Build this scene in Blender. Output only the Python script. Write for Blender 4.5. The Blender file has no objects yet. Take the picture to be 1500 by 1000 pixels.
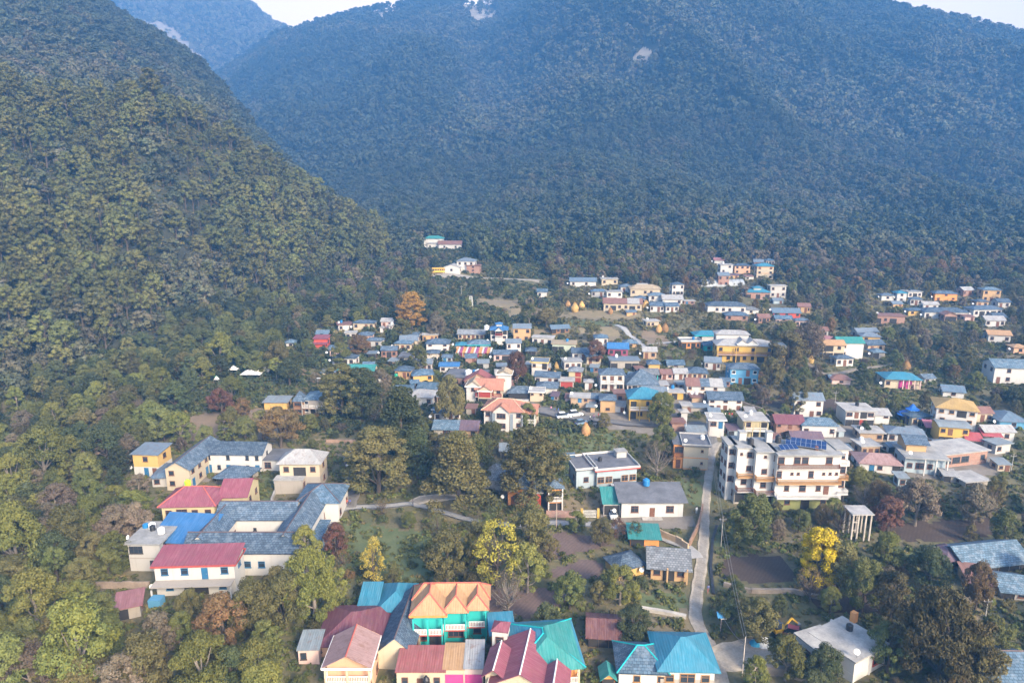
HAZE = True
import bpy, bmesh, math, random
import numpy as np
from mathutils import Vector, Matrix, Euler
random.seed(7); RNG = np.random.default_rng(11)
scn = bpy.context.scene
COL = scn.collection
PI = math.pi; R = math.radians
# ------------------------------------------------------------------ camera
CAMZ = 75.0; PITCH = R(13.0); FPX = 1000.0
cam_data = bpy.data.cameras.new('camera'); cam = bpy.data.objects.new('camera', cam_data); COL.objects.link(cam)
cam.location = (0, 0, CAMZ); cam.rotation_euler = (PI/2 - PITCH, 0, 0)
cam_data.sensor_width = 36; cam_data.lens = 24; cam_data.clip_start = 1; cam_data.clip_end = 9000
scn.camera = cam
cP, sP = math.cos(PITCH), math.sin(PITCH)
def ray(px, py):
    X = (px-750)/FPX; Y = (500-py)/FPX
    return X, cP + Y*sP, -sP + Y*cP
def to_px(x, y, z):
    z = z - CAMZ
    d = y*cP - z*sP; up = y*sP + z*cP
    return 750 + FPX*x/d, 500 - FPX*up/d, d
def ue(px, py):
    a, b, c = ray(px, py); return a/b, c/b
# ------------------------------------------------------------------ terrain (heights relative to the camera, then lifted)
def vnoise(x, y, seed=0):
    xi = np.floor(x).astype(np.int64); yi = np.floor(y).astype(np.int64); fx = x-xi; fy = y-yi
    def h(a, b):
        n = (a*374761393 + b*668265263 + seed*362437) & 0xFFFFFFFF
        n = ((n ^ (n >> 13)) * 1274126177) & 0xFFFFFFFF
        return ((n ^ (n >> 16)) & 0xFFFF)/65535.0
    fx = fx*fx*(3-2*fx); fy = fy*fy*(3-2*fy)
    return (h(xi, yi)*(1-fx)+h(xi+1, yi)*fx)*(1-fy) + (h(xi, yi+1)*(1-fx)+h(xi+1, yi+1)*fx)*fy - .5
def fbm(x, y, s, seed=0, o=4):
    r = 0; a = 1.0
    for i in range(o):
        r = r + a*vnoise(x/s, y/s, seed+i*17); s *= .5; a *= .5
    return r
VY = np.array([-200, 60, 92, 140, 191, 260, 360, 450, 700, 1000, 1500, 3400.])
VZ = np.array([-72, -69.5, -68.5, -67, -62.5, -56, -45.5, -38, -28, 10, 100, 380.])
def valley(y):
    s = 0
    for k in (-18, -9, 0, 9, 18): s = s + np.interp(y+k, VY, VZ)
    return s/5
def layer(x, y, K, p, tail=.45, ravine=None):
    K = np.array(K, float)
    u0 = (K[:, 0]-750)/FPX/cP
    ke = np.array([ue(a, b)[1] for a, b in zip(K[:, 0], K[:, 1])])
    ku = np.array([ue(a, b)[0] for a, b in zip(K[:, 0], K[:, 1])])
    yy = np.maximum(y, 40.0); u = x/yy
    e1 = np.interp(u, ku, ke); y1 = np.interp(u, ku, K[:, 2]); y0 = np.interp(u, ku, K[:, 3])
    e0 = valley(y0)/y0
    if K.shape[1] > 4: e0 = np.maximum(e0, np.interp(u, ku, K[:, 4]))
    t = np.clip((yy-y0)/(y1-y0), 0, 1)
    g = 1-(1-t)**p
    e = e0+(e1-e0)*g
    if ravine is not None: e = e - ravine(u, t)
    z = e*yy
    z = np.where(yy > y1, e1*y1 - tail*(yy-y1), z)
    return np.where(yy < y0, -999.0, z), t
# px, crest py, crest distance, foot distance
B1 = [(-600, 40, 300, 110), (-300, 80, 320, 140), (0, 128, 350, 182), (80, 158, 350, 205), (140, 172, 355, 225), (217, 150, 360, 250), (280, 185, 375, 275), (333, 212, 390, 292),
      (433, 280, 410, 322), (500, 310, 425, 345), (560, 350, 435, 365), (612, 384, 440, 385), (640, 402, 442, 420), (700, 420, 450, 440)]
B2 = [(-600, -260, 900, 330, .1), (-300, -200, 880, 350, .08), (0, -110, 850, 372, .09), (145, 8, 790, 380, .07), (200, 44, 770, 385, .05), (250, 76, 750, 392, .04), (300, 108, 720, 402, .02), (330, 146, 700, 410, .0),
      (380, 205, 660, 425, -.03), (430, 255, 620, 432, -.06), (480, 300, 580, 445, -.08), (520, 328, 550, 455, -.1), (600, 372, 520, 480, -.12), (650, 400, 500, 490, -.2)]
C = [(150, 160, 1500, 1000), (250, 140, 1800, 960), (320, 113, 1900, 930), (360, 86, 1900, 860), (405, 53, 1900, 790), (450, 41, 1900, 710), (500, 29, 1900, 640), (560, 14, 1900, 560),
     (620, 4, 1850, 490), (720, 6, 1800, 430), (760, -10, 1750, 405), (850, -70, 1600, 390), (1000, -115, 1500, 385), (1150, -70, 1500, 385), (1270, 6, 1450, 385),
     (1330, 22, 1400, 380), (1400, 34, 1350, 375), (1500, 58, 1300, 365), (1700, 115, 1200, 350), (2200, 200, 1000, 350)]
D = [(-600, -60, 2400, 1960), (60, -50, 2400, 1960), (250, -35, 2400, 1960), (305, -10, 2400, 1960), (335, 3, 2400, 1960), (345, 3, 2400, 1960), (357, -2, 2400, 1960), (370, 7, 2400, 1960), (385, 22, 2400, 1960),
     (405, 38, 2400, 1960), (440, 65, 2400, 1960), (520, 95, 2400, 1970), (700, 120, 2400, 1980)]
def gauss(a): return np.exp(-a*a)
def ravC(u, t):
    c = np.interp(t, [0, .5, 1], [-.09, -.045, .0])
    return .022*gauss((u-c)/.05)*(1-t*.7) + .016*gauss((u-(c-.22+.1*t))/.035)*t*(1-t)*2 + .012*gauss((u-.33+.12*t)/.03)*t*(1-t)*3
def ravB(u, t):
    return (.045*gauss((u+.50-.10*t)/.045)+.03*gauss((u+.72-.06*t)/.04)-.016*gauss((u+.37-.05*t)/.07)-.014*gauss((u+.60-.06*t)/.05)+.02*gauss((u+.27)/.025))*np.sin(PI*t)**.8
def Hraw(x, y):
    v = valley(y)
    # small relief: terraces and hollows of the village ground; a stream bed low on the left
    vv = v + fbm(x+400, y, 60, 3)*2.2 - 3.5*gauss((x+150+.15*y)/22)*np.clip((330-y)/120, 0, 1)
    ter = .9*np.clip((y-225)/20, 0, 1)
    st = 2.6
    q = (vv+300)/st; f = q-np.floor(q)
    vv = vv*(1-ter) + ter*((np.floor(q)+np.clip((f-.72)/.28, 0, 1))*st-300)
    z = vv
    b1, t1 = layer(x, y, B1, 1.15, .5, ravB)
    b2, t2 = layer(x, y, B2, 1.1)
    c, t3 = layer(x, y, C, 1.3, .3, ravC)
    d, t4 = layer(x, y, D, 1.2, .3)
    n = fbm(x, y, 120, 5)*14; n2 = fbm(x, y, 330, 9)*55; n3 = (.25-np.abs(fbm(x+y*.35, y*.45, 420, 13, 4)))*90
    def amp(t): return np.sin(PI*np.clip(t, 0, 1))**.7
    z = np.maximum(z, b1 + (n*.9+n3*.10)*amp(t1)); z = np.maximum(z, b2 + (n+n2*.35+n3*.3)*amp(t2))
    z = np.maximum(z, c + (n + n2*1.1 + n3*1.35)*amp(t3)*np.clip(t3*3, 0, 1)); z = np.maximum(z, d + (n2*2+n3*2.2)*amp(t4))
    return z + CAMZ
def S(y): return np.where(y > 0, np.sqrt(np.maximum(y, 0)**2+2500.), 50.)
ROWS = np.concatenate([np.arange(-120, 30, 10.), np.geomspace(30, 2900, 560)])
NC = 460; US = np.linspace(-1.75, 1.75, NC)
YY, UU = np.meshgrid(ROWS, US, indexing='ij'); XX = UU*S(YY)
ZZ = Hraw(XX, YY)
def Hz(x, y):
    x = np.asarray(x, float); y = np.asarray(y, float)
    r = np.clip(np.searchsorted(ROWS, y)-1, 0, len(ROWS)-2); fy = np.clip((y-ROWS[r])/(ROWS[r+1]-ROWS[r]), 0, 1)
    c = np.clip((x/S(y)+1.75)/3.5*(NC-1), 0, NC-1.001); ci = c.astype(int); fx = c-ci
    return (ZZ[r, ci]*(1-fx)+ZZ[r, ci+1]*fx)*(1-fy) + (ZZ[r+1, ci]*(1-fx)+ZZ[r+1, ci+1]*fx)*fy
_ys = np.geomspace(48, 2850, 2600)
def at(px, py, lift=0.0):
    """the point where the sight line through a picture point meets the ground"""
    u, e = ue(px, py)
    zs = CAMZ + e*_ys; g = Hz(u*_ys, _ys) + lift
    i = int(np.argmax(zs < g))
    if zs[i] >= g[i]: return at(px, py+2, lift)      # the line passes over the skyline
    if i > 0:
        a = zs[i-1]-g[i-1]; b = g[i]-zs[i]; y = _ys[i-1]+(_ys[i]-_ys[i-1])*a/(a+b+1e-9)
    else: y = _ys[0]
    return Vector((u*y, y, float(Hz(u*y, y))))
# ------------------------------------------------------------------ object helpers
def tag(o, label=None, cat=None, group=None, kind=None):
    if label: o['label'] = label
    if cat: o['category'] = cat
    if group: o['group'] = group
    if kind: o['kind'] = kind
    return o
def empty(name, loc, label, cat, group=None, rz=0):
    o = bpy.data.objects.new(name, None); COL.objects.link(o); o.location = loc; o.rotation_euler = (0, 0, rz); o.empty_display_size = .5
    return tag(o, label, cat, group)
def link(name, me, mats=None, parent=None, loc=(0, 0, 0), rot=(0, 0, 0), scale=None, objmat=False):
    o = bpy.data.objects.new(name, me); COL.objects.link(o); o.location = loc; o.rotation_euler = rot
    if scale is not None: o.scale = scale
    if mats is not None:
        if not isinstance(mats, (list, tuple)): mats = [mats]
        if objmat:
            for i, m in enumerate(mats): o.material_slots[i].link = 'OBJECT'; o.material_slots[i].material = m
        else:
            for m in mats: me.materials.append(m)
    if parent: o.parent = parent
    return o
class MB:
    """collects shapes into one mesh"""
    def __init__(s): s.v = []; s.f = []; s.m = []
    def poly(s, pts, m=0):
        n = len(s.v); s.v += [tuple(p) for p in pts]; s.f.append(tuple(range(n, n+len(pts)))); s.m.append(m); return s
    def hexa(s, p, m=0):   # p: 4 bottom, 4 top (ccw from above)
        n = len(s.v); s.v += [tuple(q) for q in p]
        for f in ((3, 2, 1, 0), (4, 5, 6, 7), (0, 1, 5, 4), (1, 2, 6, 5), (2, 3, 7, 6), (3, 0, 4, 7)):
            s.f.append(tuple(n+i for i in f)); s.m.append(m)
        return s
    def box(s, x0, x1, y0, y1, z0, z1, m=0):
        return s.hexa([(x0, y0, z0), (x1, y0, z0), (x1, y1, z0), (x0, y1, z0), (x0, y0, z1), (x1, y0, z1), (x1, y1, z1), (x0, y1, z1)], m)
    def tube(s, a, b, r0, r1=None, n=8, m=0, cap=True):
        a = Vector(a); b = Vector(b); r1 = r0 if r1 is None else r1
        d = (b-a); 
        if d.length < 1e-6: return s
        d.normalize(); x = d.orthogonal().normalized(); y = d.cross(x)
        k = len(s.v)
        for c, r in ((a, r0), (b, r1)):
            for i in range(n):
                t = 2*PI*i/n; s.v.append(tuple(c + x*(r*math.cos(t)) + y*(r*math.sin(t))))
        for i in range(n):
            j = (i+1) % n; s.f.append((k+i, k+j, k+n+j, k+n+i)); s.m.append(m)
        if cap:
            s.f.append(tuple(k+n+i for i in range(n))); s.m.append(m); s.f.append(tuple(k+n-1-i for i in range(n))); s.m.append(m)
        return s
    def path(s, pts, rs, n=7, m=0):
        for i in range(len(pts)-1): s.tube(pts[i], pts[i+1], rs[i], rs[i+1], n, m, cap=(i == len(pts)-2))
        return s
    def lathe(s, prof, n=16, c=(0, 0, 0), m=0):
        k = len(s.v)
        for r, z in prof:
            for i in range(n):
                t = 2*PI*i/n; s.v.append((c[0]+r*math.cos(t), c[1]+r*math.sin(t), c[2]+z))
        for j in range(len(prof)-1):
            for i in range(n):
                q = (i+1) % n; s.f.append((k+j*n+i, k+j*n+q, k+(j+1)*n+q, k+(j+1)*n+i)); s.m.append(m)
        return s
    def mesh(s, name, smooth=False):
        me = bpy.data.meshes.new(name); me.from_pydata(s.v, [], s.f)
        if any(s.m): me.polygons.foreach_set('material_index', s.m)
        if smooth: me.polygons.foreach_set('use_smooth', [True]*len(s.f))
        me.update(); return me
    def build(s, name, mats, parent=None, loc=(0, 0, 0), rz=0, smooth=False):
        return link(name, s.mesh(name, smooth), mats, parent, loc, (0, 0, rz))
# ------------------------------------------------------------------ materials
MATS = {}
def nt(name):
    m = bpy.data.materials.new(name); m.use_nodes = True; t = m.node_tree; t.nodes.clear()
    o = t.nodes.new('ShaderNodeOutputMaterial'); b = t.nodes.new('ShaderNodeBsdfPrincipled'); t.links.new(b.outputs[0], o.inputs[0])
    return m, t, b
def rgb(c): return (c[0], c[1], c[2], 1)
def node(t, kind, **kw):
    n = t.nodes.new(kind)
    for k, v in kw.items():
        if k.startswith('_'): setattr(n, k[1:], v)
        else: n.inputs[k.replace('__', ' ')].default_value = v
    return n
def mix(t, fac, a, b, mode='MIX'):
    n = t.nodes.new('ShaderNodeMixRGB'); n.blend_type = mode
    for i, v in ((0, fac), (1, a), (2, b)):
        if isinstance(v, bpy.types.NodeSocket): t.links.new(v, n.inputs[i])
        elif i == 0: n.inputs[0].default_value = v
        else: n.inputs[i].default_value = rgb(v)
    return n.outputs[0]
def ramp(t, src, stops):
    n = t.nodes.new('ShaderNodeValToRGB'); e = n.color_ramp.elements
    while len(e) < len(stops): e.new(.5)
    for i, (p, c) in enumerate(stops):
        e[i].position = p; e[i].color = (c, c, c, 1) if isinstance(c, (int, float)) else rgb(c)
    t.links.new(src, n.inputs[0]); return n.outputs[0]
def coords(t, which='Object', scale=None, rot=None):
    c = t.nodes.new('ShaderNodeTexCoord').outputs[which]
    if scale is None and rot is None: return c
    m = t.nodes.new('ShaderNodeMapping'); t.links.new(c, m.inputs[0])
    if scale: m.inputs['Scale'].default_value = scale
    if rot: m.inputs['Rotation'].default_value = rot
    return m.outputs[0]
def noise_n(t, co, scale, detail=4, rough=.6):
    n = t.nodes.new('ShaderNodeTexNoise'); n.inputs['Scale'].default_value = scale; n.inputs['Detail'].default_value = detail; n.inputs['Roughness'].default_value = rough
    t.links.new(co, n.inputs['Vector']); return n.outputs['Fac']
def bump(t, b, src, strength=.3, dist=.05):
    n = t.nodes.new('ShaderNodeBump'); n.inputs['Strength'].default_value = strength; n.inputs['Distance'].default_value = dist
    t.links.new(src, n.inputs['Height']); t.links.new(n.outputs[0], b.inputs['Normal'])
def plain(name, c, rough=.7, var=.18, scale=1.2, metal=0):
    if name in MATS: return MATS[name]
    m, t, b = nt(name); co = coords(t)
    n = noise_n(t, co, scale, 5)
    f = ramp(t, n, [(.3, 1-var), (.7, 1+var*.4)])
    t.links.new(mix(t, 1, c, f, 'MULTIPLY'), b.inputs['Base Color'])
    b.inputs['Roughness'].default_value = rough; b.inputs['Metallic'].default_value = metal
    MATS[name] = m; return m
def wallmat(c, stain=.35):
    k = 'wall_%.3f_%.3f_%.3f' % tuple(c)
    if k in MATS: return MATS[k]
    m, t, b = nt(k); co = coords(t)
    n = noise_n(t, coords(t, 'Object', (.7, .7, .18)), 2.2, 6, .65); n2 = noise_n(t, co, 6, 3)
    dirt = tuple(x*.55+.02 for x in (c[0], c[1]*.95, c[2]*.85))
    f = ramp(t, n, [(.52, 0), (.75, stain)])
    col = mix(t, f, c, dirt); col = mix(t, .12, col, n2, 'MULTIPLY')
    t.links.new(col, b.inputs['Base Color']); b.inputs['Roughness'].default_value = .85; MATS[k] = m; return m
def tin(c, rust=.25, axis=0, pitch=.35):
    lum = (c[0]+c[1]+c[2])/3; c = tuple(.72*(.86*x+.14*lum)+.008 for x in c)
    k = 'tin_%.3f_%.3f_%.3f_%d_%.2f' % (c[0], c[1], c[2], axis, rust)
    if k in MATS: return MATS[k]
    m, t, b = nt(k)
    w = t.nodes.new('ShaderNodeTexWave'); w.bands_direction = 'X' if axis == 0 else 'Y'; w.inputs['Scale'].default_value = .31416/pitch/.5*.5
    w.inputs['Distortion'].default_value = 0
    t.links.new(coords(t), w.inputs['Vector'])
    n = noise_n(t, coords(t), 1.1, 6, .7); n2 = noise_n(t, coords(t, 'Object', (3, .25, 1) if axis == 0 else (.25, 3, 1)), 1.0, 4)
    col = mix(t, ramp(t, w.outputs['Fac'], [(.0, .25), (.35, 0)]), c, tuple(x*.6 for x in c))
    col = mix(t, ramp(t, n2, [(.40, 0), (.72, .5)]), col, tuple(min(1, x*1.15+.09) for x in c)); n4 = noise_n(t, coords(t), .35, 6, .75); col = mix(t, ramp(t, n4, [(.42, 0), (.62, .45)]), col, tuple(x*.55+.03 for x in c))
    col = mix(t, ramp(t, n, [(.52, 0), (.66, min(1, rust*1.5))]), col, (.18, .09, .055))
    t.links.new(col, b.inputs['Base Color']); b.inputs['Roughness'].default_value = .62; b.inputs['Specular IOR Level'].default_value = .25
    bump(t, b, w.outputs['Fac'], .5, .04); MATS[k] = m; return m
def slate(c=(.078, .118, .17), lich=.35):
    k = 'slate_%.3f_%.3f' % (c[0], c[2])
    if k in MATS: return MATS[k]
    m, t, b = nt(k)
    br = t.nodes.new('ShaderNodeTexBrick'); t.links.new(coords(t), br.inputs['Vector'])
    br.inputs['Scale'].default_value = 1; br.inputs['Brick Width'].default_value = .55; br.inputs['Row Height'].default_value = .38; br.inputs['Mortar Size'].default_value = .035
    br.inputs['Color1'].default_value = rgb([x*1.3 for x in c]); br.inputs['Color2'].default_value = rgb([x*.7 for x in c]); br.inputs['Mortar'].default_value = rgb([x*.4 for x in c])
    oi = t.nodes.new('ShaderNodeObjectInfo'); va = t.nodes.new('ShaderNodeVectorMath'); va.operation = 'ADD'; cb = t.nodes.new('ShaderNodeCombineXYZ'); mu = t.nodes.new('ShaderNodeMath'); mu.operation = 'MULTIPLY'; mu.inputs[1].default_value = 97.0
    t.links.new(oi.outputs['Random'], mu.inputs[0]); t.links.new(mu.outputs[0], cb.inputs[0]); t.links.new(mu.outputs[0], cb.inputs[1]); t.links.new(coords(t), va.inputs[0]); t.links.new(cb.outputs[0], va.inputs[1])
    n = noise_n(t, va.outputs[0], .9, 6, .75); n3 = noise_n(t, va.outputs[0], 3.5, 3, .6)
    col = mix(t, ramp(t, n, [(.5, 0), (.62, lich)]), br.outputs['Color'], (.25, .31, .37))
    col = mix(t, ramp(t, n3, [(.58, 0), (.7, .4)]), col, (.06, .08, .1))
    col = mix(t, 1, col, ramp(t, oi.outputs['Random'], [(0, (.75, .72, .70)), (.5, (1.0, 1.0, 1.0)), (1, (1.25, 1.15, 1.05))]), 'MULTIPLY')
    t.links.new(col, b.inputs['Base Color']); b.inputs['Roughness'].default_value = .75; b.inputs['Specular IOR Level'].default_value = .2
    bump(t, b, br.outputs['Fac'], -.4, .03); MATS[k] = m; return m
def brick(c=(.3, .13, .08), mort=(.3, .28, .25)):
    k = 'brick_%.3f' % c[0]
    if k in MATS: return MATS[k]
    m, t, b = nt(k)
    g = t.nodes.new('ShaderNodeTexCoord'); sx = t.nodes.new('ShaderNodeSeparateXYZ'); t.links.new(g.outputs['Object'], sx.inputs[0])
    ad = t.nodes.new('ShaderNodeMath'); t.links.new(sx.outputs[0], ad.inputs[0]); t.links.new(sx.outputs[1], ad.inputs[1])
    cx = t.nodes.new('ShaderNodeCombineXYZ'); t.links.new(ad.outputs[0], cx.inputs[0]); t.links.new(sx.outputs[2], cx.inputs[1])
    br = t.nodes.new('ShaderNodeTexBrick'); t.links.new(cx.outputs[0], br.inputs['Vector'])
    br.inputs['Scale'].default_value = 1; br.inputs['Brick Width'].default_value = .3; br.inputs['Row Height'].default_value = .12; br.inputs['Mortar Size'].default_value = .015
    br.inputs['Color1'].default_value = rgb([x*1.2 for x in c]); br.inputs['Color2'].default_value = rgb([x*.75 for x in c]); br.inputs['Mortar'].default_value = rgb(mort)
    n = noise_n(t, coords(t), .8, 5)
    t.links.new(mix(t, ramp(t, n, [(.5, 0), (.7, .4)]), br.outputs['Color'], mort), b.inputs['Base Color']); b.inputs['Roughness'].default_value = .9
    MATS[k] = m; return m
def concrete(c=(.3, .3, .3), name=None):
    k = name or 'concrete_%.3f_%.3f' % (c[0], c[2])
    if k in MATS: return MATS[k]
    m, t, b = nt(k)
    n = noise_n(t, coords(t), .35, 7, .7); n2 = noise_n(t, coords(t), 2.5, 5, .7)
    col = mix(t, ramp(t, n, [(.35, 0), (.65, .75)]), tuple(x*1.25 for x in c), tuple(x*.5 for x in c))
    col = mix(t, ramp(t, n2, [(.45, 0), (.75, .5)]), col, tuple(x*.6 for x in c))
    t.links.new(col, b.inputs['Base Color']); b.inputs['Roughness'].default_value = .85; MATS[k] = m; return m
def leafmat(name, c1, c2, c3=None, hue=.5):
    if name in MATS: return MATS[name]
    m, t, b = nt(name)
    g = t.nodes.new('ShaderNodeNewGeometry'); oi = t.nodes.new('ShaderNodeObjectInfo')
    col = mix(t, ramp(t, g.outputs['Random Per Island'], [(0, .2 if hue != .5 else 0), (1, .75 if hue != .5 else 1)]), c1, c2)
    n = noise_n(t, coords(t), .45, 3)
    if c3: col = mix(t, ramp(t, n, [(.42, 0), (.62, .85)]), col, c3)
    v = ramp(t, oi.outputs['Random'], [(0, .62), (1, 1.35)])
    col = mix(t, 1, col, v, 'MULTIPLY')
    hs = t.nodes.new('ShaderNodeHueSaturation')
    mr = t.nodes.new('ShaderNodeMapRange'); mr.inputs[3].default_value = .5-.03*hue; mr.inputs[4].default_value = .5+.03*hue
    ml = t.nodes.new('ShaderNodeMath'); ml.operation = 'FRACT'; m2 = t.nodes.new('ShaderNodeMath'); m2.operation = 'MULTIPLY'; m2.inputs[1].default_value = 7.31
    t.links.new(oi.outputs['Random'], m2.inputs[0]); t.links.new(m2.outputs[0], ml.inputs[0]); t.links.new(ml.outputs[0], mr.inputs[0])
    t.links.new(mr.outputs[0], hs.inputs['Hue']); t.links.new(col, hs.inputs['Color'])
    t.links.new(hs.outputs[0], b.inputs['Base Color']); b.inputs['Roughness'].default_value = .7
    b.inputs['Specular IOR Level'].default_value = .25
    MATS[name] = m; return m
BARK = plain('bark', (.11, .085, .065), .95, .5, 4)
PALEBARK = plain('pale_bark', (.22, .19, .16), .95, .4, 4)
# ------------------------------------------------------------------ light
SUN_EL, SUN_AZ = 31, 146     # degrees; azimuth measured so that the light comes from behind and to the camera's side
w = bpy.data.worlds.new('World'); scn.world = w; w.use_nodes = True
t = w.node_tree; t.nodes.clear(); o = t.nodes.new('ShaderNodeOutputWorld'); bg = t.nodes.new('ShaderNodeBackground'); t.links.new(bg.outputs[0], o.inputs[0])
sk = t.nodes.new('ShaderNodeTexSky'); sk.sky_type = 'NISHITA'; sk.sun_disc = False
sdir = Vector((math.sin(R(SUN_AZ))*math.cos(R(SUN_EL)), math.cos(R(SUN_AZ))*math.cos(R(SUN_EL)), math.sin(R(SUN_EL))))
sk.sun_elevation = R(SUN_EL); sk.sun_rotation = R(SUN_AZ); sk.altitude = 1500; sk.air_density = 1.2; sk.dust_density = 9.0; sk.ozone_density = 1.0
tc = t.nodes.new('ShaderNodeTexCoord'); sx = t.nodes.new('ShaderNodeSeparateXYZ'); t.links.new(tc.outputs['Generated'], sx.inputs[0])
def sm(src, a, b_):
    n = t.nodes.new('ShaderNodeMapRange'); n.interpolation_type = 'SMOOTHSTEP'; n.inputs[1].default_value = a; n.inputs[2].default_value = b_; t.links.new(src, n.inputs[0]); return n.outputs[0]
mm = t.nodes.new('ShaderNodeMath'); mm.operation = 'MULTIPLY'; t.links.new(sm(sx.outputs[2], .75, .25), mm.inputs[0]); t.links.new(sm(sx.outputs[1], -.1, .7), mm.inputs[1])
# a bright milky evening sky low over the mountains
t.links.new(mix(t, mm.outputs[0], sk.outputs[0], (6.6, 5.2, 3.9)), bg.inputs[0]); bg.inputs[1].default_value = .15
sl = bpy.data.lights.new('sun', 'SUN'); sun = bpy.data.objects.new('sun', sl); COL.objects.link(sun)
sl.energy = 2.1; sl.angle = R(13); sl.color = (1, .82, .60)
sun.rotation_euler = sdir.to_track_quat('Z', 'Y').to_euler(); sun.location = (0, 0, 300)
scn.view_settings.view_transform = 'Standard'; scn.view_settings.look = 'None'; scn.view_settings.exposure = 1.70; scn.view_settings.gamma = 1
scn.cycles.max_bounces = 4; scn.cycles.diffuse_bounces = 2; scn.cycles.glossy_bounces = 1; scn.cycles.transmission_bounces = 2; scn.cycles.volume_bounces = 0; scn.cycles.transparent_max_bounces = 4
scn.cycles.use_denoising = True; scn.cycles.caustics_reflective = False; scn.cycles.caustics_refractive = False
try: scn.cycles.denoiser = 'OPENIMAGEDENOISE'
except Exception: pass
scn.cycles.sample_clamp_indirect = 4
# haze: the air of the valley
hz = MB().box(-3400, 3600, -160, 2700, -30, 860)
hm = bpy.data.materials.new('haze_air'); hm.use_nodes = True; t = hm.node_tree; t.nodes.clear()
o = t.nodes.new('ShaderNodeOutputMaterial'); pv = t.nodes.new('ShaderNodeVolumePrincipled'); t.links.new(pv.outputs[0], o.inputs['Volume'])
pv.inputs['Color'].default_value = (.13, .42, 1.0, 1); pv.inputs['Density'].default_value = .00046; pv.inputs['Anisotropy'].default_value = .0
if HAZE: tag(hz.build('haze', hm), kind='stuff')
# ------------------------------------------------------------------ ground sheet
n0, n1 = XX.shape
me = bpy.data.meshes.new('ground'); V = np.stack([XX, YY, ZZ], -1).reshape(-1, 3)
ii = np.arange(n0*n1).reshape(n0, n1)
Fq = np.stack([ii[:-1, :-1], ii[:-1, 1:], ii[1:, 1:], ii[1:, :-1]], -1).reshape(-1, 4)
def quick_mesh(name, V, F, smooth=False):
    me = bpy.data.meshes.new(name); k = F.shape[1]
    me.vertices.add(len(V)); me.vertices.foreach_set('co', V.astype(np.float32).ravel())
    me.loops.add(F.size); me.loops.foreach_set('vertex_index', F.astype(np.int32).ravel())
    me.polygons.add(len(F)); me.polygons.foreach_set('loop_start', np.arange(0, F.size, k, dtype=np.int32))
    if smooth: me.polygons.foreach_set('use_smooth', np.ones(len(F), bool))
    me.update(calc_edges=True); return me
gm, t, b = nt('ground_soil_and_grass'); co = coords(t)
nA = noise_n(t, co, .02, 6, .6); nB = noise_n(t, co, .12, 6, .65); nC = noise_n(t, co, 1.3, 5, .7)
col = mix(t, ramp(t, nB, [(.38, 0), (.6, 1)]), (.110, .108, .040), (.19, .15, .078))
col = mix(t, ramp(t, nA, [(.5, 0), (.62, .8)]), col, (.17, .135, .085))
col = mix(t, ramp(t, nC, [(.35, .55), (.7, 0)]), col, (.050, .062, .028))
g = t.nodes.new('ShaderNodeNewGeometry'); sz_ = t.nodes.new('ShaderNodeSeparateXYZ'); t.links.new(g.outputs['True Normal'], sz_.inputs[0])
col = mix(t, ramp(t, sz_.outputs[2], [(.86, 1), (.95, 0)]), col, (.042, .045, .026))     # leaf litter of the steep forest floor
t.links.new(col, b.inputs['Base Color']); b.inputs['Roughness'].default_value = .95; bump(t, b, nC, .8, .3)
tag(link('ground', quick_mesh('ground', V, Fq, True), gm), kind='structure')
# ------------------------------------------------------------------ leaves
def leaf_cloud(P, Nrm, size, rng, outward=.5, stretch=1.0, droop=0.0):
    """one small quad per point"""
    n = len(P)
    d = rng.normal(size=(n, 3)); d /= np.linalg.norm(d, axis=1)[:, None]
    nn = Nrm*outward + d*(1-outward)+1e-6; nn /= np.linalg.norm(nn, axis=1)[:, None]
    a = np.cross(nn, rng.normal(size=(n, 3))); a[:, 2] += -droop*3; a -= nn*(a*nn).sum(1)[:, None]; a /= np.linalg.norm(a, axis=1)[:, None]+1e-9
    bb = np.cross(nn, a)
    s = size*rng.uniform(.6, 1.3, n)[:, None]
    a = a*s*.5*stretch; bb = bb*s*.5/math.sqrt(stretch)
    V = np.stack([P-a-bb*.6, P+bb*.2-a*.1-bb*1.1, P+a+bb*.5, P-a*.1+bb*1.1], 1).reshape(-1, 3)
    return V, np.arange(4*n).reshape(n, 4)
def crown_pts(rng, nclump, nleaf, shape, rx, h, z0, clump_r, jag=.25):
    """clumps spread through the crown volume; shape(t)=relative radius at height t"""
    P = []; N = []; cc = []
    for k in range(nclump):
        t = rng.uniform(0.02, 1)**.85; r = shape(t)*rx*rng.uniform(.45, 1)**.6*(1+rng.normal()*jag*.5); a = rng.uniform(0, 2*PI)
        c = np.array([r*math.cos(a), r*math.sin(a), z0+h*t]); cr = clump_r*rng.uniform(.6, 1.35)
        m = int(nleaf*rng.uniform(.7, 1.3))
        d = rng.normal(size=(m, 3)); d /= np.linalg.norm(d, axis=1)[:, None]
        q = d*(rng.uniform(.35, 1, m)**.5)[:, None]*cr; q[:, 2] *= .75
        P.append(c+q); N.append(d*.8+np.array([0, 0, .3])); cc.append(c)
    return np.concatenate(P), np.concatenate(N), cc
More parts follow.
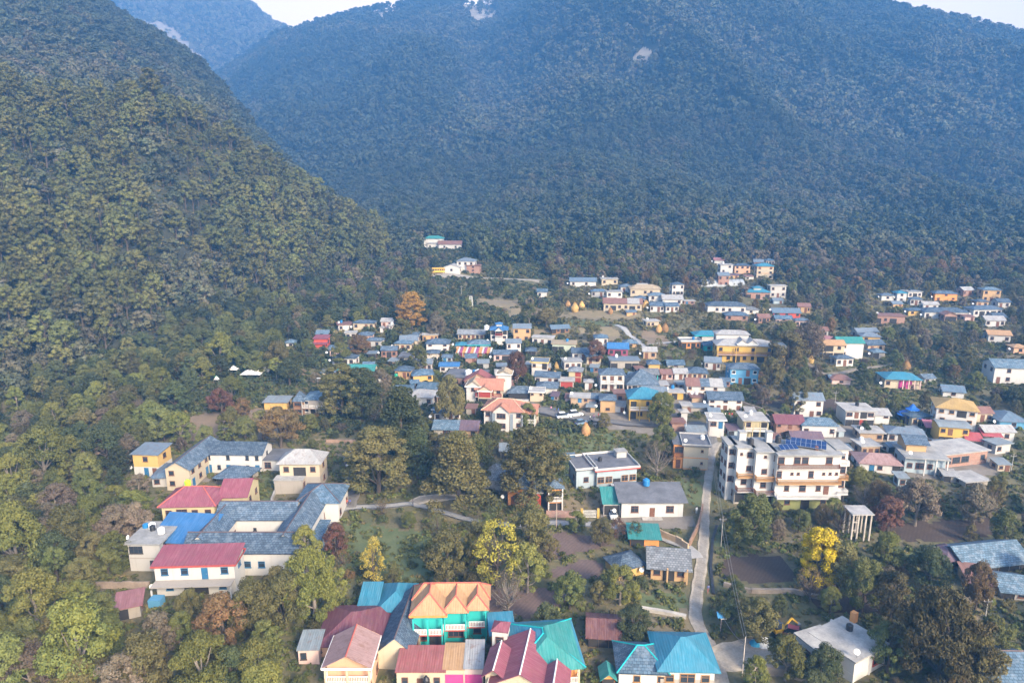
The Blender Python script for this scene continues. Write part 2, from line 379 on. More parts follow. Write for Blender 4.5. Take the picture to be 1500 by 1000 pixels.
def limb_mesh(rng, H, r, cc, lean=.03, nl=7):
    b = MB(); pts = [Vector((0, 0, -.8))]; n = 5
    for i in range(1, n+1): pts.append(Vector((rng.normal()*lean*H*i/n, rng.normal()*lean*H*i/n, H*i/n)))
    b.path(pts, [r*(1.25-i/n) for i in range(n)]+[r*.12], 7)
    for c in (cc if len(cc) <= nl else [cc[i] for i in rng.choice(len(cc), nl, replace=False)]):
        c = Vector(c); k = max(1, min(n-1, int(c.z/H*n*.6))); s = pts[k]
        mid = s.lerp(c, .5)+Vector((0, 0, -.12*(c-s).length))
        b.path([s, mid, c], [r*.45, r*.28, r*.08], 5)
    return b.mesh('trunk')
def crown_mesh(name, seed, nclump, nleaf, leaf, shape, rx, h, z0, clump_r, trunk_r=.2, jag=.25, outward=.62, stretch=1.0, droop=0.0, nl=7):
    rng = np.random.default_rng(seed)
    P, N, cc = crown_pts(rng, nclump, nleaf, shape, rx, h, z0, clump_r, jag)
    V, F = leaf_cloud(P, N, leaf, rng, outward, stretch, droop)
    return quick_mesh(name, V, F), limb_mesh(rng, z0+h*.8, trunk_r, cc, nl=nl)
ROUND = lambda t: math.sqrt(max(.02, 1-(2*t-.85)**2/1.35))
DOME = lambda t: math.sqrt(max(.03, 1-t**2.2))*(.75+.25*min(1, t*4))
OVAL = lambda t: math.sin(PI*min(1, max(0.05, t*.9+.08)))**.6
CONE = lambda t: (1-t)**.8*.95+.06
COLM = lambda t: min(1, t*5+.35)*min(1, ((1-t)*2.6+.12))**.6
EGG = lambda t: math.sqrt(max(.03, 1-((t-.36)/.66)**2))
PINE = lambda t: math.sin(PI*(.12+.8*t))**.7 if t < .9 else .3
def pine_crown(seed, leafs, size):
    return crown_mesh('pine_crown', seed, 26, leafs, size, PINE, 2.1, 6.0, 3.6, 1.0, .2, .35, .6)
# every kind is modelled once or a few times; trees share these meshes
KIND = {}
def kind(name, n, *a, **k):
    KIND[name] = [crown_mesh(name, hash(name) % 1 + 100*i+len(name)*7, *a, **k) for i in range(n)]
# unit size: overall height ~1 m so that scale = tree height
kind('round', 5, 64, 230, .026, ROUND, .355, .78, .18, .105, .03)
kind('tall', 3, 130, 130, .020, COLM, .27, .88, .10, .065, .022)
kind('oval', 4, 62, 180, .025, OVAL, .30, .85, .13, .085, .024)
kind('sparse', 3, 46, 60, .024, OVAL, .30, .84, .14, .075, .018, nl=26)
kind('bare', 3, 44, 30, .022, ROUND, .36, .78, .18, .09, .022, nl=40)
kind('cedar', 2, 120, 90, .022, CONE, .34, .95, .06, .075, .022, .15, .35, 1.5)
kind('willow', 2, 120, 260, .019, ROUND, .40, .82, .12, .085, .03, .3, .2, 2.0, .5)
kind('bush', 3, 20, 110, .065, DOME, .55, .62, .12, .25, .04)
KIND['pine'] = [crown_mesh('pine', 300+i, 46, 60, .036, EGG, .255, .60, .40, .070, .018, .07, .84) for i in range(4)]
KIND['oak'] = [crown_mesh('oak', 400+i, 26, 44, .085, ROUND, .40, .75, .22, .14, .03, .15, .78) for i in range(4)]
KIND['oakfar'] = [crown_mesh('oakfar', 500+i, 18, 20, .15, ROUND, .42, .75, .22, .16, .03, .15, .8, nl=2) for i in range(4)]
KIND['cedarfar'] = [crown_mesh('cedarfar', 600+i, 26, 9, .16, CONE, .27, .98, .04, .09, .02, nl=1) for i in range(3)]
for k, L in KIND.items():
    for c, tr in L: c.materials.append(None); tr.materials.append(BARK)
LM = {
 'green': leafmat('leaves_green', (.068, .088, .022), (.112, .122, .034), (.12, .11, .034)),
 'dark': leafmat('leaves_dark_green', (.034, .048, .018), (.060, .074, .028), (.07, .074, .028)),
 'olive': leafmat('leaves_olive', (.090, .082, .028), (.145, .120, .042), (.064, .074, .026)),
 'yellow': leafmat('leaves_yellow', (.30, .235, .03), (.17, .155, .034), (.22, .18, .03)),
 'lime': leafmat('leaves_yellow_green', (.13, .13, .028), (.075, .095, .028), (.17, .155, .028)),
 'gold': leafmat('leaves_gold', (.62, .45, .015), (.50, .32, .015), (.66, .50, .02)),
 'orange': leafmat('leaves_orange_brown', (.19, .105, .042), (.12, .085, .038), (.08, .08, .035)),
 'rust': leafmat('leaves_rust', (.145, .06, .04), (.11, .06, .04), (.09, .065, .04)),
 'grey': leafmat('leaves_grey_brown', (.17, .125, .09), (.11, .09, .06), (.09, .09, .05)),
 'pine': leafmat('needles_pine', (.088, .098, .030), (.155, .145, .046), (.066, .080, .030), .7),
 'ravine': leafmat('leaves_ravine_shaded', (.034, .048, .028), (.09, .10, .055), (.07, .075, .045), .8), 'amber': leafmat('leaves_amber', (.50, .29, .06), (.38, .22, .05), (.46, .30, .06)), 'dryweed': leafmat('dry_weed', (.20, .16, .06), (.12, .115, .045), (.10, .11, .04)),  # ravine leaves: dark evergreen, with the valley's shade put into the colour
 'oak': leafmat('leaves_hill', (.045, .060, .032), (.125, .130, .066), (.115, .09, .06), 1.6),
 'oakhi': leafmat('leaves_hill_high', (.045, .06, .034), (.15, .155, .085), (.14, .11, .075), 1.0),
}
# ------------------------------------------------------------------ scattering of masses nobody could count
def scatter(name, pts, sc, rot, kindname, mat, label=None):
    pts = np.asarray(pts, float)
    src = bpy.data.collections.new(name+' source')
    for i, (c, tr) in enumerate(KIND[kindname]):
        cm = c.copy(); cm.materials.clear(); 
        # crown and trunk in one source mesh
        nv = len(cm.vertices); a = np.empty(nv*3, np.float32); cm.vertices.foreach_get('co', a)
        f = np.arange(nv).reshape(-1, 4)
        tv = np.empty(len(tr.vertices)*3, np.float32); tr.vertices.foreach_get('co', tv)
        tf = [tuple(p.vertices) for p in tr.polygons if len(p.vertices) == 4]
        VV = np.concatenate([a.reshape(-1, 3), tv.reshape(-1, 3)]); FF = np.concatenate([f, np.array(tf)+nv])
        m2 = quick_mesh(name+'_source', VV, FF); m2.materials.append(mat); m2.materials.append(BARK)
        mi = np.zeros(len(FF), np.int32); mi[len(f):] = 1; m2.polygons.foreach_set('material_index', mi)
        ob = bpy.data.objects.new('%s_source_%d' % (name, i), m2); src.objects.link(ob)
    me = bpy.data.meshes.new(name); me.vertices.add(len(pts)); me.vertices.foreach_set('co', pts.astype(np.float32).ravel())
    for nm, ty, arr in (('sc', 'FLOAT', sc), ('rot', 'FLOAT', rot), ('vi', 'INT', RNG.integers(0, len(KIND[kindname]), len(pts)))):
        at_ = me.attributes.new(nm, ty, 'POINT'); at_.data.foreach_set('value', np.asarray(arr, np.float32 if ty == 'FLOAT' else np.int32))
    o = link(name, me); tag(o, label, None, None, 'stuff')
    g = bpy.data.node_groups.new(name, 'GeometryNodeTree')
    g.interface.new_socket('Geometry', in_out='INPUT', socket_type='NodeSocketGeometry'); g.interface.new_socket('Geometry', in_out='OUTPUT', socket_type='NodeSocketGeometry')
    N = g.nodes; gi = N.new('NodeGroupInput'); go = N.new('NodeGroupOutput'); ip = N.new('GeometryNodeInstanceOnPoints'); ci = N.new('GeometryNodeCollectionInfo')
    ci.inputs[0].default_value = src; ci.inputs[1].default_value = True; ci.inputs[2].default_value = True
    def na(nm, ty):
        x = N.new('GeometryNodeInputNamedAttribute'); x.data_type = ty; x.inputs[0].default_value = nm; return x.outputs[0]
    cx = N.new('ShaderNodeCombineXYZ'); g.links.new(na('rot', 'FLOAT'), cx.inputs[2])
    g.links.new(gi.outputs[0], ip.inputs['Points']); g.links.new(ci.outputs[0], ip.inputs['Instance']); ip.inputs['Pick Instance'].default_value = True
    g.links.new(na('vi', 'INT'), ip.inputs['Instance Index']); g.links.new(cx.outputs[0], ip.inputs['Rotation']); g.links.new(na('sc', 'FLOAT'), ip.inputs['Scale'])
    g.links.new(ip.outputs[0], go.inputs[0])
    md = o.modifiers.new('scatter', 'NODES'); md.node_group = g
    return o
def grid_pts(x0, x1, y0, y1, step, jit=.45):
    xs = np.arange(float(x0), x1, step); ys = np.arange(y0, y1, step*.9); X, Y = np.meshgrid(xs, ys); X[1::2] += step*.5
    X = X.ravel(); Y = Y.ravel(); n = len(X)
    return X+RNG.uniform(-jit, jit, n)*step, Y+RNG.uniform(-jit, jit, n)*step
def layer_of(x, y):
    """0 valley, 1 near pine spur, 2 slope behind it, 3 big mountain, 4 farthest mountain"""
    z = [valley(y)+1.2, layer(x, y, B1, 1.15, .5, ravB)[0], layer(x, y, B2, 1.1)[0], layer(x, y, C, 1.3, .3, ravC)[0], layer(x, y, D, 1.2, .3)[0]]
    return np.argmax(np.stack(z), 0)
def in_poly(px, py, poly):
    px = np.asarray(px, float); py = np.asarray(py, float); r = np.zeros(px.shape, bool); n = len(poly); j = n-1
    for i in range(n):
        xi, yi = poly[i]; xj, yj = poly[j]
        c = ((yi > py) != (yj > py)) & (px < (xj-xi)*(py-yi)/(yj-yi+1e-9)+xi); r ^= c; j = i
    return r
# ------------------------------------------------------------------ the forests
BARE = [[(925, 92), (930, 78), (946, 70), (962, 84), (960, 90), (940, 94)],
        [(676, 8), (700, 2), (735, 14), (722, 34), (700, 36), (682, 24)], [(525, 22), (585, 8), (600, 18), (560, 32)], [(415, 42), (430, 34), (438, 42), (424, 50)],
        [(205, 30), (235, 32), (262, 48), (300, 88), (296, 96), (262, 76), (222, 48)]]
def forest_pts(x0, x1, y0, y1, step, lay):
    x, y = grid_pts(x0, x1, y0, y1, step)
    keep = (np.abs(x/S(y)) < 1.15); x, y = x[keep], y[keep]
    L = layer_of(x, y); k = np.isin(L, lay); x, y, L = x[k], y[k], L[k]
    z = Hz(x, y); px, py, d = to_px(x, y, z+3)
    k = np.ones(len(x), bool)
    for P in BARE: k &= ~(in_poly(px, py, P) & (RNG.random(len(px)) > .14))
    return x[k], y[k], z[k], px[k], py[k], d[k], L[k]
def plant(kindname, x, y, h, matkey, label, cat, group, name, wide=1.0, z=None):
    i = random.randrange(len(KIND[kindname])); c, tr = KIND[kindname][i]
    zz = float(Hz(x, y)) if z is None else z
    e = empty(name, (x, y, zz-.1), label, cat, group, random.uniform(0, 6.28)); e.scale = (h*wide, h*wide, h)
    link('crown', c, LM[matkey], e, objmat=True)
    link('trunk', tr, PALEBARK if matkey in ('grey', 'lime', 'gold') else BARK, e, objmat=True)
    return e
def visible(x, y, z):
    """rough: is the point seen over the ground in front of it"""
    out = np.ones(len(x), bool)
    for f in np.linspace(.3, .985, 60):
        out &= (CAMZ+(z-CAMZ)*f) > Hz(x*f, y*f)-1
    return out
def forest():
    rng = RNG
    sets = []   # (kind, mat, x,y,z,h)
    # near pine spur
    x, y, z, px, py, d, L = forest_pts(-420, -20, 175, 470, 6.2, [1, 0]); kk = (L == 1) | ((py < 430) & (px < 430)); x, y, z, px, py, d = x[kk], y[kk], z[kk], px[kk], py[kk], d[kk]
    gul = np.exp(-((px-235-.25*(py-300))/30.)**2)*(py > 200) + .7*(py > 455)*(px < 330)*rng.random(len(px)) + .45*np.exp(-((px-60)/60.)**2-((py-250)/60.)**2)
    dens = rng.random(len(x)) < np.where(py > 380, .78, .96)
    pine = (rng.random(len(x)) > gul*1.1) & dens
    sets.append(('pine', 'pine', x[pine], y[pine], z[pine], rng.choice([9.5, 11, 12.5, 14, 16], pine.sum())*rng.uniform(.9, 1.1, pine.sum()), px[pine], py[pine], d[pine]))
    ok = ~pine
    oakS = [(x[ok], y[ok], z[ok], rng.uniform(6.5, 10.5, ok.sum()), px[ok], py[ok], d[ok])]
    x, y, z, px, py, d, L = forest_pts(-1100, -20, 330, 1000, 8.0, [2])
    oakS.append((x, y, z, rng.uniform(8, 15, len(x)), px, py, d))
    x, y, z, px, py, d, L = forest_pts(-300, 1000, 372, 820, 6.9, [3, 0]); kk = (L == 3) | ((d > 392) & ~((px > 560) & (px < 800) & (py > 385))); x, y, z, px, py, d = x[kk], y[kk], z[kk], px[kk], py[kk], d[kk]
    ced = (rng.random(len(x)) < np.clip(.95-(d-385)/90, .04, .9)*np.exp(-((px-770)/110.)**2)) | (rng.random(len(x)) < .07+.15*(d < 560)) 
    sets.append(('cedarfar', 'dark', x[ced], y[ced], z[ced], rng.uniform(9, 14, ced.sum()), px[ced], py[ced], d[ced]))
    o = ~ced; oakS.append((x[o], y[o], z[o], rng.uniform(6.5, 12.5, o.sum()), px[o], py[o], d[o]))
    sets.append(('oak', 'oak') + tuple(np.concatenate(a) for a in zip(*oakS)))
    far = []
    x, y, z, px, py, d, L = forest_pts(-1500, 2000, 820, 2150, 10.5, [3]); far.append((x, y, z, rng.uniform(9, 20, len(x))))
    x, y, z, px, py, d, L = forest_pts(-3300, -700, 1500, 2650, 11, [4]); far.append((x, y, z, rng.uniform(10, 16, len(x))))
    pk = far.pop(); scatter('far_peak_forest', np.stack([pk[0], pk[1], pk[2]-.2], 1), pk[3], rng.uniform(0, 6.28, len(pk[0])), 'oakfar', leafmat('leaves_far_peak_sunlit', (.16, .17, .10), (.32, .30, .20), (.26, .22, .15), 1.0), 'forest on the farthest peak, its sunlight painted into pale leaves')  # leaf colour lightened to put the peak's sunshine into it
    far = [np.concatenate(a) for a in zip(*far)]
    info = {'pine': ('pine_tree', 'pine tree', 'pine trees on the steep spur'), 'oak': ('forest_tree', 'tree', 'broadleaf trees along the mountain foot'),
            'cedarfar': ('cedar_tree', 'conifer', 'dark conifers at the mountain foot')}
    for kn, mk, x, y, z, h, px, py, d in sets:
        kk = np.ones(len(x), bool)
        for i in np.where(d < 480)[0]:
            if inside_house(x[i], y[i], 2.0) or hides(x[i], y[i], z[i], h[i], .28) or not free(x[i], y[i], 1.5): kk[i] = False
        x, y, z, h, px, py, d = x[kk], y[kk], z[kk], h[kk], px[kk], py[kk], d[kk]
        vis = visible(x, y, z+h*.8) & (px > -5) & (px < 1505) & (py > -5) & (py < 1005)
        # the 300 that show largest become trees of their own
        size = np.where(vis, h/d, 0); order = np.argsort(-size); n_ind = min(296, int(vis.sum()))
        ind = order[:n_ind]; rest = order[n_ind:]
        nm, cat, grp = info[kn]
        for i in ind:
            if kn == 'pine':
                lab = 'round crowned green pine ' + ('low on the spur, just above the village edge' if py[i] > 420 else 'halfway down the left hand spur' if py[i] > 300 else 'high on the left hand spur')
            elif kn == 'oak':
                lab = 'small dull green forest tree ' + ('on the left hand slope' if px[i] < 640 else 'at the foot of the big mountain')
            else: lab = 'dark narrow conifer at the foot of the big mountain' + (' above the lattice tower' if px[i] < 900 else ' behind the upper hamlets')
            plant({'pine': 'pine', 'oak': 'oak', 'cedarfar': 'cedarfar'}[kn], x[i], y[i], h[i], mk, lab, cat, grp, nm, z=z[i])
        tone = fbm(x[rest], y[rest], 150, 41) + .8*(np.abs(fbm(x[rest]+y[rest]*.35, y[rest]*.45, 420, 13, 4))-.12) - .9*np.exp(-((px[rest]-520)/110.)**2)*(py[rest] > 150)*(d[rest] > 430)  # last term picks dark leaves to paint the shadowed valley
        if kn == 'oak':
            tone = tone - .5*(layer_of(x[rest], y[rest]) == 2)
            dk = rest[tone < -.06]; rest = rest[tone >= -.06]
            scatter('ravine_forest', np.stack([x[dk], y[dk], z[dk]-.1], 1), h[dk], rng.uniform(0, 6.28, len(dk)), 'oak', LM['ravine'], 'darker evergreen forest of ravines and hollows, valley shade painted into its leaves')
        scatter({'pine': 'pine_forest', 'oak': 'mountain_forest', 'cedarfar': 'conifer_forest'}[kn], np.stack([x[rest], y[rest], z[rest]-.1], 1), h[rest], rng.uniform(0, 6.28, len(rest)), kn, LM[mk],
                {'pine': 'pine wood covering the spur above the village', 'oak': 'dense broadleaf forest covering the lower mountain slopes', 'cedarfar': 'dark conifers mixed through the mountain forest'}[kn])
    x, y, z, h = far
    tone = fbm(x, y, 170, 41) + .8*(np.abs(fbm(x+y*.35, y*.45, 420, 13, 4))-.12) - .9*np.exp(-((x/y+.25)/.09)**2)*(y < 1500)  # last term carries the painted valley shade on up the slope
    dk = tone < -.05; scatter('upper_ravine_forest', np.stack([x[dk], y[dk], z[dk]-.2], 1), h[dk], rng.uniform(0, 6.28, dk.sum()), 'oakfar', LM['ravine'], 'dark forest in the upper ravines, valley shade painted into its leaves'); x, y, z, h = x[~dk], y[~dk], z[~dk], h[~dk]
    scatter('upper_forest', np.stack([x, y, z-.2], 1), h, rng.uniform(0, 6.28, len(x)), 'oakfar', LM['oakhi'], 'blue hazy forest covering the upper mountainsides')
    print('forest', [len(s[2]) for s in sets], len(far[0]))
# ------------------------------------------------------------------ building kit
PROT = []      # picture rectangles of buildings, so that filler trees do not stand in front of them
FOOT = []      # footprints in the ground plane (centre x, y, radius)
LANDMARKS = [] # (px, py, short name)
WC = {'white': (.52, .51, .485), 'cream': (.47, .40, .29), 'paleyellow': (.48, .41, .24), 'yellow': (.52, .34, .08), 'teal': (.02, .38, .36), 'blue': (.09, .27, .44), 'paleblue': (.33, .40, .44),
      'orange': (.66, .28, .08), 'peach': (.62, .38, .24), 'pink': (.58, .42, .38), 'green': (.24, .26, .09), 'stone': (.34, .31, .27), 'grey': (.42, .41, .39), 'magenta': (.30, .07, .14), 'red': (.50, .08, .05),
      'mud': (.46, .30, .15), 'wood': (.26, .15, .08), 'lightgreen': (.45, .5, .4), 'dark': (.07, .065, .06), 'ochre': (.55, .36, .12)}
def wall_of(k):
    if k == 'brick': return brick()
    if k == 'tanbrick': return brick((.42, .27, .15), (.34, .30, .24))
    return wallmat(WC[k])
RC = {'teal': ((.0, .24, .38), .05), 'tealgreen': ((0, .29, .27), .05), 'blue': ((0, .17, .46), .03), 'maroon': ((.20, .045, .07), .3), 'crimson': ((.30, .055, .095), .15), 'pink': ((.36, .13, .14), .3), 'orange': ((.52, .29, .11), .12),
      'redorange': ((.52, .20, .11), .12), 'gold': ((.55, .34, .07), .05), 'pale': ((.42, .42, .41), .35), 'metal': ((.24, .30, .33), .35), 'rust': ((.27, .12, .09), .5), 'purple': ((.15, .09, .13), .4),
      'tan': ((.50, .38, .22), .25), 'red': ((.36, .08, .075), .35), 'darkred': ((.16, .05, .05), .4), 'steel': ((.11, .20, .29), .25), 'bluegrey': ((.16, .23, .30), .25), 'dustypink': ((.40, .23, .21), .4), 'brightteal': ((.0, .27, .25), .05)}
def roof_of(k, axis):
    if k == 'slate': return slate()
    if k == 'bslate': return slate((.085, .145, .21), .45)
    if k == 'greyslate': return slate((.20, .22, .24), .3)
    if k == 'flat': return concrete((.27, .27, .26))
    if k == 'flatd': return concrete((.12, .125, .14))
    if k == 'flatpale': return concrete((.34, .33, .31))
    c, r = RC[k]; return tin(c, r, axis)
GLASS = plain('window_glass', (.035, .045, .06), .15, .3, 3)
FR = {'brown': plain('frame_brown', (.16, .07, .04), .6), 'white': plain('frame_white', (.72, .71, .68), .5), 'blue': plain('frame_blue', (.03, .14, .28), .5), 'red': plain('frame_red', (.32, .05, .035), .5), 'dark': plain('frame_dark', (.05, .045, .04), .6), 'wood': plain('frame_wood', (.36, .19, .07), .6)}
METAL = plain('dull_steel', (.30, .30, .30), .45, .2, 5, .6); BLACK = plain('black_plastic', (.02, .02, .022), .4); WHITEP = plain('white_plastic', (.75, .75, .73), .4); BLUEP = plain('blue_plastic', (.02, .18, .42), .4); GREENP = plain('green_plastic', (.03, .35, .20), .4)
OPENING_SHADE = plain('opening_shade', (.03, .028, .026), .9)  # flat dark colour painting the shade inside open doorways
_wm = {}
def win_mesh(w, h, split):
    k = (round(w, 1), round(h, 1), split)
    if k in _wm: return _wm[k]
    w, h = k[0], k[1]; f = .09
    b = MB(); b.box(-w/2, w/2, -.08, .02, 0, f); b.box(-w/2, w/2, -.08, .02, h-f, h); b.box(-w/2, -w/2+f, -.078, .02, f, h-f); b.box(w/2-f, w/2, -.078, .02, f, h-f)
    n = max(1, int(w/.75))
    for i in range(1, n): x = -w/2+w*i/n; b.box(x-.03, x+.03, -.07, -.01, f, h-f)
    if h > 1.1: b.box(-w/2+f, w/2-f, -.066, -.012, h*.66, h*.66+.05)
    b.box(-w/2-.08, w/2+.08, -.16, .02, -.09, -.002)
    p = MB().box(-w/2+.02, w/2-.02, -.035, .01, .02, h-.02)
    if split: r = (b.mesh('window'), p.mesh('pane'))
    else:
        k2 = len(b.v)
        b.box(-w/2+.02, w/2-.02, -.035, .01, .02, h-.02, 1); r = (b.mesh('window'), None)
    _wm[k] = r
    for q in r:
        if q is not None: q.materials.append(None)
    if not split: r[0].materials.append(None)
    return r
def add_window(par, loc, rz, w, h, frame, near):
    fm, pm = win_mesh(w, h, near)
    o = link('window', fm, [FR[frame]] if near else [FR[frame], GLASS], par, loc, (0, 0, rz), objmat=True)
    if near: link('pane', pm, [GLASS], o, objmat=True)
    return o
_dm = {}
def add_door(par, loc, rz, w, h, colour, near):
    k = (round(w, 1), round(h, 1))
    if k not in _dm:
        w_, h_ = k; b = MB(); b.box(-w_/2, w_/2, -.05, .02, 0, h_)
        b.box(-w_/2-.08, -w_/2, -.09, .02, 0, h_+.08); b.box(w_/2, w_/2+.08, -.09, .02, 0, h_+.08); b.box(-w_/2, w_/2, -.088, .02, h_, h_+.08)
        if w_ > 1.6:
            for i in range(1, int(w_/.5)): b.box(-w_/2+.5*i-.02, -w_/2+.5*i+.02, -.065, -.04, .05, h_-.05)
        else: b.box(-w_/2+.12, w_/2-.12, -.062, -.04, .15, h_*.42); b.box(-w_/2+.12, w_/2-.12, -.062, -.04, h_*.52, h_-.15)
        me = b.mesh('door'); me.materials.append(None); h2 = MB().box(w_/2-.2, w_/2-.14, -.11, -.05, h_*.45, h_*.52).mesh('handle'); h2.materials.append(None); _dm[k] = (me, h2)
    o = link('door', _dm[k][0], [colour], par, loc, (0, 0, rz), objmat=True)
    if near: link('handle', _dm[k][1], [METAL], o, objmat=True)
    return o
def loc2w(base, rot, x, y, z=0):
    c, s = math.cos(rot), math.sin(rot); return Vector((base[0]+c*x-s*y, base[1]+s*x+c*y, base[2]+z))
def solve_w(base, rot, wpx):
    w = 5.0; c, s = math.cos(rot), math.sin(rot)
    for _ in range(6):
        a = to_px(base[0]-c*w/2, base[1]-s*w/2, base[2]); b = to_px(base[0]+c*w/2, base[1]+s*w/2, base[2]); w *= wpx/max(1, abs(b[0]-a[0]))
    return w
def solve_h(base, hpx):
    a = to_px(*base)[1]; b = to_px(base[0], base[1], base[2]+4)[1]; h = 4*hpx/(a-b)
    for _ in range(3): b = to_px(base[0], base[1], base[2]+h)[1]; h *= hpx/(a-b)
    return h
def roof_mesh(kind, w, d, h, rise, oh, th=.12, ofr=None, obk=None):
    """local frame: front wall on y=0, back wall on y=d"""
    b = MB(); ofr = oh if ofr is None else ofr; obk = oh if obk is None else obk
    x0, x1, y0, y1 = -w/2-oh, w/2+oh, -ofr, d+obk; z = h
    if kind == 'flat':
        b.box(x0, x1, y0, y1, z, z+.22)
        return b
    if kind in ('hip', 'pyramid'):
        W, D_ = x1-x0, y1-y0; m = min(W, D_)/2*(.999 if kind == 'pyramid' else .92); ym = (y0+y1)/2; xm = (x0+x1)/2
        if W >= D_: r0, r1 = (x0+m, ym), (x1-m, ym)
        else: r0, r1 = (xm, y0+m), (xm, y1-m)
        e = [(x0, y0), (x1, y0), (x1, y1), (x0, y1)]; R0 = (r0[0], r0[1], z+rise); R1 = (r1[0], r1[1], z+rise); T = [(p[0], p[1], z+.02) for p in e]; B_ = [(p[0], p[1], z-th) for p in e]
        if W >= D_: fs = [(T[0], T[1], R1, R0), (T[1], T[2], R1), (T[2], T[3], R0, R1), (T[3], T[0], R0)]
        else: fs = [(T[0], T[1], R0), (T[1], T[2], R1, R0), (T[2], T[3], R1), (T[3], T[0], R0, R1)]
        for f in fs: b.poly(f)
        for i in range(4): j = (i+1) % 4; b.poly((B_[i], B_[j], T[j], T[i]))
        b.poly(B_[::-1]); b.ridges = [(R0, R1), (T[0], R0), (T[3], R0 if W >= D_ else R1), (T[1], R1 if W >= D_ else R0), (T[2], R1)]
        return b
    if kind == 'gable':
        ym = d/2; sl = rise/(d/2); 
        def slab(ya, za, yb, zb): b.hexa([(x0, ya, za), (x1, ya, za), (x1, yb, zb), (x0, yb, zb), (x0, ya, za+th), (x1, ya, za+th), (x1, yb, zb+th), (x0, yb, zb+th)])
        slab(y0, z-ofr*sl, ym, z+rise); slab(ym, z+rise, y1, z-obk*sl); b.ridges = [((x0, ym, z+rise+th), (x1, ym, z+rise+th))]
        return b
    if kind == 'gabley':
        sl = rise/(w/2)
        def slab(xa, za, xb, zb): b.hexa([(xa, y0, za), (xb, y0, zb), (xb, y1, zb), (xa, y1, za), (xa, y0, za+th), (xb, y0, zb+th), (xb, y1, zb+th), (xa, y1, za+th)])
        slab(x0, z-oh*sl, 0, z+rise); slab(0, z+rise, x1, z-oh*sl); b.ridges = [((0, y0, z+rise+th), (0, y1, z+rise+th))]
        return b
    if kind == 'shed':      # low in front
        b.hexa([(x0, y0, z-.05), (x1, y0, z-.05), (x1, y1, z+rise), (x0, y1, z+rise), (x0, y0, z+th-.05), (x1, y0, z+th-.05), (x1, y1, z+rise+th), (x0, y1, z+rise+th)]); return b
    if kind == 'shedback':
        b.hexa([(x0, y0, z+rise), (x1, y0, z+rise), (x1, y1, z), (x0, y1, z), (x0, y0, z+rise+th), (x1, y0, z+rise+th), (x1, y1, z+th), (x0, y1, z+th)]); return b
    if kind == 'curved':
        n = 8; P = [(y0+(y1-y0)*i/n, z+.05+rise*math.sin(PI*i/n)) for i in range(n+1)]
        for i in range(n):
            (a, za), (c, zc) = P[i], P[i+1]; b.hexa([(x0, a, za), (x1, a, za), (x1, c, zc), (x0, c, zc), (x0, a, za+th), (x1, a, za+th), (x1, c, zc+th), (x0, c, zc+th)])
        return b
def protect(P, d):
    xs = [p[0] for p in P]; ys = [p[1] for p in P]; PROT.append((min(xs), min(ys), max(xs), max(ys), d))
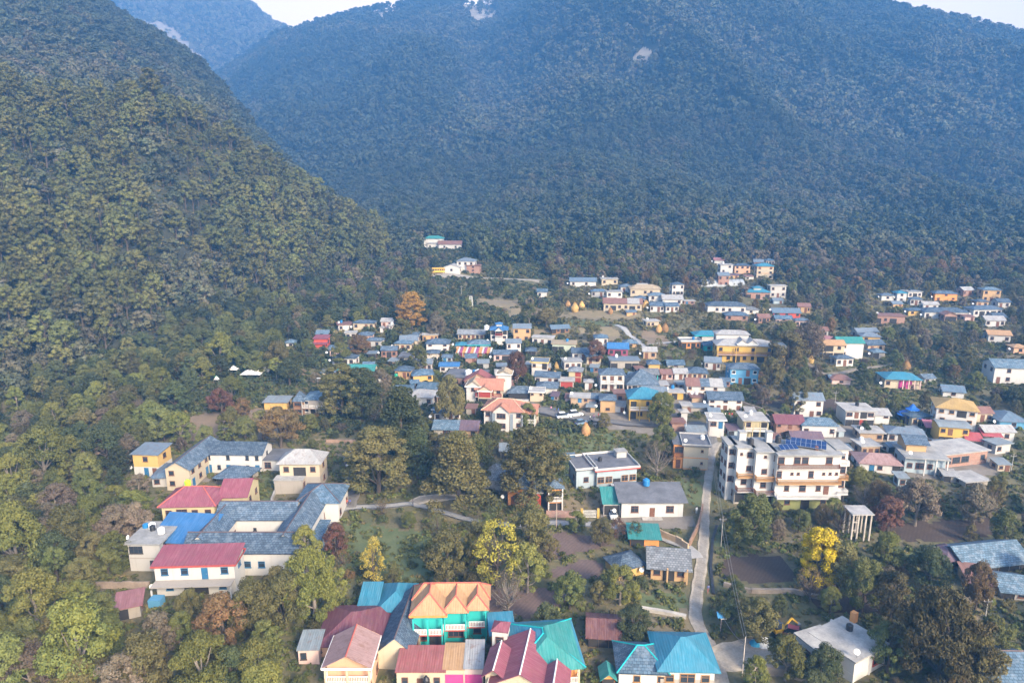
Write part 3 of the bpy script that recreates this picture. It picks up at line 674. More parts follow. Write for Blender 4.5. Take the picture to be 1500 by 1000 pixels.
def wing(par, base, w, d, h, rot, roof='hip', rcol='slate', wall='white', front=('wdw',), left=None, right=None, back=None, rise=None, oh=.5, ofr=None, obk=None, frame='brown', trim=None,
         door='brown', floors=None, plinth=None, bands=None, parapet=None, near=None, down=2.5, bal=(), caps=None, cols=None, wh=None, ww=None, name_wall='wall', prot=True):
    """one block of a building: wall, roof, windows, doors and balconies, each a part of its own"""
    P0 = par.location; L = tuple(Vector(base)-P0)
    mpp = to_px(*base)[2]/1000; near = (mpp < .165) if near is None else near
    nf = floors or len(front); fh = h/nf
    rise = rise if rise is not None else {'hip': .22, 'pyramid': .28, 'gable': .24, 'gabley': .24, 'shed': .12, 'shedback': .12, 'curved': .12, 'flat': 0}[roof]*min(w, d)
    b = MB(); x0, x1 = -w/2, w/2
    top = {0: h, 1: h, 2: h, 3: h}
    zb = -down
    if roof in ('shed', 'shedback'):
        zf, zk = (h, h+rise) if roof == 'shed' else (h+rise, h)
        b.poly([(x0, 0, zb), (x1, 0, zb), (x1, 0, zf), (x0, 0, zf)]); b.poly([(x1, 0, zb), (x1, d, zb), (x1, d, zk), (x1, 0, zf)])
        b.poly([(x1, d, zb), (x0, d, zb), (x0, d, zk), (x1, d, zk)]); b.poly([(x0, d, zb), (x0, 0, zb), (x0, 0, zf), (x0, d, zk)])
    elif roof == 'gable':
        b.poly([(x0, 0, zb), (x1, 0, zb), (x1, 0, h), (x0, 0, h)]); b.poly([(x1, 0, zb), (x1, d, zb), (x1, d, h), (x1, d/2, h+rise), (x1, 0, h)])
        b.poly([(x1, d, zb), (x0, d, zb), (x0, d, h), (x1, d, h)]); b.poly([(x0, d, zb), (x0, 0, zb), (x0, 0, h), (x0, d/2, h+rise), (x0, d, h)])
    elif roof == 'gabley':
        b.poly([(x0, 0, zb), (x1, 0, zb), (x1, 0, h), (0, 0, h+rise), (x0, 0, h)]); b.poly([(x1, 0, zb), (x1, d, zb), (x1, d, h), (x1, 0, h)])
        b.poly([(x1, d, zb), (x0, d, zb), (x0, d, h), (0, d, h+rise), (x1, d, h)]); b.poly([(x0, d, zb), (x0, 0, zb), (x0, 0, h), (x0, d, h)])
    else:
        b.poly([(x0, 0, zb), (x1, 0, zb), (x1, 0, h), (x0, 0, h)]); b.poly([(x1, 0, zb), (x1, d, zb), (x1, d, h), (x1, 0, h)])
        b.poly([(x1, d, zb), (x0, d, zb), (x0, d, h), (x1, d, h)]); b.poly([(x0, d, zb), (x0, 0, zb), (x0, 0, h), (x0, d, h)])
    b.build(name_wall, wall_of(wall) if isinstance(wall, str) else wall, par, L, rot)
    ax = 0 if roof in ('gable', 'hip', 'pyramid', 'shed', 'shedback', 'curved') else 1
    rm = roof_mesh(roof, w, d, h, rise, oh, .12, ofr, obk); ro = rm.build('roof', roof_of(rcol, ax), par, L, rot)
    if caps and getattr(rm, 'ridges', None):
        cb = MB()
        for a, c in rm.ridges: cb.tube(Vector(a)+Vector((0, 0, .02)), Vector(c)+Vector((0, 0, .02)), .11, .11, 6)
        cb.build('ridge_cap', plain('cap_'+caps, {'red': (.42, .10, .07), 'brown': (.10, .07, .07), 'pale': (.55, .42, .28), 'white': (.7, .7, .68), 'teal': (0, .34, .36), 'blue': (.05, .2, .4)}[caps]), ro)
    if trim:
        tb = MB(); z1, z2 = h-.34, h-.02
        if roof == 'flat': z1, z2 = h-.03, h+.27
        a = .04 + oh; f_ = (ofr if ofr is not None else oh)+.04; k_ = (obk if obk is not None else oh)+.04
        for (p, q, r_, s_) in ((x0-a, x1+a, -f_, -f_+.06), (x0-a, x1+a, d+k_-.06, d+k_), (x0-a, x0-a+.06, -f_+.06, d+k_-.06), (x1+a-.06, x1+a, -f_+.06, d+k_-.06)):
            tb.box(p, q, r_, s_, z1, z2)
        tb.build('fascia', plain('trim_'+trim, {'white': (.74, .73, .70), 'red': (.38, .07, .06), 'teal': (0, .34, .38), 'blue': (.04, .2, .45), 'brown': (.14, .07, .05), 'yellow': (.7, .5, .12), 'orange': (.6, .25, .06)}[trim]), par, L, rot)
    if parapet:
        pb = MB(); ph, pt = parapet[1], .15; a, f_, k_ = oh, (oh if ofr is None else ofr), (oh if obk is None else obk); zt = h+.225
        pb.box(x0-a, x1+a, -f_, -f_+pt, zt, zt+ph); pb.box(x0-a, x1+a, d+k_-pt, d+k_, zt, zt+ph); pb.box(x0-a, x0-a+pt, -f_+pt, d+k_-pt, zt, zt+ph); pb.box(x1+a-pt, x1+a, -f_+pt, d+k_-pt, zt, zt+ph)
        pb.build('parapet', wall_of(parapet[0]), par, L, rot)
    if plinth:
        pb = MB(); e = .03; ph = plinth[1]; pb.box(x0-e, x1+e, -e, d+e, -down, ph); pb.build('plinth', wall_of(plinth[0]), par, L, rot)
    if bands:
        bb = MB()
        for z in bands[1]: bb.box(x0-.05, x1+.05, -.05, d+.05, z-.1, z+.1)
        bb.build('band', wall_of(bands[0]), par, L, rot)
    def facade(rows, org, ang, length):
        for fi, row in enumerate(rows):
            n = len(row)
            if not n: continue
            step = length/n
            for i, ch in enumerate(row):
                if ch in '. ': continue
                x = -length/2 + step*(i+.5); z = fi*fh
                p = loc2w((0, 0, 0), rot, *org); q = loc2w((0, 0, 0), rot+ang, x, -(.035 if plinth and fi == 0 else 0)); loc = (L[0]+p.x+q.x, L[1]+p.y+q.y)
                W_ = ww or min(1.25, step*.62); H_ = wh or min(1.25, fh*.45)
                if ch == 'w': add_window(par, (*loc, L[2]+z+fh*.34), rot+ang, W_, H_, frame, near)
                elif ch == 's': add_window(par, (*loc, L[2]+z+fh*.5), rot+ang, min(.6, step*.5), min(.6, fh*.25), frame, near)
                elif ch == 'W': add_window(par, (*loc, L[2]+z+fh*.3), rot+ang, min(2.4, step*.85), min(1.5, fh*.52), frame, near)
                elif ch in 'dbD':
                    cc = {'d': FR[door], 'b': FR['blue'], 'D': OPENING_SHADE}[ch]  # openings get a dark panel with their inner shade painted on
                    add_door(par, (*loc, L[2]+z+.04), rot+ang, min(.95, step*.7) if ch != 'D' else step*.86, min(2.05, fh*.78), cc, near and ch != 'D')
                elif ch == 'g': add_door(par, (*loc, L[2]+z+.04), rot+ang, step*.84, min(2.4, fh*.82), FR['red'], False)
                elif ch == 'p': add_door(par, (*loc, L[2]+z+.04), rot+ang, step*.84, min(2.4, fh*.82), plain('magenta_shutter', (.45, .06, .22), .5), False)
    facade(front, (0, 0), 0, w)
    sd = tuple('w' if d < 7 else 'ww' for _ in range(nf))
    facade(sd if left is None else left, (x0, d/2), -PI/2, d); facade(sd if right is None else right, (x1, d/2), PI/2, d)
    if back: facade(back, (0, d), PI, w)
    for B in bal: balcony(par, L, rot, w, d, h, fh, B)
    if cols:     # columns carrying a deep eave: (y, number, colour, x0, x1)
        yy, n, cc, a, c = cols; 
        for i in range(n):
            x = x0+w*(a+(c-a)*i/max(1, n-1)); cb = MB(); cb.box(x-.13, x+.13, yy-.13, yy+.13, -down, h-.12); cb.build('column', wall_of(cc), par, L, rot)
    cs = [to_px(*loc2w(base, rot, sx*(w/2+oh*.5), y, z)) for sx in (-1, 1) for y in (0, d) for z in (0, h+(rise if roof != 'flat' else 0))]
    if prot: protect(cs, to_px(*base)[2])
    FOOT.append((*loc2w(base, rot, 0, d/2)[:2], math.hypot(w, d)/2+.3, base, rot, w, d))
    return ro
def balcony(par, L, rot, w, d, h, fh, B):
    """B = dict(f, x0, x1, dep, rail, slab, style, cols)"""
    f = B['f']; z = f*fh; xa = -w/2+w*B.get('x0', 0); xb = -w/2+w*B.get('x1', 1); dp = B.get('dep', 1.3)
    side = B.get('wrap', 0)
    sb = MB(); sb.box(xa, xb, -dp, -.003, z-.16, z); so = sb.build('balcony', wall_of(B.get('slab', 'white')), par, L, rot)
    rb = MB(); st = B.get('style', 'bars'); rh = .95
    def run(p, q):
        p = Vector(p); q = Vector(q); n = max(2, int((q-p).length/.22))
        if st == 'wall':
            dx = (q-p).normalized(); nx = Vector((-dx.y, dx.x, 0))*.05
            rb.hexa([p-nx, q-nx, q+nx, p+nx, p-nx+Vector((0, 0, rh)), q-nx+Vector((0, 0, rh)), q+nx+Vector((0, 0, rh)), p+nx+Vector((0, 0, rh))]); return
        for i in range(n+1):
            c = p.lerp(q, i/n); t_ = .035 if st == 'bars' else .06; rb.box(c.x-t_, c.x+t_, c.y-t_, c.y+t_, z+.002, z+rh-.08)
        dx = (q-p).normalized(); nx = Vector((-dx.y, dx.x, 0))*.06
        for za, zb_ in ((z+rh-.08, z+rh), (z+.06, z+.12)):
            A = [p-nx, q-nx, q+nx, p+nx]; rb.hexa([(v.x, v.y, za) for v in A]+[(v.x, v.y, zb_) for v in A])
    if st != 'none':
        zz = z
        run((xa+.08, -dp+.08, z), (xb-.08, -dp+.08, z)); run((xa+.08, -.1, z), (xa+.08, -dp+.2, z)); run((xb-.08, -dp+.2, z), (xb-.08, -.1, z))
        rb.build('railing', FR[B['rail']] if B.get('rail', 'white') in FR else wall_of(B['rail']), par, L, rot)
    n = B.get('cols', 0)
    for i in range(n):
        x = xa+.15+(xb-xa-.3)*i/max(1, n-1); zt = B.get('ctop', h-.13); cb = MB(); cb.box(x-.12, x+.12, -dp+.0, -dp+.24, (-2.5 if B.get('cdown', 1) else z), zt); cb.build('column', wall_of(B.get('ccol', 'white')), par, L, rot)
def near_label(px, py, s): LANDMARKS.append((px, py, s))
def bld(label, px, py, wpx, hpx, dep, rot, roof='hip', rcol='slate', wall='white', front=('wdw',), name='house', cat='house', group=None, short=None, hm=None, **k):
    """a building placed where its front stands on the ground in the picture"""
    base = at(px, py); rot = R(rot); w = solve_w(base, rot, wpx); h = hm or solve_h(base, hpx)
    par = empty(name, base, label, cat, group)
    wing(par, base, w, dep, h, rot, roof, rcol, wall, front, **k)
    near_label(px, py-hpx, short or label)
    return par, base, rot, w, h
def more(par, px, py, wpx, hpx, dep, rot, *a, hm=None, zfrom=None, **k):
    base = at(px, py); rot = R(rot); w = solve_w(base, rot, wpx); h = hm or solve_h(base, hpx)
    wing(par, base, w, dep, h, rot, *a, **k); return base, rot, w, h
def sub(info, x, y, w, d, h, *a, z=0, drot=0, **k):
    par, base, rot = info[0], info[1], info[2]
    wing(par, loc2w(base, rot, x, y, z), w, d, h, rot+R(drot), *a, **k)
def chimney(info, x, y, z, h=1.2, s=.5, wall='white'):
    par, base, rot = info[:3]; MB().box(x-s/2, x+s/2, y-s/2, y+s/2, z, z+h).build('chimney', wall_of(wall), par, tuple(base-par.location), rot)
# ------------------------------------------------------------------ small things
def water_tank(pos, r=.6, h=1.2, mat=None, label='', group='rooftop water tanks'):
    mat = mat or BLACK; e = empty('water_tank', pos, label, 'water tank', group)
    b = MB(); prof = [(r*.98, 0)]
    for i in range(5): z = h*.8*(i/5); prof += [(r, z+.04), (r, z+h*.12), (r*.96, z+h*.145)]
    prof += [(r*.9, h*.82), (r*.35, h*.95)]; b.lathe(prof, 16); b.build('tank_body', mat, e, smooth=False)
    MB().lathe([(0.01, h*1.02), (r*.34, h*1.0), (r*.36, h*.93)][::-1], 12).build('lid', mat, e)
    return e
def roof_pt(info, x, y, z): return loc2w(info[1], info[2], x, y, z)
def solar_panel(pos, rz, label, nx=4, ny=2, group='rooftop solar panels', tilt=22):
    e = empty('solar_panel', pos, label, 'solar panel', group, rz)
    c, s = math.cos(R(tilt)), math.sin(R(tilt)); PW, PH = 1.0, 1.6
    b = MB(); g = MB(); 
    for i in range(nx):
        for j in range(ny):
            xa, xb = (i-nx/2)*PW+.03, (i-nx/2+1)*PW-.03; a, q = j*PH+.03, (j+1)*PH-.03
            P = [(xa, a*c, .35+a*s), (xb, a*c, .35+a*s), (xb, q*c, .35+q*s), (xa, q*c, .35+q*s)]
            g.hexa([(p[0], p[1], p[2]-.03) for p in P]+[(p[0], p[1], p[2]+.012) for p in P])
    xa, xb, q = -nx*PW/2, nx*PW/2, ny*PH
    P = [(xa, 0, .35), (xb, 0, .35), (xb, q*c, .35+q*s), (xa, q*c, .35+q*s)]; b.hexa([(p[0], p[1], p[2]-.035) for p in P]+[(p[0], p[1], p[2]) for p in P])
    g.build('cells', plain('solar_cells', (.012, .035, .12), .12, .4, 2), e); b.build('backing', plain('aluminium', (.55, .56, .58), .35, .1, 3, .5), e)
    for x in (xa+.2, xb-.2):
        lg = MB(); lg.tube((x, .1, 0), (x, .1, .36), .03, .03, 6); lg.tube((x, q*c-.1, 0), (x, q*c-.1, .33+q*s), .03, .03, 6); lg.build('support', METAL, e)
    return e
def haystack(px, py, hpx, label, wide=1.0, group='haystacks in the village'):
    p = at(px, py); h = solve_h(p, hpx); r = h*.36*wide
    rng = np.random.default_rng(int(px)); P = []; Nn = []
    prof = [(0, .72), (.12, .85), (.3, 1.0), (.5, .98), (.68, .8), (.85, .45), (1, .05)]
    for i in range(2200):
        t_ = rng.random(); rr = np.interp(t_, [q[0] for q in prof], [q[1] for q in prof])*r*(1+rng.normal()*.03); a = rng.uniform(0, 2*PI)
        P.append((rr*math.cos(a), rr*math.sin(a), t_*h)); Nn.append((math.cos(a), math.sin(a), .6))
    V, F = leaf_cloud(np.array(P), np.array(Nn), .34*h/3, rng, .75, 3.0, .8)
    e = empty('haystack', p, label, 'haystack', group)
    m = leafmat('straw', (.58, .36, .13), (.42, .26, .10))
    link('straw', quick_mesh('straw', V, F), m, e); MB().lathe([(q[1]*r*.93, q[0]*h) for q in prof], 14).build('straw_core', plain('straw_inner', (.42, .25, .09), .95, .3, 4), e, smooth=True)
    return e
def pole(px, py, hpx, label, mat=None, cross=True, r=.09, h=None, group='utility poles along the lanes'):
    p = at(px, py); h = h or solve_h(p, hpx); e = empty('utility_pole', p, label, 'pole', group)
    MB().tube((0, 0, -.5), (0, 0, h), r, r*.6, 8).build('shaft', mat or concrete((.4, .38, .35)), e)
    if cross:
        MB().box(-.7, .7, -.05, .05, h-.7, h-.6).build('crossarm', METAL, e)
        for x in (-.6, 0, .6): MB().lathe([(.05, h-.6), (.07, h-.5), (.05, h-.42), (.01, h-.38)], 8, (x, 0, 0)).build('insulator', plain('ceramic', (.35, .3, .28), .3), e)
    return p, h
def wire(a, b, sag, label, r=.025, mat=None):
    a = Vector(a); b = Vector(b); m = MB(); n = 14; pts = []
    for i in range(n+1):
        t_ = i/n; q = a.lerp(b, t_); q.z -= sag*4*t_*(1-t_); pts.append(q-a)
    m.path(pts, [r]*(n+1), 5)
    tag(m.build('overhead_wire', mat or METAL, None, a), label, 'wire', 'overhead wires')
def car(px, py, length, rz, mat, label, suv=False, group='parked cars'):
    p = at(px, py); e = empty('parked_car', p, label, 'car', group, R(rz)); Lh = length/2; Wd = .86; H1 = .78 if not suv else .95; H2 = 1.45 if not suv else 1.75
    def loft(secs):
        b = MB(); k = []
        for x, hw, zb, zt in secs:
            k.append(len(b.v)); b.v += [(x, -hw, zb), (x, -hw*1.02, (zb+zt)/2), (x, -hw*.93, zt), (x, hw*.93, zt), (x, hw*1.02, (zb+zt)/2), (x, hw, zb)]
        for i in range(len(k)-1):
            for j in range(6):
                q = (j+1) % 6; b.f.append((k[i]+j, k[i]+q, k[i+1]+q, k[i+1]+j)); b.m.append(0)
        b.f.append(tuple(k[0]+5-j for j in range(6))); b.m.append(0); b.f.append(tuple(k[-1]+j for j in range(6))); b.m.append(0); return b
    body = loft([(-Lh, Wd*.8, .35, H1*.8), (-Lh+.12, Wd*.95, .25, H1*.96), (-Lh*.6, Wd, .22, H1), (0, Wd, .22, H1), (Lh*.5, Wd, .22, H1*.97), (Lh-.25, Wd*.93, .24, H1*.82), (Lh, Wd*.75, .33, H1*.66)])
    body.build('body', mat, e, smooth=True)
    cab = loft([(-Lh*.93, Wd*.78, H1-.05, H1+.02), (-Lh*.72, Wd*.76, H1-.05, H2-.08), (-Lh*.2, Wd*.77, H1-.05, H2), (Lh*.12, Wd*.76, H1-.05, H2-.05), (Lh*.42, Wd*.8, H1-.05, H1+.02)])
    cab.build('windows', GLASS, e)
    MB().box(-Lh*.66, Lh*.1, -Wd*.66, Wd*.66, H2-.055, H2+.02).build('roof', mat, e)
    for sx in (-.62, .62):
        for sy in (-1, 1):
            wv = MB(); wv.tube((0, -.1, 0), (0, .1, 0), .31, .31, 14); o = wv.build('wheel', plain('tyre', (.02, .02, .02), .9), e, (Lh*sx, sy*(Wd-.06), .31))
            MB().tube((0, -.115, 0), (0, .115, 0), .17, .17, 10).build('rim', METAL, o)
    for sy in (-1, 1):
        MB().box(Lh-.12, Lh-.01, sy*.5-.16, sy*.5+.16, .5, .64).build('headlight', plain('lamp_glass', (.7, .7, .68), .2), e)
        MB().box(-Lh+.0, -Lh+.1, sy*.55-.12, sy*.55+.12, .55, .75).build('taillight', plain('tail_red', (.4, .02, .02), .3), e)
    return e
def draped(name, poly_or_line, mat, lift=.06, width=None, step=1.2, label=None, kind='structure'):
    """a sheet lying on the ground: picture polygon, or a line with widths in metres"""
    b = MB()
    if width is not None:
        P = [at(*p) for p in poly_or_line]; pts = [];  ws = []
        for i in range(len(P)-1):
            n = max(2, int((P[i+1]-P[i]).length/step))
            p0 = P[max(0, i-1)]; p1 = P[i]; p2 = P[i+1]; p3 = P[min(len(P)-1, i+2)]
            for j in range(n):
                t_ = j/n; q = .5*((2*p1)+(p2-p0)*t_+(2*p0-5*p1+4*p2-p3)*t_*t_+(3*p1-p0-3*p2+p3)*t_**3)
                pts.append(q); wi = width if isinstance(width, (int, float)) else width[i]*(1-t_)+width[i+1]*t_; ws.append(wi)
        pts.append(P[-1]); ws.append(width if isinstance(width, (int, float)) else width[-1])
        rows = []; ncx = 5
        for i, q in enumerate(pts):
            a = pts[max(0, i-1)]; c = pts[min(len(pts)-1, i+1)]; d_ = Vector((c.x-a.x, c.y-a.y, 0)).normalized(); nn = Vector((-d_.y, d_.x, 0))
            row = []
            for k in range(ncx):
                s_ = (k/(ncx-1)-.5)*ws[i]*(1+.08*math.sin(i*1.7)); x, y = q.x+nn.x*s_, q.y+nn.y*s_; row.append((x, y))
            rows.append(row)
        sx = 0
        for row in rows:
            zz = max(float(Hz(x, y)) for x, y in row) if ws[0] < 5 else None
            for (x, y) in row: b.v.append((x, y, (zz if zz is not None else float(Hz(x, y)))+lift))
        for i in range(len(rows)-1):
            for k in range(ncx-1): a = i*ncx+k; b.f.append((a, a+ncx, a+ncx+1, a+1)); b.m.append(0)
        # skirt, so that the edge has thickness
        for i in range(len(rows)-1):
            for k, sg in ((0, 1), (ncx-1, -1)):
                a = b.v[i*ncx+k]; c = b.v[(i+1)*ncx+k]; n = len(b.v); b.v += [(a[0], a[1], a[2]-1.0), (c[0], c[1], c[2]-1.0)]
                b.f.append((i*ncx+k, n, n+1, (i+1)*ncx+k)); b.m.append(0)
        GEO_LINES.append(([(q.x, q.y) for q in pts], max(ws)/2))
    else:
        poly = [at(*p) for p in poly_or_line]; P2 = [(p.x, p.y) for p in poly]
        x0 = min(p[0] for p in P2); x1 = max(p[0] for p in P2); y0 = min(p[1] for p in P2); y1 = max(p[1] for p in P2)
        st = max(.5, min(step, (x1-x0)/12)); xs = np.arange(x0, x1+st, st); ys = np.arange(y0, y1+st, st); X, Y = np.meshgrid(xs, ys)
        X = X+vnoise(X*.9, Y*.9, 5)*st*.4; Y = Y+vnoise(X*.9, Y*.9, 8)*st*.4
        Z = Hz(X, Y)+lift; idx = np.arange(X.size).reshape(X.shape); cx = (X[:-1, :-1]+X[1:, 1:])/2; cy = (Y[:-1, :-1]+Y[1:, 1:])/2
        sz = max(3.4, (x1-x0)*.10); wob = vnoise(cx/sz, cy/sz, 3)*sz*.8+vnoise(cx/sz*3, cy/sz*3, 4)*sz*.4
        k = in_poly(cx+wob, cy+wob, P2)
        F = np.stack([idx[:-1, :-1], idx[:-1, 1:], idx[1:, 1:], idx[1:, :-1]], -1)[k]
        me = quick_mesh(name, np.stack([X, Y, Z], -1).reshape(-1, 3), F, True)
        bm = bmesh.new(); bm.from_mesh(me); bmesh.ops.delete(bm, geom=[v for v in bm.verts if not v.link_faces], context='VERTS'); bm.to_mesh(me); bm.free()
        o = link(name, me, mat); tag(o, label, None, None, kind); GEO_POLY.append(P2)
        if mat.name not in ('meadow_grass', 'dry_grass'): HARD_POLY.append(P2)
        return o
    o = b.build(name, mat, smooth=True); tag(o, label, None, None, kind); return o
GEO_LINES = []; GEO_POLY = []; HARD_POLY = []
def person(px, py, h, rz, top, legs, label, skin=(.25, .15, .1), pose=0):
    p = at(px, py); e = empty('person', p, label, 'person', None, R(rz))
    me = bpy.data.meshes.new('body'); s = h/1.75
    V = [(0, 0, .95), (0, 0, 1.15), (0, 0, 1.38), (0, 0, 1.5), (0, .02, 1.6), (0, .02, 1.7), (-.17, 0, 1.4), (-.24, .02, 1.12), (-.22, -.1, .88), (.17, 0, 1.4), (.24, .02, 1.12), (.22, -.12, .9), (-.1, 0, .9), (-.12, -.05-pose*.15, .5), (-.12, .02-pose*.25, .06), (-.12, -.12-pose*.25, .03), (.1, 0, .9), (.12, -.02+pose*.12, .5), (.12, .05+pose*.3, .06), (.12, -.1+pose*.3, .03)]
    E = [(0, 1), (1, 2), (2, 3), (3, 4), (4, 5), (2, 6), (6, 7), (7, 8), (2, 9), (9, 10), (10, 11), (0, 12), (12, 13), (13, 14), (14, 15), (0, 16), (16, 17), (17, 18), (18, 19)]
    rad = [.15, .14, .16, .06, .095, .08, .07, .05, .035, .07, .05, .035, .1, .07, .045, .035, .1, .07, .045, .035]
    me.from_pydata([(a*s, b_*s, c*s) for a, b_, c in V], E, []); o = link('body', me, None, e)
    sk_ = o.modifiers.new('skin', 'SKIN')
    for i, r_ in enumerate(rad): me.skin_vertices[0].data[i].radius = (r_*s, r_*s)
    me.skin_vertices[0].data[0].use_root = True
    o.modifiers.new('sub', 'SUBSURF').levels = 1; o.modifiers['sub'].render_levels = 1
    key = 'clothes_%.2f_%.2f_%.2f' % tuple(top)
    m, t, b = nt(key); sx = t.nodes.new('ShaderNodeSeparateXYZ'); t.links.new(coords(t), sx.inputs[0])
    f1 = t.nodes.new('ShaderNodeMath'); f1.operation = 'GREATER_THAN'; f1.inputs[1].default_value = .98*s; t.links.new(sx.outputs[2], f1.inputs[0])
    f2 = t.nodes.new('ShaderNodeMath'); f2.operation = 'GREATER_THAN'; f2.inputs[1].default_value = 1.47*s; t.links.new(sx.outputs[2], f2.inputs[0])
    t.links.new(mix(t, f2.outputs[0], mix(t, f1.outputs[0], legs, top), skin), b.inputs['Base Color']); b.inputs['Roughness'].default_value = .9; me.materials.append(m)
    hb = MB().lathe([(.001, 1.80*s), (.07*s, 1.78*s), (.105*s, 1.7*s), (.1*s, 1.64*s)][::-1], 12, (0, .035*s, 0)); hb.build('hair', plain('black_hair', (.015, .012, .01), .6), e, smooth=True)
    return e
# ================================================================== lower village, nearest houses
W = 'white'
# teal guesthouse with orange hipped roof
i1 = bld('two storey teal guesthouse with orange hipped roof and white balustrades', 629, 944, 44, 47, 6.4, 1, 'hip', 'orange', 'teal', ('WD', '..'), name='guesthouse', cat='guesthouse', rise=2.1, oh=.55, ofr=.7, caps='red', trim='orange',
         bal=[dict(f=1, dep=1.5, rail='white', slab='red', cols=3, ccol='teal', style='baluster')], short='teal guesthouse')
h1 = i1[4]
sub(i1, 3.2, 3.4, 11.6, 3.2, h1+.1, 'hip', 'orange', 'teal', ('', ''), rise=1.75, oh=.35, down=0, near=True, left=('', ''), right=('', ''), caps='red')
sub(i1, i1[3]/2+1.75, .8, 3.5, 5.8, h1, 'hip', 'orange', 'teal', ('W', '.'), rise=1.7, oh=.3, ofr=.9, caps='red', near=True, bal=[dict(f=1, dep=1.2, rail='white', slab='red', cols=2, ccol='teal', style='baluster')])
sub(i1, i1[3]/2+5.0, 1.4, 3.0, 5.2, h1, 'hip', 'orange', 'teal', ('w', '.'), rise=1.6, oh=.4, ofr=.9, caps='red', near=True, bal=[dict(f=1, dep=1.1, rail='white', slab='red', cols=2, ccol='teal', style='baluster')])
# teal annex and hut on its left
i2 = bld('low teal annex under a curved bright teal roof, joined to the guesthouse', 578, 915, 46, 22, 7, 0, 'hip', 'teal', 'teal', ('.w',), rise=1.9, short='teal annex')
i3 = bld('small square teal hut with a flat sheet of teal roofing', 540, 906, 25, 19, 4.5, 0, 'shed', 'teal', 'teal', ('.dd',), name='hut', cat='hut', rise=1.2, oh=.35, left=('',), door='dark', short='teal hut')
# rusty maroon roof house
i4 = bld('house under a broad faded maroon tin roof patched with rust', 515, 962, 92, 20, 9, 3, 'hip', 'maroon', 'peach', ('...',), rise=2.3, oh=.6, short='faded maroon roof house')
i5 = bld('peach house front with open upper veranda under a pink gabled awning roof', 514, 1010, 66, 44, 5.5, 0, 'gabley', 'dustypink', 'peach', ('ddW', '...'), rise=1.7, oh=.3, ofr=1.6, obk=-.2, trim='white',
         bal=[dict(f=1, dep=1.5, rail='white', slab='peach', cols=3, ccol='cream')], caps='red', short='peach veranda house')
# slate roof in two falls
i6 = bld('house with a tall blue slate roof squeezed between the maroon roof and the guesthouse', 580, 980, 50, 26, 13, -4, 'gabley', 'slate', 'cream', ('..',), rise=2.2, oh=.2, caps='brown', short='narrow slate roof house')
# red + orange + white sheet roofs
i7 = bld('shop row under red, orange and white corrugated sheets', 617, 1012, 70, 29, 4.6, 0, 'shed', 'red', 'cream', ('wdw',), name='shop', cat='shop', rise=.5, oh=.2, near=True, ww=.9, short='red corrugated shop row')
more(i7[0], 665, 1010, 31, 30, 4.8, 0, 'shed', 'orange', 'cream', ('p',), rise=.5, oh=.1)
more(i7[0], 694, 1010, 28, 31, 5.4, 0, 'shed', 'pale', 'pink', ('p',), rise=.5, oh=.1)
# maroon roof with dormers
i8 = bld('crimson tin roofed house with small gabled dormers at the bottom edge of the village', 762, 1050, 84, 46, 8.5, -10, 'gabley', 'crimson', 'cream', ('wdw', 'www'), rise=2.0, oh=.5, caps='white', trim='white', short='crimson dormer house')
sub(i8, -3.6, 1.0, 2.6, 4.5, i8[4]+.9, 'gabley', 'crimson', 'cream', ('', 'w'), rise=1.0, oh=.35, ofr=1.2, caps='white', down=0, near=True, left=('', ''), right=('', ''))
sub(i8, -4.4, 8.4, 2.2, 2.2, i8[4]+1.6, 'pyramid', 'crimson', 'white', ('', 'w'), rise=.8, oh=.15, down=0, near=True, left=('', ''), right=('', ''))
sub(i8, 4.4, -1.3, 3.2, 5.0, i8[4]+.2, 'gabley', 'crimson', 'cream', ('', 'w'), rise=1.2, oh=.35, caps='white', down=0, near=True, left=('', ''), right=('', ''))
# great teal/green roof house
i9 = bld('large house under a sweeping blue and green hipped roof with orange posts', 800, 1014, 92, 44, 8.5, 6, 'hip', 'teal', 'orange', ('wdw', 'ww.'), rise=2.2, oh=.8, ofr=1.5, caps='teal', bal=[dict(f=1, x0=.45, dep=1.5, rail='white', slab='white', cols=3, ccol='cream')], short='blue and green roof house')
sub(i9, i9[3]/2-4.0, -.4, 7.6, 8.6, i9[4]+.12, 'hip', 'tealgreen', 'orange', ('', ''), rise=2.25, oh=.7, ofr=1.4, down=0, left=('', ''), right=('', ''), near=True)
sub(i9, -i9[3]/2-1.0, 7.5, 3.0, 4, i9[4]-.4, 'shed', 'teal', 'orange', ('', 'd'), rise=.4, bal=[dict(f=1, dep=1.0, rail='white', slab='white', cols=2, ccol='orange')], near=True)
# hut
i10 = bld('dark wooden cowshed with a rusty dark red sheet roof', 884, 948, 44, 16, 5.5, -6, 'gable', 'darkred', 'wood', ('DDD',), name='shed', cat='shed', rise=1.1, oh=.5, short='dark red cowshed')
# teal roof white house
i11 = bld('white house under a plain rectangular teal roof beside the lane junction', 1006, 1008, 78, 29, 7.4, -2, 'hip', 'teal', W, ('wWw',), rise=2.4, oh=.7, frame='wood', plinth=('stone', 1.5), short='plain teal roof house')
i12 = bld('white house with lichen spotted slate hip roof edged in teal', 941, 1006, 70, 22, 6.2, -3, 'hip', 'bslate', W, ('.w.w',), rise=2.0, oh=.4, caps='teal', frame='wood', short='teal edged slate house')
i12b = bld('tiny kiosk with a green gabled roof beside the slate house', 891, 1004, 17, 12, 2.2, 0, 'gabley', 'tealgreen', 'orange', ('D',), name='kiosk', cat='kiosk', rise=.7, oh=.4, short='green roofed kiosk')
i13 = bld('small pink hut with pale blue tin roof and one dark window', 453, 972, 30, 21, 3.8, 3, 'shed', 'metal', 'pink', ('w.',), name='hut', cat='hut', rise=.4, oh=.2, frame='dark', short='small pink hut')
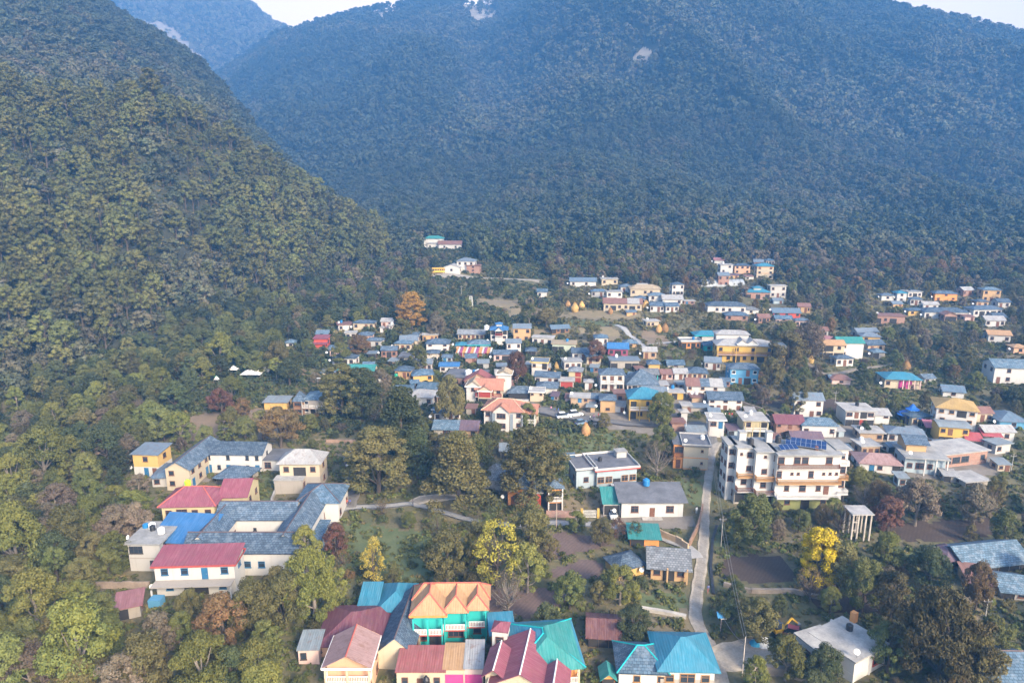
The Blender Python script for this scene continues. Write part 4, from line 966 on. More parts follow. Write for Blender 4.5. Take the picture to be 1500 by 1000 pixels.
# white many sided house lower right
i14 = bld('white house with a weathered grey flat roof and angled walls above the lower lane', 1272, 986, 46, 30, 7.0, 30, 'flat', 'flatpale', W, ('.W',), frame='red', oh=.35, left=('d',), right=('w',), door='red', short='angled white flat roof house', plinth=('white', 1.2))
sub(i14, 2.0, .7, 4.8, 6.2, i14[4]-.03, 'flat', 'flatpale', W, ('w',), drot=24, frame='red', oh=.3, left=('',), right=('w',), near=True)
sub(i14, -4.0, 3.2, 4.6, 4.6, i14[4]-.06, 'flat', 'flatpale', W, ('w',), drot=-8, oh=.3, near=True)
chimney(i14, 4.2, 5.6, i14[4]+.2, 1.6, .8, 'orange')
# right edge slate range and small huts
i15 = bld('long byre with a bright blue slate roof at the right edge of the fields', 1462, 838, 92, 12, 7.5, 10, 'gable', 'bslate', 'stone', ('DDDDDD',), name='barn', cat='barn', rise=2.0, oh=.5, short='long slate byre')
i16 = bld('small ochre hut with weathered purplish pyramid roof', 1399, 832, 27, 14, 4.4, 14, 'pyramid', 'purple', 'ochre', ('w.',), name='hut', cat='hut', rise=1.4, oh=.6, short='ochre pyramid roof hut')
i17 = bld('mud walled shed under a long rust brown sheet roof', 1440, 868, 44, 12, 5, -14, 'shed', 'rust', 'mud', ('D..',), name='shed', cat='shed', rise=.9, oh=.3, short='rust brown shed')
i18 = bld('low stone outbuilding with torn blue slate and rust roof', 1486, 878, 40, 12, 6, -12, 'gable', 'bslate', 'stone', ('Dw',), name='shed', cat='shed', rise=1.4, short='torn slate outbuilding')
i19 = bld('house half cut by the bottom right corner, maroon and blue slate roof', 1470, 1030, 84, 34, 7, -2, 'gable', 'bslate', 'stone', ('ww',), rise=1.8, oh=.4, caps='brown', short='corner slate house')
# stone veranda houses
i20 = bld('mud coloured house with a dark curving slate roof and corner veranda post', 979, 850, 52, 22, 6.2, -8, 'gable', 'greyslate', 'mud', ('wDw',), rise=1.7, oh=.9, door='dark', cols=(-.75, 2, 'mud', .45, 1), short='mud veranda house')
i21 = bld('little ochre annex with dark blue hipped slate roof below the pathway', 925, 845, 36, 15, 4.6, 24, 'hip', 'slate', 'ochre', ('..',), rise=1.5, oh=.5, short='ochre slate annex')
i22 = bld('open lean-to shelter with a green sheet roof among small trees', 944, 800, 42, 12, 4.5, -4, 'shed', 'brightteal', 'orange', ('D.',), name='shelter', cat='shelter', rise=.5, oh=.5, short='green lean-to')
# bungalow
i23 = bld('white bungalow with grey slab roof and brown shuttered windows', 955, 757, 90, 23, 6.2, 0, 'shed', 'flatd', W, ('.W.d.W.',), rise=1.1, oh=.8, frame='brown', right=('w',), short='white bungalow', near=True)
MB().box(-2.2, 2.0, -1.4, -.02, 0, .12).build('veranda_floor', concrete((.4, .38, .35)), i23[0], (0, 0, 0))
sub(i23, -i23[3]/2-1.9, 1.0, 3.4, 4.6, i23[4]-1.0, 'shed', 'brightteal', 'grey', ('D',), rise=1.5, oh=.35, ofr=.3, near=True)
i24 = bld('pale blue building with dark flat roof and maroon banded parapet', 903, 713, 58, 26, 8.6, 12, 'flat', 'flatd', 'paleblue', ('WWDWW',), oh=.6, frame='wood', parapet=('white', .5), trim='red', left=('w.w',), short='pale blue flat roof building')
sub(i24, -i24[3]/2-2.2, 1.0, 4.6, 7.6, i24[4]-.02, 'flat', 'flatd', 'paleblue', ('w',), oh=.3, parapet=('white', .45), near=True, left=('ww',))
sub(i24, 3.2, 5.6, 2.4, 2.0, i24[4]+1.6, 'flat', 'flat', 'grey', ('',), down=0, oh=.2, left=('',), right=('',), near=True)
i25 = bld('low shed with blue painted walls and slate roof left of the flat roofed blue building', 825, 697, 34, 18, 6, 8, 'gable', 'bslate', 'paleblue', ('w.',), name='shed', cat='shed', rise=1.4, short='blue slate shed')
# two storey cream house by the lane
i26 = bld('two storey cream and orange house with grey flat roof beside the lane', 1018, 688, 36, 35, 7, -8, 'flat', 'flatd', 'cream', ('.s', '.s'), oh=.5, parapet=('grey', .35), frame='brown', bands=('orange', (.2, 3.0)), left=('dw', 'WW'), short='cream lane house')
sub(i26, -i26[3]/2-1.1, .6, 2.3, 5.6, i26[4]-.02, 'flat', 'flatd', 'orange', ('d', 'W'), oh=.3, near=True, bal=[dict(f=1, dep=.8, rail='brown', slab='orange')])
# big white hotel
H0 = bld('big white four storey hotel with stepped front, brown and white balconies', 1178, 745, 92, 80, 7.6, 0, 'flat', 'flat', W, ('.w.D.w.', '.w.W.wd.', 'W.ss.W.sss', 'W.WW..W.'), name='hotel', cat='hotel', oh=.3, ofr=1.0, frame='brown',
         plinth=('green', 3.1), bal=[dict(f=1, dep=1.7, rail='white', slab='white', style='bars', cols=0), dict(f=2, dep=1.3, rail='wood', slab='mud'), dict(f=3, x0=.02, x1=.98, dep=.6, rail='brown', slab='white')], short='big white hotel')
w0, h0 = H0[3], H0[4]
sub(H0, -w0/2-1.9, 1.6, 3.9, 7.4, h0, 'flat', 'flat', W, ('D', 'w', 'w', 's'), plinth=('green', 3.1), oh=.3, ofr=.9, near=True, bal=[dict(f=1, dep=1.6, rail='brown', slab='white'), dict(f=2, dep=1.3, rail='wood', slab='mud')])
sub(H0, -w0/2-5.5, 3.2, 3.5, 6.8, h0, 'flat', 'flat', W, ('D', 'w', '.w', 'sw'), plinth=('stone', 2.6), oh=.3, near=True, left=('ww', 'ww', 'ww', 'ww'), bal=[dict(f=1, dep=1.6, rail='brown', slab='white'), dict(f=2, dep=1.3, rail='wood', slab='mud')])
sub(H0, -w0/2-7.9, 5.0, 1.6, 4.6, h0, 'flat', 'flat', W, ('.', 'w', 'w', 'w'), oh=.3, near=True, left=('ww', 'ww', 'ww', 'ww'))
sub(H0, w0/2+1.2, 2.0, 2.4, 5, h0+.2, 'flat', 'flat', W, ('D', 'W', 'W', 'w'), oh=.5, near=True, bal=[dict(f=1, dep=1.8, rail='white', slab='white', cols=0), dict(f=2, dep=1.3, rail='wood', slab='mud'), dict(f=3, dep=1.1, rail='white', slab='white')])
sub(H0, -w0/2-5.0, 7.0, 1.5, 1.5, h0+2.0, 'flat', 'flat', W, ('',), down=0, oh=.1, left=('',), right=('',), near=True)
sub(H0, -w0/2+.4, 6.0, 1.2, 1.2, h0+2.4, 'flat', 'flat', W, ('',), down=0, oh=.1, left=('',), right=('',), near=True)
tg = 'water tanks on the hotel roof'
water_tank(roof_pt(H0, -w0/2-4.0, 5.0, h0+.22), .65, 1.5, BLACK, 'black water tank at the left end of the hotel roof', tg)
water_tank(roof_pt(H0, -w0/2+2.2, 5.9, h0+.22), .6, 1.9, BLACK, 'taller of two black tanks in the middle of the hotel roof', tg)
water_tank(roof_pt(H0, -w0/2+4.4, 5.9, h0+.22), .55, 1.5, BLACK, 'shorter of two black tanks in the middle of the hotel roof', tg)
water_tank(roof_pt(H0, w0/2-4.5, 1.9, h0+.22), .4, .9, plain('rusty_brown', (.16, .07, .05)), 'small brown tank near the front edge of the hotel roof', tg)
solar_panel(roof_pt(H0, -w0/2+3.0, 1.2, h0+.22), R(8), 'blue solar water heater at the front of the hotel roof', 4, 1)
solar_panel(roof_pt(H0, -w0/2+6.6, 2.2, h0+.4), R(-24), 'long double row of dark solar panels raised over the hotel roof', 8, 2, tilt=12)
# concrete frame shelter
p = at(1259, 792); cf = empty('unfinished_frame', p, 'bare concrete post and slab frame standing in the fields', 'concrete frame'); hh = solve_h(p, 40); ww_ = solve_w(p, 0, 32)
MB().box(-ww_/2, ww_/2, -.3, 3.6, hh-.25, hh).build('roof_slab', concrete((.34, .33, .32)), cf)
for x in (-ww_/2+.4, -ww_/6, ww_/6, ww_/2-.4):
    for y in (0, 3.2): MB().box(x-.14, x+.14, y-.14, y+.14, -1.5, hh-.25).build('column', concrete((.4, .36, .31)), cf)
for zz in (hh*.38, hh*.68): MB().box(-ww_/2+.54, -ww_/6-.14, -.1, .1, zz, zz+.18).build('beam', concrete((.4, .36, .31)), cf)
near_label(1259, 745, 'bare concrete frame'); protect([(1241, 741), (1277, 790)], 140)
# pavilion + red walled house behind tall trees
i27 = bld('slim white and orange entrance pavilion with a small slate roof', 813, 750, 20, 36, 4, 4, 'pyramid', 'slate', 'orange', ('D', 'D'), name='pavilion', cat='pavilion', rise=1.2, oh=.5, cols=(-.45, 2, 'white', 0, 1), bal=[dict(f=1, dep=.6, rail='white', slab='white')], short='entrance pavilion')
i28 = bld('vivid orange red house mostly hidden behind the tall dense tree', 768, 740, 48, 26, 8, 0, 'hip', 'slate', 'orange', ('dww',), rise=1.6, short='orange red hidden house', prot=False)
sub(i28, 2, -1.2, 3, 1.2, i28[4]-.6, 'flat', 'flat', 'red', ('d',), near=True)
i29 = bld('stone cottage with pale slate gable seen between the dark trees', 716, 716, 46, 16, 7, -10, 'gable', 'greyslate', 'grey', ('w.',), rise=2.0, short='stone gable cottage', prot=False)
i29b = bld('white shed glimpsed behind the deodar trees', 686, 707, 20, 13, 5, 0, 'gabley', 'pale', W, ('w',), name='shed', cat='shed', prot=False, short='white glimpsed shed')
i30 = bld('small tin roofed outhouse beside the tall dense tree', 742, 672, 17, 12, 3.5, 0, 'shed', 'metal', 'stone', ('D',), name='outhouse', cat='outhouse', rise=.5, short='tin outhouse')
# ------------------------------------------------------------------ left cluster
i31 = bld('cream two storey house with rose red tin roof and slab porch', 289, 870, 116, 44, 4.6, 3, 'shed', 'crimson', W, ('wDw', 'wwbw'), rise=.9, oh=.4, trim='red', near=True, right=('', 'w'), frame='blue', bal=[dict(f=1, dep=2.2, rail='white', slab='stone', style='none', cols=3, ctop=2.3)], short='rose red roof house')
i32 = bld('white school quadrangle roofed in blue slate around an inner court', 354, 842, 164, 34, 6.4, 0, 'gable', 'slate', W, ('wwDwww.w',), name='school', cat='school', rise=2.0, oh=.4, near=True, caps='brown', frame='blue', short='slate school quadrangle')
w32 = i32[3]; hh = i32[4]
sub(i32, -w32*.08, 11.5, w32*.74, 6.5, hh+.4, 'gable', 'slate', W, ('s.s.s',), rise=2.0, oh=.4, near=True, caps='brown', frame='dark')
sub(i32, -w32*.40, 2.0, 5.2, 12.5, hh+.06, 'gabley', 'slate', W, ('',), rise=1.9, oh=.35, near=True, caps='brown', left=('w.w.w',))
sub(i32, w32*.36, 2.5, 5.6, 17.0, hh+.10, 'gabley', 'slate', W, ('',), rise=2.0, oh=.35, near=True, caps='brown', right=('w.wd.w.w.w',))
sub(i32, w32*.44, 18.5, 8.2, 8.0, hh+.5, 'pyramid', 'bslate', W, ('w',), rise=2.2, oh=.6, near=True, caps='brown', right=('w.w',))
sub(i32, w32*.5+1.0, 1.0, 2.2, 14.0, hh*.55, 'shed', 'bslate', 'paleblue', ('',), rise=.3, oh=.15, near=True, right=('w.w.w',))
i33 = bld('house under a bright azure blue tarpaulin roof with brick front', 262, 826, 76, 32, 7, -5, 'shed', 'blue', 'brick', ('', 'wdw.'), rise=2.0, oh=.4, frame='dark', short='azure roof house')
i34 = bld('grey white house with stained flat roof and water tanks', 215, 836, 46, 40, 7.5, 0, 'flat', 'flat', 'grey', ('.w', 'W.'), oh=.5, frame='dark', bands=('stone', (2.6,)), short='stained flat roof house')
for k, (x, y, l) in enumerate(((-1.0, 5.2, 'white water tank at the back of the stained flat roof'), (1.6, 3.4, 'white water tank beside the azure tarpaulin roof'))): water_tank(roof_pt(i34, x, y, i34[4]+.23), .62, 1.25, WHITEP, l)
water_tank(roof_pt(i34, -2.4, 5.6, i34[4]+.23), .55, .8, BLUEP, 'low dark blue tank on the stained flat roof')
i35 = bld('pale yellow two storey house with broad maroon hipped roof', 280, 784, 76, 44, 7.2, 3, 'hip', 'crimson', 'paleyellow', ('w.W', 'wWww'), rise=2.4, oh=.6, frame='brown', caps='red', short='maroon hipped yellow house')
sub(i35, i35[3]/2+2.6, 3.4, 5.2, 7.5, i35[4]+.3, 'gable', 'crimson', 'paleyellow', ('D', 'D'), rise=1.9, oh=.4, ofr=.6, near=True, bal=[dict(f=1, dep=1.4, rail='white', slab='grey', cols=2, ccol='paleyellow')])
water_tank(roof_pt(i35, -3.0, 7.8, i35[4]+.7), .6, 1.3, leafmat('lime_plastic', (.35, .65, .02), (.35, .65, .02)), 'lime green water tank behind the maroon hipped roof')
i36 = bld('long white two storey school block with blue doors and slate roof', 343, 692, 84, 28, 6.5, -2, 'gable', 'slate', W, ('bwbwwb', 'w.w.ww'), name='school_block', cat='school', rise=1.7, oh=.5, near=True, ww=.8, frame='dark', short='long school block')
sub(i36, -i36[3]/2-1.6, -9.2, 5.4, 15.8, i36[4]+.05, 'gabley', 'slate', 'cream', ('w.', 'w.'), rise=1.6, oh=.5, near=True, right=('bwbwb', 'wwwww'), caps='brown')
sub(i36, i36[3]/2+2.9, .9, 5.8, 6.0, i36[4]-1.8, 'flat', 'flatd', W, ('W.w',), oh=.6, near=True, right=('w.w',))
i37 = bld('open sided pavilion with blue slate hip roof in the school garden', 338, 712, 40, 12, 6, -10, 'hip', 'slate', 'stone', ('DDD',), name='garden_pavilion', cat='pavilion', rise=1.9, oh=.7, short='garden slate pavilion')
i38 = bld('small tan house with grey slab roof above a white ground floor', 216, 697, 36, 32, 5.5, -4, 'shed', 'bluegrey', 'ochre', ('.bd', '.w.'), rise=.5, oh=.5, frame='brown', plinth=('white', 2.3), short='small tan house')
i39 = bld('low workshop patched with slate and faded red striped sheets', 252, 712, 56, 14, 8, 8, 'hip', 'steel', 'grey', ('w..w',), name='workshop', cat='workshop', rise=1.5, oh=.5, short='patched sheet workshop')
i40 = bld('half built cream house with torn white and blue curved roofing', 441, 716, 58, 38, 6, 0, 'hip', 'pale', 'cream', ('...', 'wDw'), rise=2.2, oh=.6, plinth=('stone', 3.0), short='torn roof half built house', near=True)
sub(i40, -2.0, -2.2, 6.2, 2.4, i40[4]-3.2, 'flat', 'flatpale', 'stone', ('.',), oh=.2, near=True)
i41 = bld('blue tin carport on thin posts at the end of the drive', 516, 684, 20, 11, 4.5, 0, 'shed', 'metal', 'dark', ('D',), name='carport', cat='carport', rise=.4, oh=.4, short='blue tin carport')
car(519, 681, 4.2, 20, plain('car_silver', (.62, .63, .65), .25, .05), 'silver car parked half under the blue tin carport')
i42 = bld('old wooden house with turreted porch and two tiers of slate roof', 466, 607, 42, 22, 7, -4, 'hip', 'bslate', 'stone', ('wDwD', 'w..w'), rise=1.6, oh=.5, frame='white', bal=[dict(f=1, dep=1.5, rail='white', slab='wood', cols=5, ccol='stone')], short='old turreted wooden house')
sub(i42, -i42[3]/2-1.1, -.6, 3.0, 3.2, i42[4]-.4, 'pyramid', 'slate', 'wood', ('W', 'W'), rise=2.6, oh=.3, near=True)
i43 = bld('yellowish hut with pale blue tin roof beyond the dry field', 404, 600, 33, 11, 4.5, 0, 'shed', 'metal', 'ochre', ('..',), name='hut', cat='hut', rise=.4, short='dry field hut')
i44 = bld('tiny tin shed with striped red roof down among the left trees', 190, 906, 34, 18, 3.6, 22, 'shed', 'pink', 'stone', ('D.',), name='shed', cat='shed', rise=.5, short='striped red tin shed')
MB().box(.4, 2.4, 1.2, 2.9, 0, 1.7).build('blue_annex', wall_of('blue'), i44[0], (1.4, 1.2, 0))
# ------------------------------------------------------------------ middle village (label, px, base, w, h, depth, rot, roof, rcol, wall, front, extra)
T = [
('white farmhouse with a brown flat roof at the upper left fringe of the village', 507, 484, 24, 9, 7, 20, 'flat', 'rust', W, ('w.w',), {}),
('small white house with two dark windows below the brown roofed farmhouse', 514, 496, 17, 9, 4, 8, 'flat', 'flatpale', W, ('ww',), {}),
('tiny white kiosk with a tank on top on the grassy ledge', 573, 483, 7, 7, 2, 0, 'flat', 'flatpale', W, ('s',), {'name': 'kiosk', 'cat': 'kiosk'}),
('narrow white gatehouse on the grassy ledge', 559, 487, 5, 8, 2, 0, 'gabley', 'pale', W, ('',), {'name': 'gatehouse', 'cat': 'gatehouse'}),
('house with two stacked tiers of crimson pink roofing', 470, 508, 21, 13, 5, 0, 'shed', 'crimson', 'red', ('..',), {'tier': 1}),
('pale blue roofed cottage just behind the crimson tiered roofs', 472, 494, 18, 6, 5, 0, 'gable', 'steel', W, ('w',), {}),
('little white house with a slate pyramid roof beneath the pine slope', 426, 509, 15, 8, 4.5, 10, 'pyramid', 'bslate', W, ('w',), {}),
('long low building with a bright turquoise roof among trees', 522, 549, 56, 8, 6, -3, 'gable', 'brightteal', 'cream', ('w.w.w',), {}),
('cream cottage behind a brown bare tree, grey roof', 481, 553, 20, 9, 5, 5, 'hip', 'bluegrey', 'cream', ('w',), {}),
('small dark garage with grey roof left of the cream frame house', 545, 526, 12, 9, 4, 0, 'flat', 'bluegrey', 'dark', ('D',), {'name': 'garage', 'cat': 'garage'}),
('half built cream house with open staircase and grey slab', 595, 532, 21, 10, 6, 0, 'flat', 'flatd', 'cream', ('D.D',), {}),
('white two storey house with steel blue hipped slate roof and few small windows', 641, 515, 36, 13, 7, 0, 'hip', 'slate', W, ('..w', 'w.w'), {}),
('cream house with small slate hip roof and outdoor gallery', 634, 529, 18, 13, 5, 0, 'hip', 'slate', 'cream', ('D.', 'w.'), {'bal1': 1}),
('orange walled round looking house with slate hip roof', 620, 559, 32, 11, 7, 12, 'hip', 'bslate', 'ochre', ('..w',), {}),
('house with a rounded sky blue tin roof behind the dark flat roof', 658, 545, 30, 9, 6, 0, 'curved', 'blue', W, ('w.w',), {}),
('large dark flat roofed block with brick walls and white tanks', 680, 566, 62, 14, 11, -8, 'flat', 'flatd', 'brick', ('wwwww',), {'left': ('wdww',)}),
('white house with plain slate gable beside the tall green trees', 592, 581, 26, 9, 6, 0, 'gable', 'bslate', W, ('w.',), {}),
('long blue slate roof range right of the plain gable', 626, 576, 30, 8, 6, -6, 'gable', 'bslate', 'stone', ('w.w',), {}),
('ruined white house with pale crumpled sheet roof', 614, 594, 42, 14, 8, -8, 'hip', 'pale', W, ('w..w',), {}),
('low teal blue roofed box at the left end of the striped marquee', 676, 511, 17, 6, 5, 0, 'hip', 'teal', 'peach', ('w',), {}),
('pale slate hall with teal eaves behind the striped marquee', 701, 511, 34, 7, 7, 0, 'hip', 'bslate', W, ('.w.',), {'trim': 'teal'}),
('long house with mottled pale grey roof left of the blue pagoda house', 690, 498, 42, 10, 6, -3, 'gable', 'greyslate', 'cream', ('wdwdwd',), {}),
('white three storey house with bright blue pagoda roof', 731, 505, 27, 24, 6.5, 0, 'pyramid', 'blue', W, ('.', 'w.w', 'DD'), {'pagoda': 1}),
('wooden barn with half blue half rusty roof on the terraces', 821, 488, 28, 8, 5, 12, 'gable', 'steel', 'wood', ('DwDw',), {'name': 'barn', 'cat': 'barn'}),
('tan flat roofed house with one green side wall', 826, 516, 38, 13, 7, -6, 'flat', 'tan', 'lightgreen', ('DD.w',), {}),
('small house with steel blue slate pyramid roof beside the olive trees', 778, 522, 15, 9, 5, 0, 'pyramid', 'slate', 'grey', ('DD',), {}),
('cream and white two storey block with grey flat roof', 790, 551, 25, 22, 6.5, -8, 'flat', 'bluegrey', W, ('..w', 'w.D'), {'left': ('', 'w'), 'bands': ('yellow', (3.0,)), 'trim': 'yellow'}),
('little yellow shrine with slate pyramid roof and orange doors', 842, 560, 20, 18, 5, -12, 'pyramid', 'greyslate', 'paleyellow', ('.g', '.g'), {'name': 'shrine', 'cat': 'shrine'}),
('garage with a wide orange red shutter', 830, 568, 22, 11, 4.5, -4, 'flat', 'flatpale', W, ('g',), {'name': 'garage', 'cat': 'garage'}),
('long slate roof over a dark open ground floor in the village heart', 763, 586, 40, 12, 7, -4, 'hip', 'slate', 'dark', ('DDDD',), {}),
('white house with broad slate hip roof behind the market path', 801, 577, 32, 10, 7, -6, 'hip', 'slate', W, ('w..',), {}),
('small cream box house with flat white roof facing the road bend', 786, 588, 21, 15, 5, -6, 'flat', 'flatpale', 'cream', ('', 'w.w'), {'trim': 'white'}),
('white two storey house with slate hip roof and long front balcony', 896, 573, 38, 27, 7, -2, 'hip', 'slate', W, ('WdW', 'wdw'), {'bal1': 1, 'frame': 'wood'}),
('long white house under a very broad steep slate hip roof', 941, 575, 50, 13, 11, -4, 'hip', 'slate', W, ('wDwDbw',), {'rise': 3.4}),
('bright yellow two storey guesthouse with vivid blue roof', 943, 614, 50, 33, 9, -4, 'hip', 'teal', 'yellow', ('Dw.w', 'D.w.'), {'bal1': 1, 'rise': 2.2, 'name': 'guesthouse', 'cat': 'guesthouse', 'near': True}),
('dark red and purple house with bright blue gabled roof', 905, 522, 32, 13, 7, -6, 'gable', 'blue', 'magenta', ('wDw',), {}),
('small blue slate pyramid roof house by the upper path', 924, 509, 20, 7, 5, 0, 'pyramid', 'bslate', 'mud', ('w',), {}),
('grey slab roof on open posts in front of the purple house', 915, 541, 46, 14, 6, 0, 'flat', 'bluegrey', 'stone', ('D.DD',), {}),
('yellow kiosk with slate pyramid roof between the crowded roofs', 958, 541, 18, 9, 5, 0, 'pyramid', 'slate', 'ochre', ('.',), {}),
('narrow white shrine with pointed cap beside the balcony house', 862, 571, 12, 13, 3, -6, 'pyramid', 'pale', W, ('.d',), {'name': 'shrine', 'cat': 'shrine'}),
('small brick house with pale slab roof above the car park', 849, 597, 29, 16, 5, -8, 'flat', 'flatpale', 'tanbrick', ('', '.bw'), {}),
('pink white cottage with blue slate gable beside the brick huts', 870, 592, 20, 10, 5, -10, 'gable', 'slate', 'pink', ('.w',), {}),
('plain mud walled house with slate hip roof beside the car park', 890, 604, 24, 20, 6, -6, 'hip', 'slate', 'mud', ('w', '.'), {}),
('red brick hut behind the vivid blue roof', 908, 590, 17, 15, 4, 0, 'flat', 'rust', 'brick', ('w',), {'name': 'hut', 'cat': 'hut'}),
('shanty row of slate and tin roofs left of the cream terrace', 952, 556, 26, 9, 6, 0, 'gable', 'greyslate', 'teal', ('wDw',), {}),
('cottage with small rust red roof in the crowded row', 977, 556, 18, 10, 5, 0, 'gable', 'rust', 'pink', ('dw',), {}),
('white cottage with pale sheet roof in the crowded row', 997, 556, 20, 11, 5, 0, 'gable', 'pale', W, ('.dw',), {}),
('cream corner house with slate hip roof and gallery at the end of the crowded row', 1021, 556, 32, 11, 7, -8, 'hip', 'slate', 'cream', ('dwdw',), {}),
('low roof of torn white and blue sheets behind the crowded row', 990, 538, 26, 5, 5, 0, 'gable', 'bslate', 'grey', ('w',), {}),
('white terrace of three houses roofed in rust, blue slate and white', 1033, 584, 62, 21, 7, -6, 'gable', 'slate', W, ('dwd.dw', 'w.w.w.'), {'frame': 'wood', 'tri': 1}),
('long flat pale roof over a yellow shopfront', 988, 585, 28, 11, 5, -4, 'flat', 'flatpale', 'yellow', ('.D.',), {'name': 'shop', 'cat': 'shop'}),
('ochre brick cube without a roof below the white terrace', 1021, 591, 17, 10, 4, 0, 'flat', 'rust', 'tanbrick', ('.',), {}),
('low shed with flat grey roof in the brick yard', 1025, 603, 28, 7, 4, 0, 'flat', 'bluegrey', 'stone', ('..',), {'name': 'shed', 'cat': 'shed'}),
('white house with two slate roof levels and a brown doorway', 1062, 600, 54, 17, 7, -5, 'gable', 'slate', W, ('wdd.d', 'w.w.w'), {'rise': 1.4}),
('white shrine tower with pointed white cap in the lower yards', 1002, 617, 10, 15, 2.6, 0, 'pyramid', 'flatpale', W, ('.',), {'name': 'shrine_tower', 'cat': 'shrine'}),
('small rust brown brick hut beside the blue draped shed', 993, 632, 20, 14, 4, 0, 'flat', 'rust', 'brick', ('.',), {'name': 'hut', 'cat': 'hut'}),
('tin roofed shed hung with blue and dark cloths', 1020, 645, 28, 14, 4, -4, 'shed', 'metal', 'blue', ('DD',), {'name': 'shed', 'cat': 'shed'}),
('white block with a blue door and flat slab roof behind the hotel lane', 1049, 640, 24, 27, 6, -6, 'flat', 'flatpale', W, ('..', 'Wb'), {'left': ('', ''), 'trim': 'white'}),
('long yellow guesthouse with pale tin roof, twin dormers and galleries', 1090, 531, 92, 27, 9, -6, 'hip', 'pale', 'yellow', ('wwDwwDw', 'w.w.w.w'), {'bal1': 1, 'dorm': 1, 'name': 'guesthouse', 'cat': 'guesthouse'}),
('sky blue two storey house with slate hip roof', 1089, 563, 46, 25, 7, -4, 'hip', 'slate', 'blue', ('wdDw', 'w.dw'), {'frame': 'white'}),
('teal roofed house with white walls above the yellow guesthouse', 1038, 500, 42, 10, 7, 0, 'hip', 'teal', W, ('w.w',), {'trim': 'teal'}),
('house with blue and white striped hip roofs left of the yellow guesthouse', 1045, 514, 30, 9, 6, 0, 'hip', 'bslate', 'teal', ('w.',), {}),
('low orange house with flat parapet roof at the end of the dirt field', 1012, 511, 30, 11, 6, 0, 'flat', 'flat', 'orange', ('DwDw',), {'parapet': ('white', .5)}),
('large white school with long slate roof on the upper slope', 1064, 459, 62, 12, 8, -6, 'hip', 'slate', W, ('.www.w',), {'name': 'school', 'cat': 'school'}),
('white annex with pale roof right of the upper slope school', 1100, 460, 24, 7, 6, 0, 'hip', 'greyslate', W, ('w',), {}),
('slate roofed house half hidden below the upper slope school', 1079, 470, 36, 9, 7, -6, 'hip', 'slate', 'brick', ('w.w',), {}),
('blue and red roofed lodge among the trees below the conifers', 1152, 465, 44, 8, 7, -4, 'gable', 'steel', 'red', ('w.w.w',), {}),
('low slate outbuilding in front of the blue and red lodge', 1148, 471, 26, 5, 5, -4, 'gable', 'bslate', 'pink', ('w',), {}),
('white house with a pink red hip roof in the trees', 1209, 506, 38, 9, 6, -4, 'hip', 'pink', W, ('w.w',), {}),
('cream two storey house with one orange and one teal roof', 1220, 525, 34, 22, 6, -4, 'gable', 'orange', 'cream', ('DD', 'Dw'), {'twin': 1}),
('slate and metal roofed house half behind trees, right of the teal and orange roofs', 1275, 502, 30, 10, 6, -10, 'hip', 'bluegrey', 'ochre', ('w.',), {}),
('small house with pale slate pyramid roof deep among trees', 1287, 525, 19, 10, 5, 0, 'pyramid', 'bslate', 'stone', ('D.',), {}),
('rust and blue slate roofed cottage near the bare trees', 1232, 563, 30, 8, 6, -6, 'hip', 'rust', 'pink', ('w',), {}),
('cream house with turquoise hip roof and pink drapes on its gallery', 1320, 569, 56, 16, 8, -8, 'hip', 'teal', 'cream', ('w.pp.',), {'cols': (-.9, 4, 'pink', .5, 1), 'ofr': 1.2}),
('white tower house with teal roof below the dark forest', 1320, 442, 15, 14, 5, 0, 'hip', 'teal', W, ('w', 'w'), {}),
('low white house with slate roof beside the white tower house', 1300, 440, 20, 8, 5, 0, 'hip', 'slate', W, ('w',), {}),
('orange walled house with slate roof below the dark forest', 1385, 440, 36, 11, 6, -6, 'hip', 'slate', 'orange', ('w.w', '.w.'), {}),
('cream house at the left end of the long slate roofed row', 1342, 462, 26, 8, 5, 0, 'hip', 'bslate', 'ochre', ('w.',), {}),
('long white house row under joined slate roofs near the right side', 1385, 467, 70, 11, 8, -4, 'hip', 'slate', W, ('w.w..w.',), {}),
('rust orange gabled house in front of the long slate row', 1392, 471, 20, 11, 5, -6, 'gabley', 'rust', 'brick', ('D',), {}),
('white house with wide steel slate roof, last of the upper right row', 1446, 463, 46, 11, 7, 6, 'hip', 'slate', W, ('wDwDw',), {}),
('unfinished brick house with terracotta parapets in the right hand trees', 1302, 474, 50, 12, 7, -8, 'flat', 'rust', 'brick', ('DwD.',), {}),
('white house with light orange roof at the right among trees', 1463, 502, 36, 13, 6, -14, 'gable', 'orange', W, ('w.w',), {}),
('orange walled house cut by the right picture edge', 1494, 518, 22, 10, 5, -6, 'hip', 'orange', 'peach', ('w',), {}),
('large white two storey house with long blue slate roof at the right edge', 1482, 562, 62, 26, 9, -8, 'gable', 'bslate', W, ('dw.w', '.w.w'), {'frame': 'brown', 'left': ('', 'ww')}),
('low white house with a deep blue gabled roof below the dark trees', 1396, 582, 34, 10, 6, -18, 'gable', 'steel', W, ('w',), {}),
('white three storey house with bright golden yellow hipped roof', 1397, 634, 66, 38, 11, -24, 'hip', 'gold', W, ('w.w', 'w.w', 'wwDw'), {'rise': 1.8, 'frame': 'wood', 'right': ('s.', 's.w', 'WW'), 'near': True}),
('low deep blue roofed building behind the golden roof', 1484, 628, 46, 12, 10, -6, 'hip', 'steel', 'blue', ('w',), {}),
('tan two storey cottage with curved grey tin roof', 1395, 650, 48, 26, 6.5, -12, 'curved', 'metal', 'yellow', ('DDw.', 'wd.w'), {'near': True, 'left': ('', '')}),
('white house with grey roof in front of the blue canopy', 1326, 650, 60, 15, 7, -20, 'hip', 'bluegrey', W, ('w...',), {'near': True, 'rise': 1.1}),
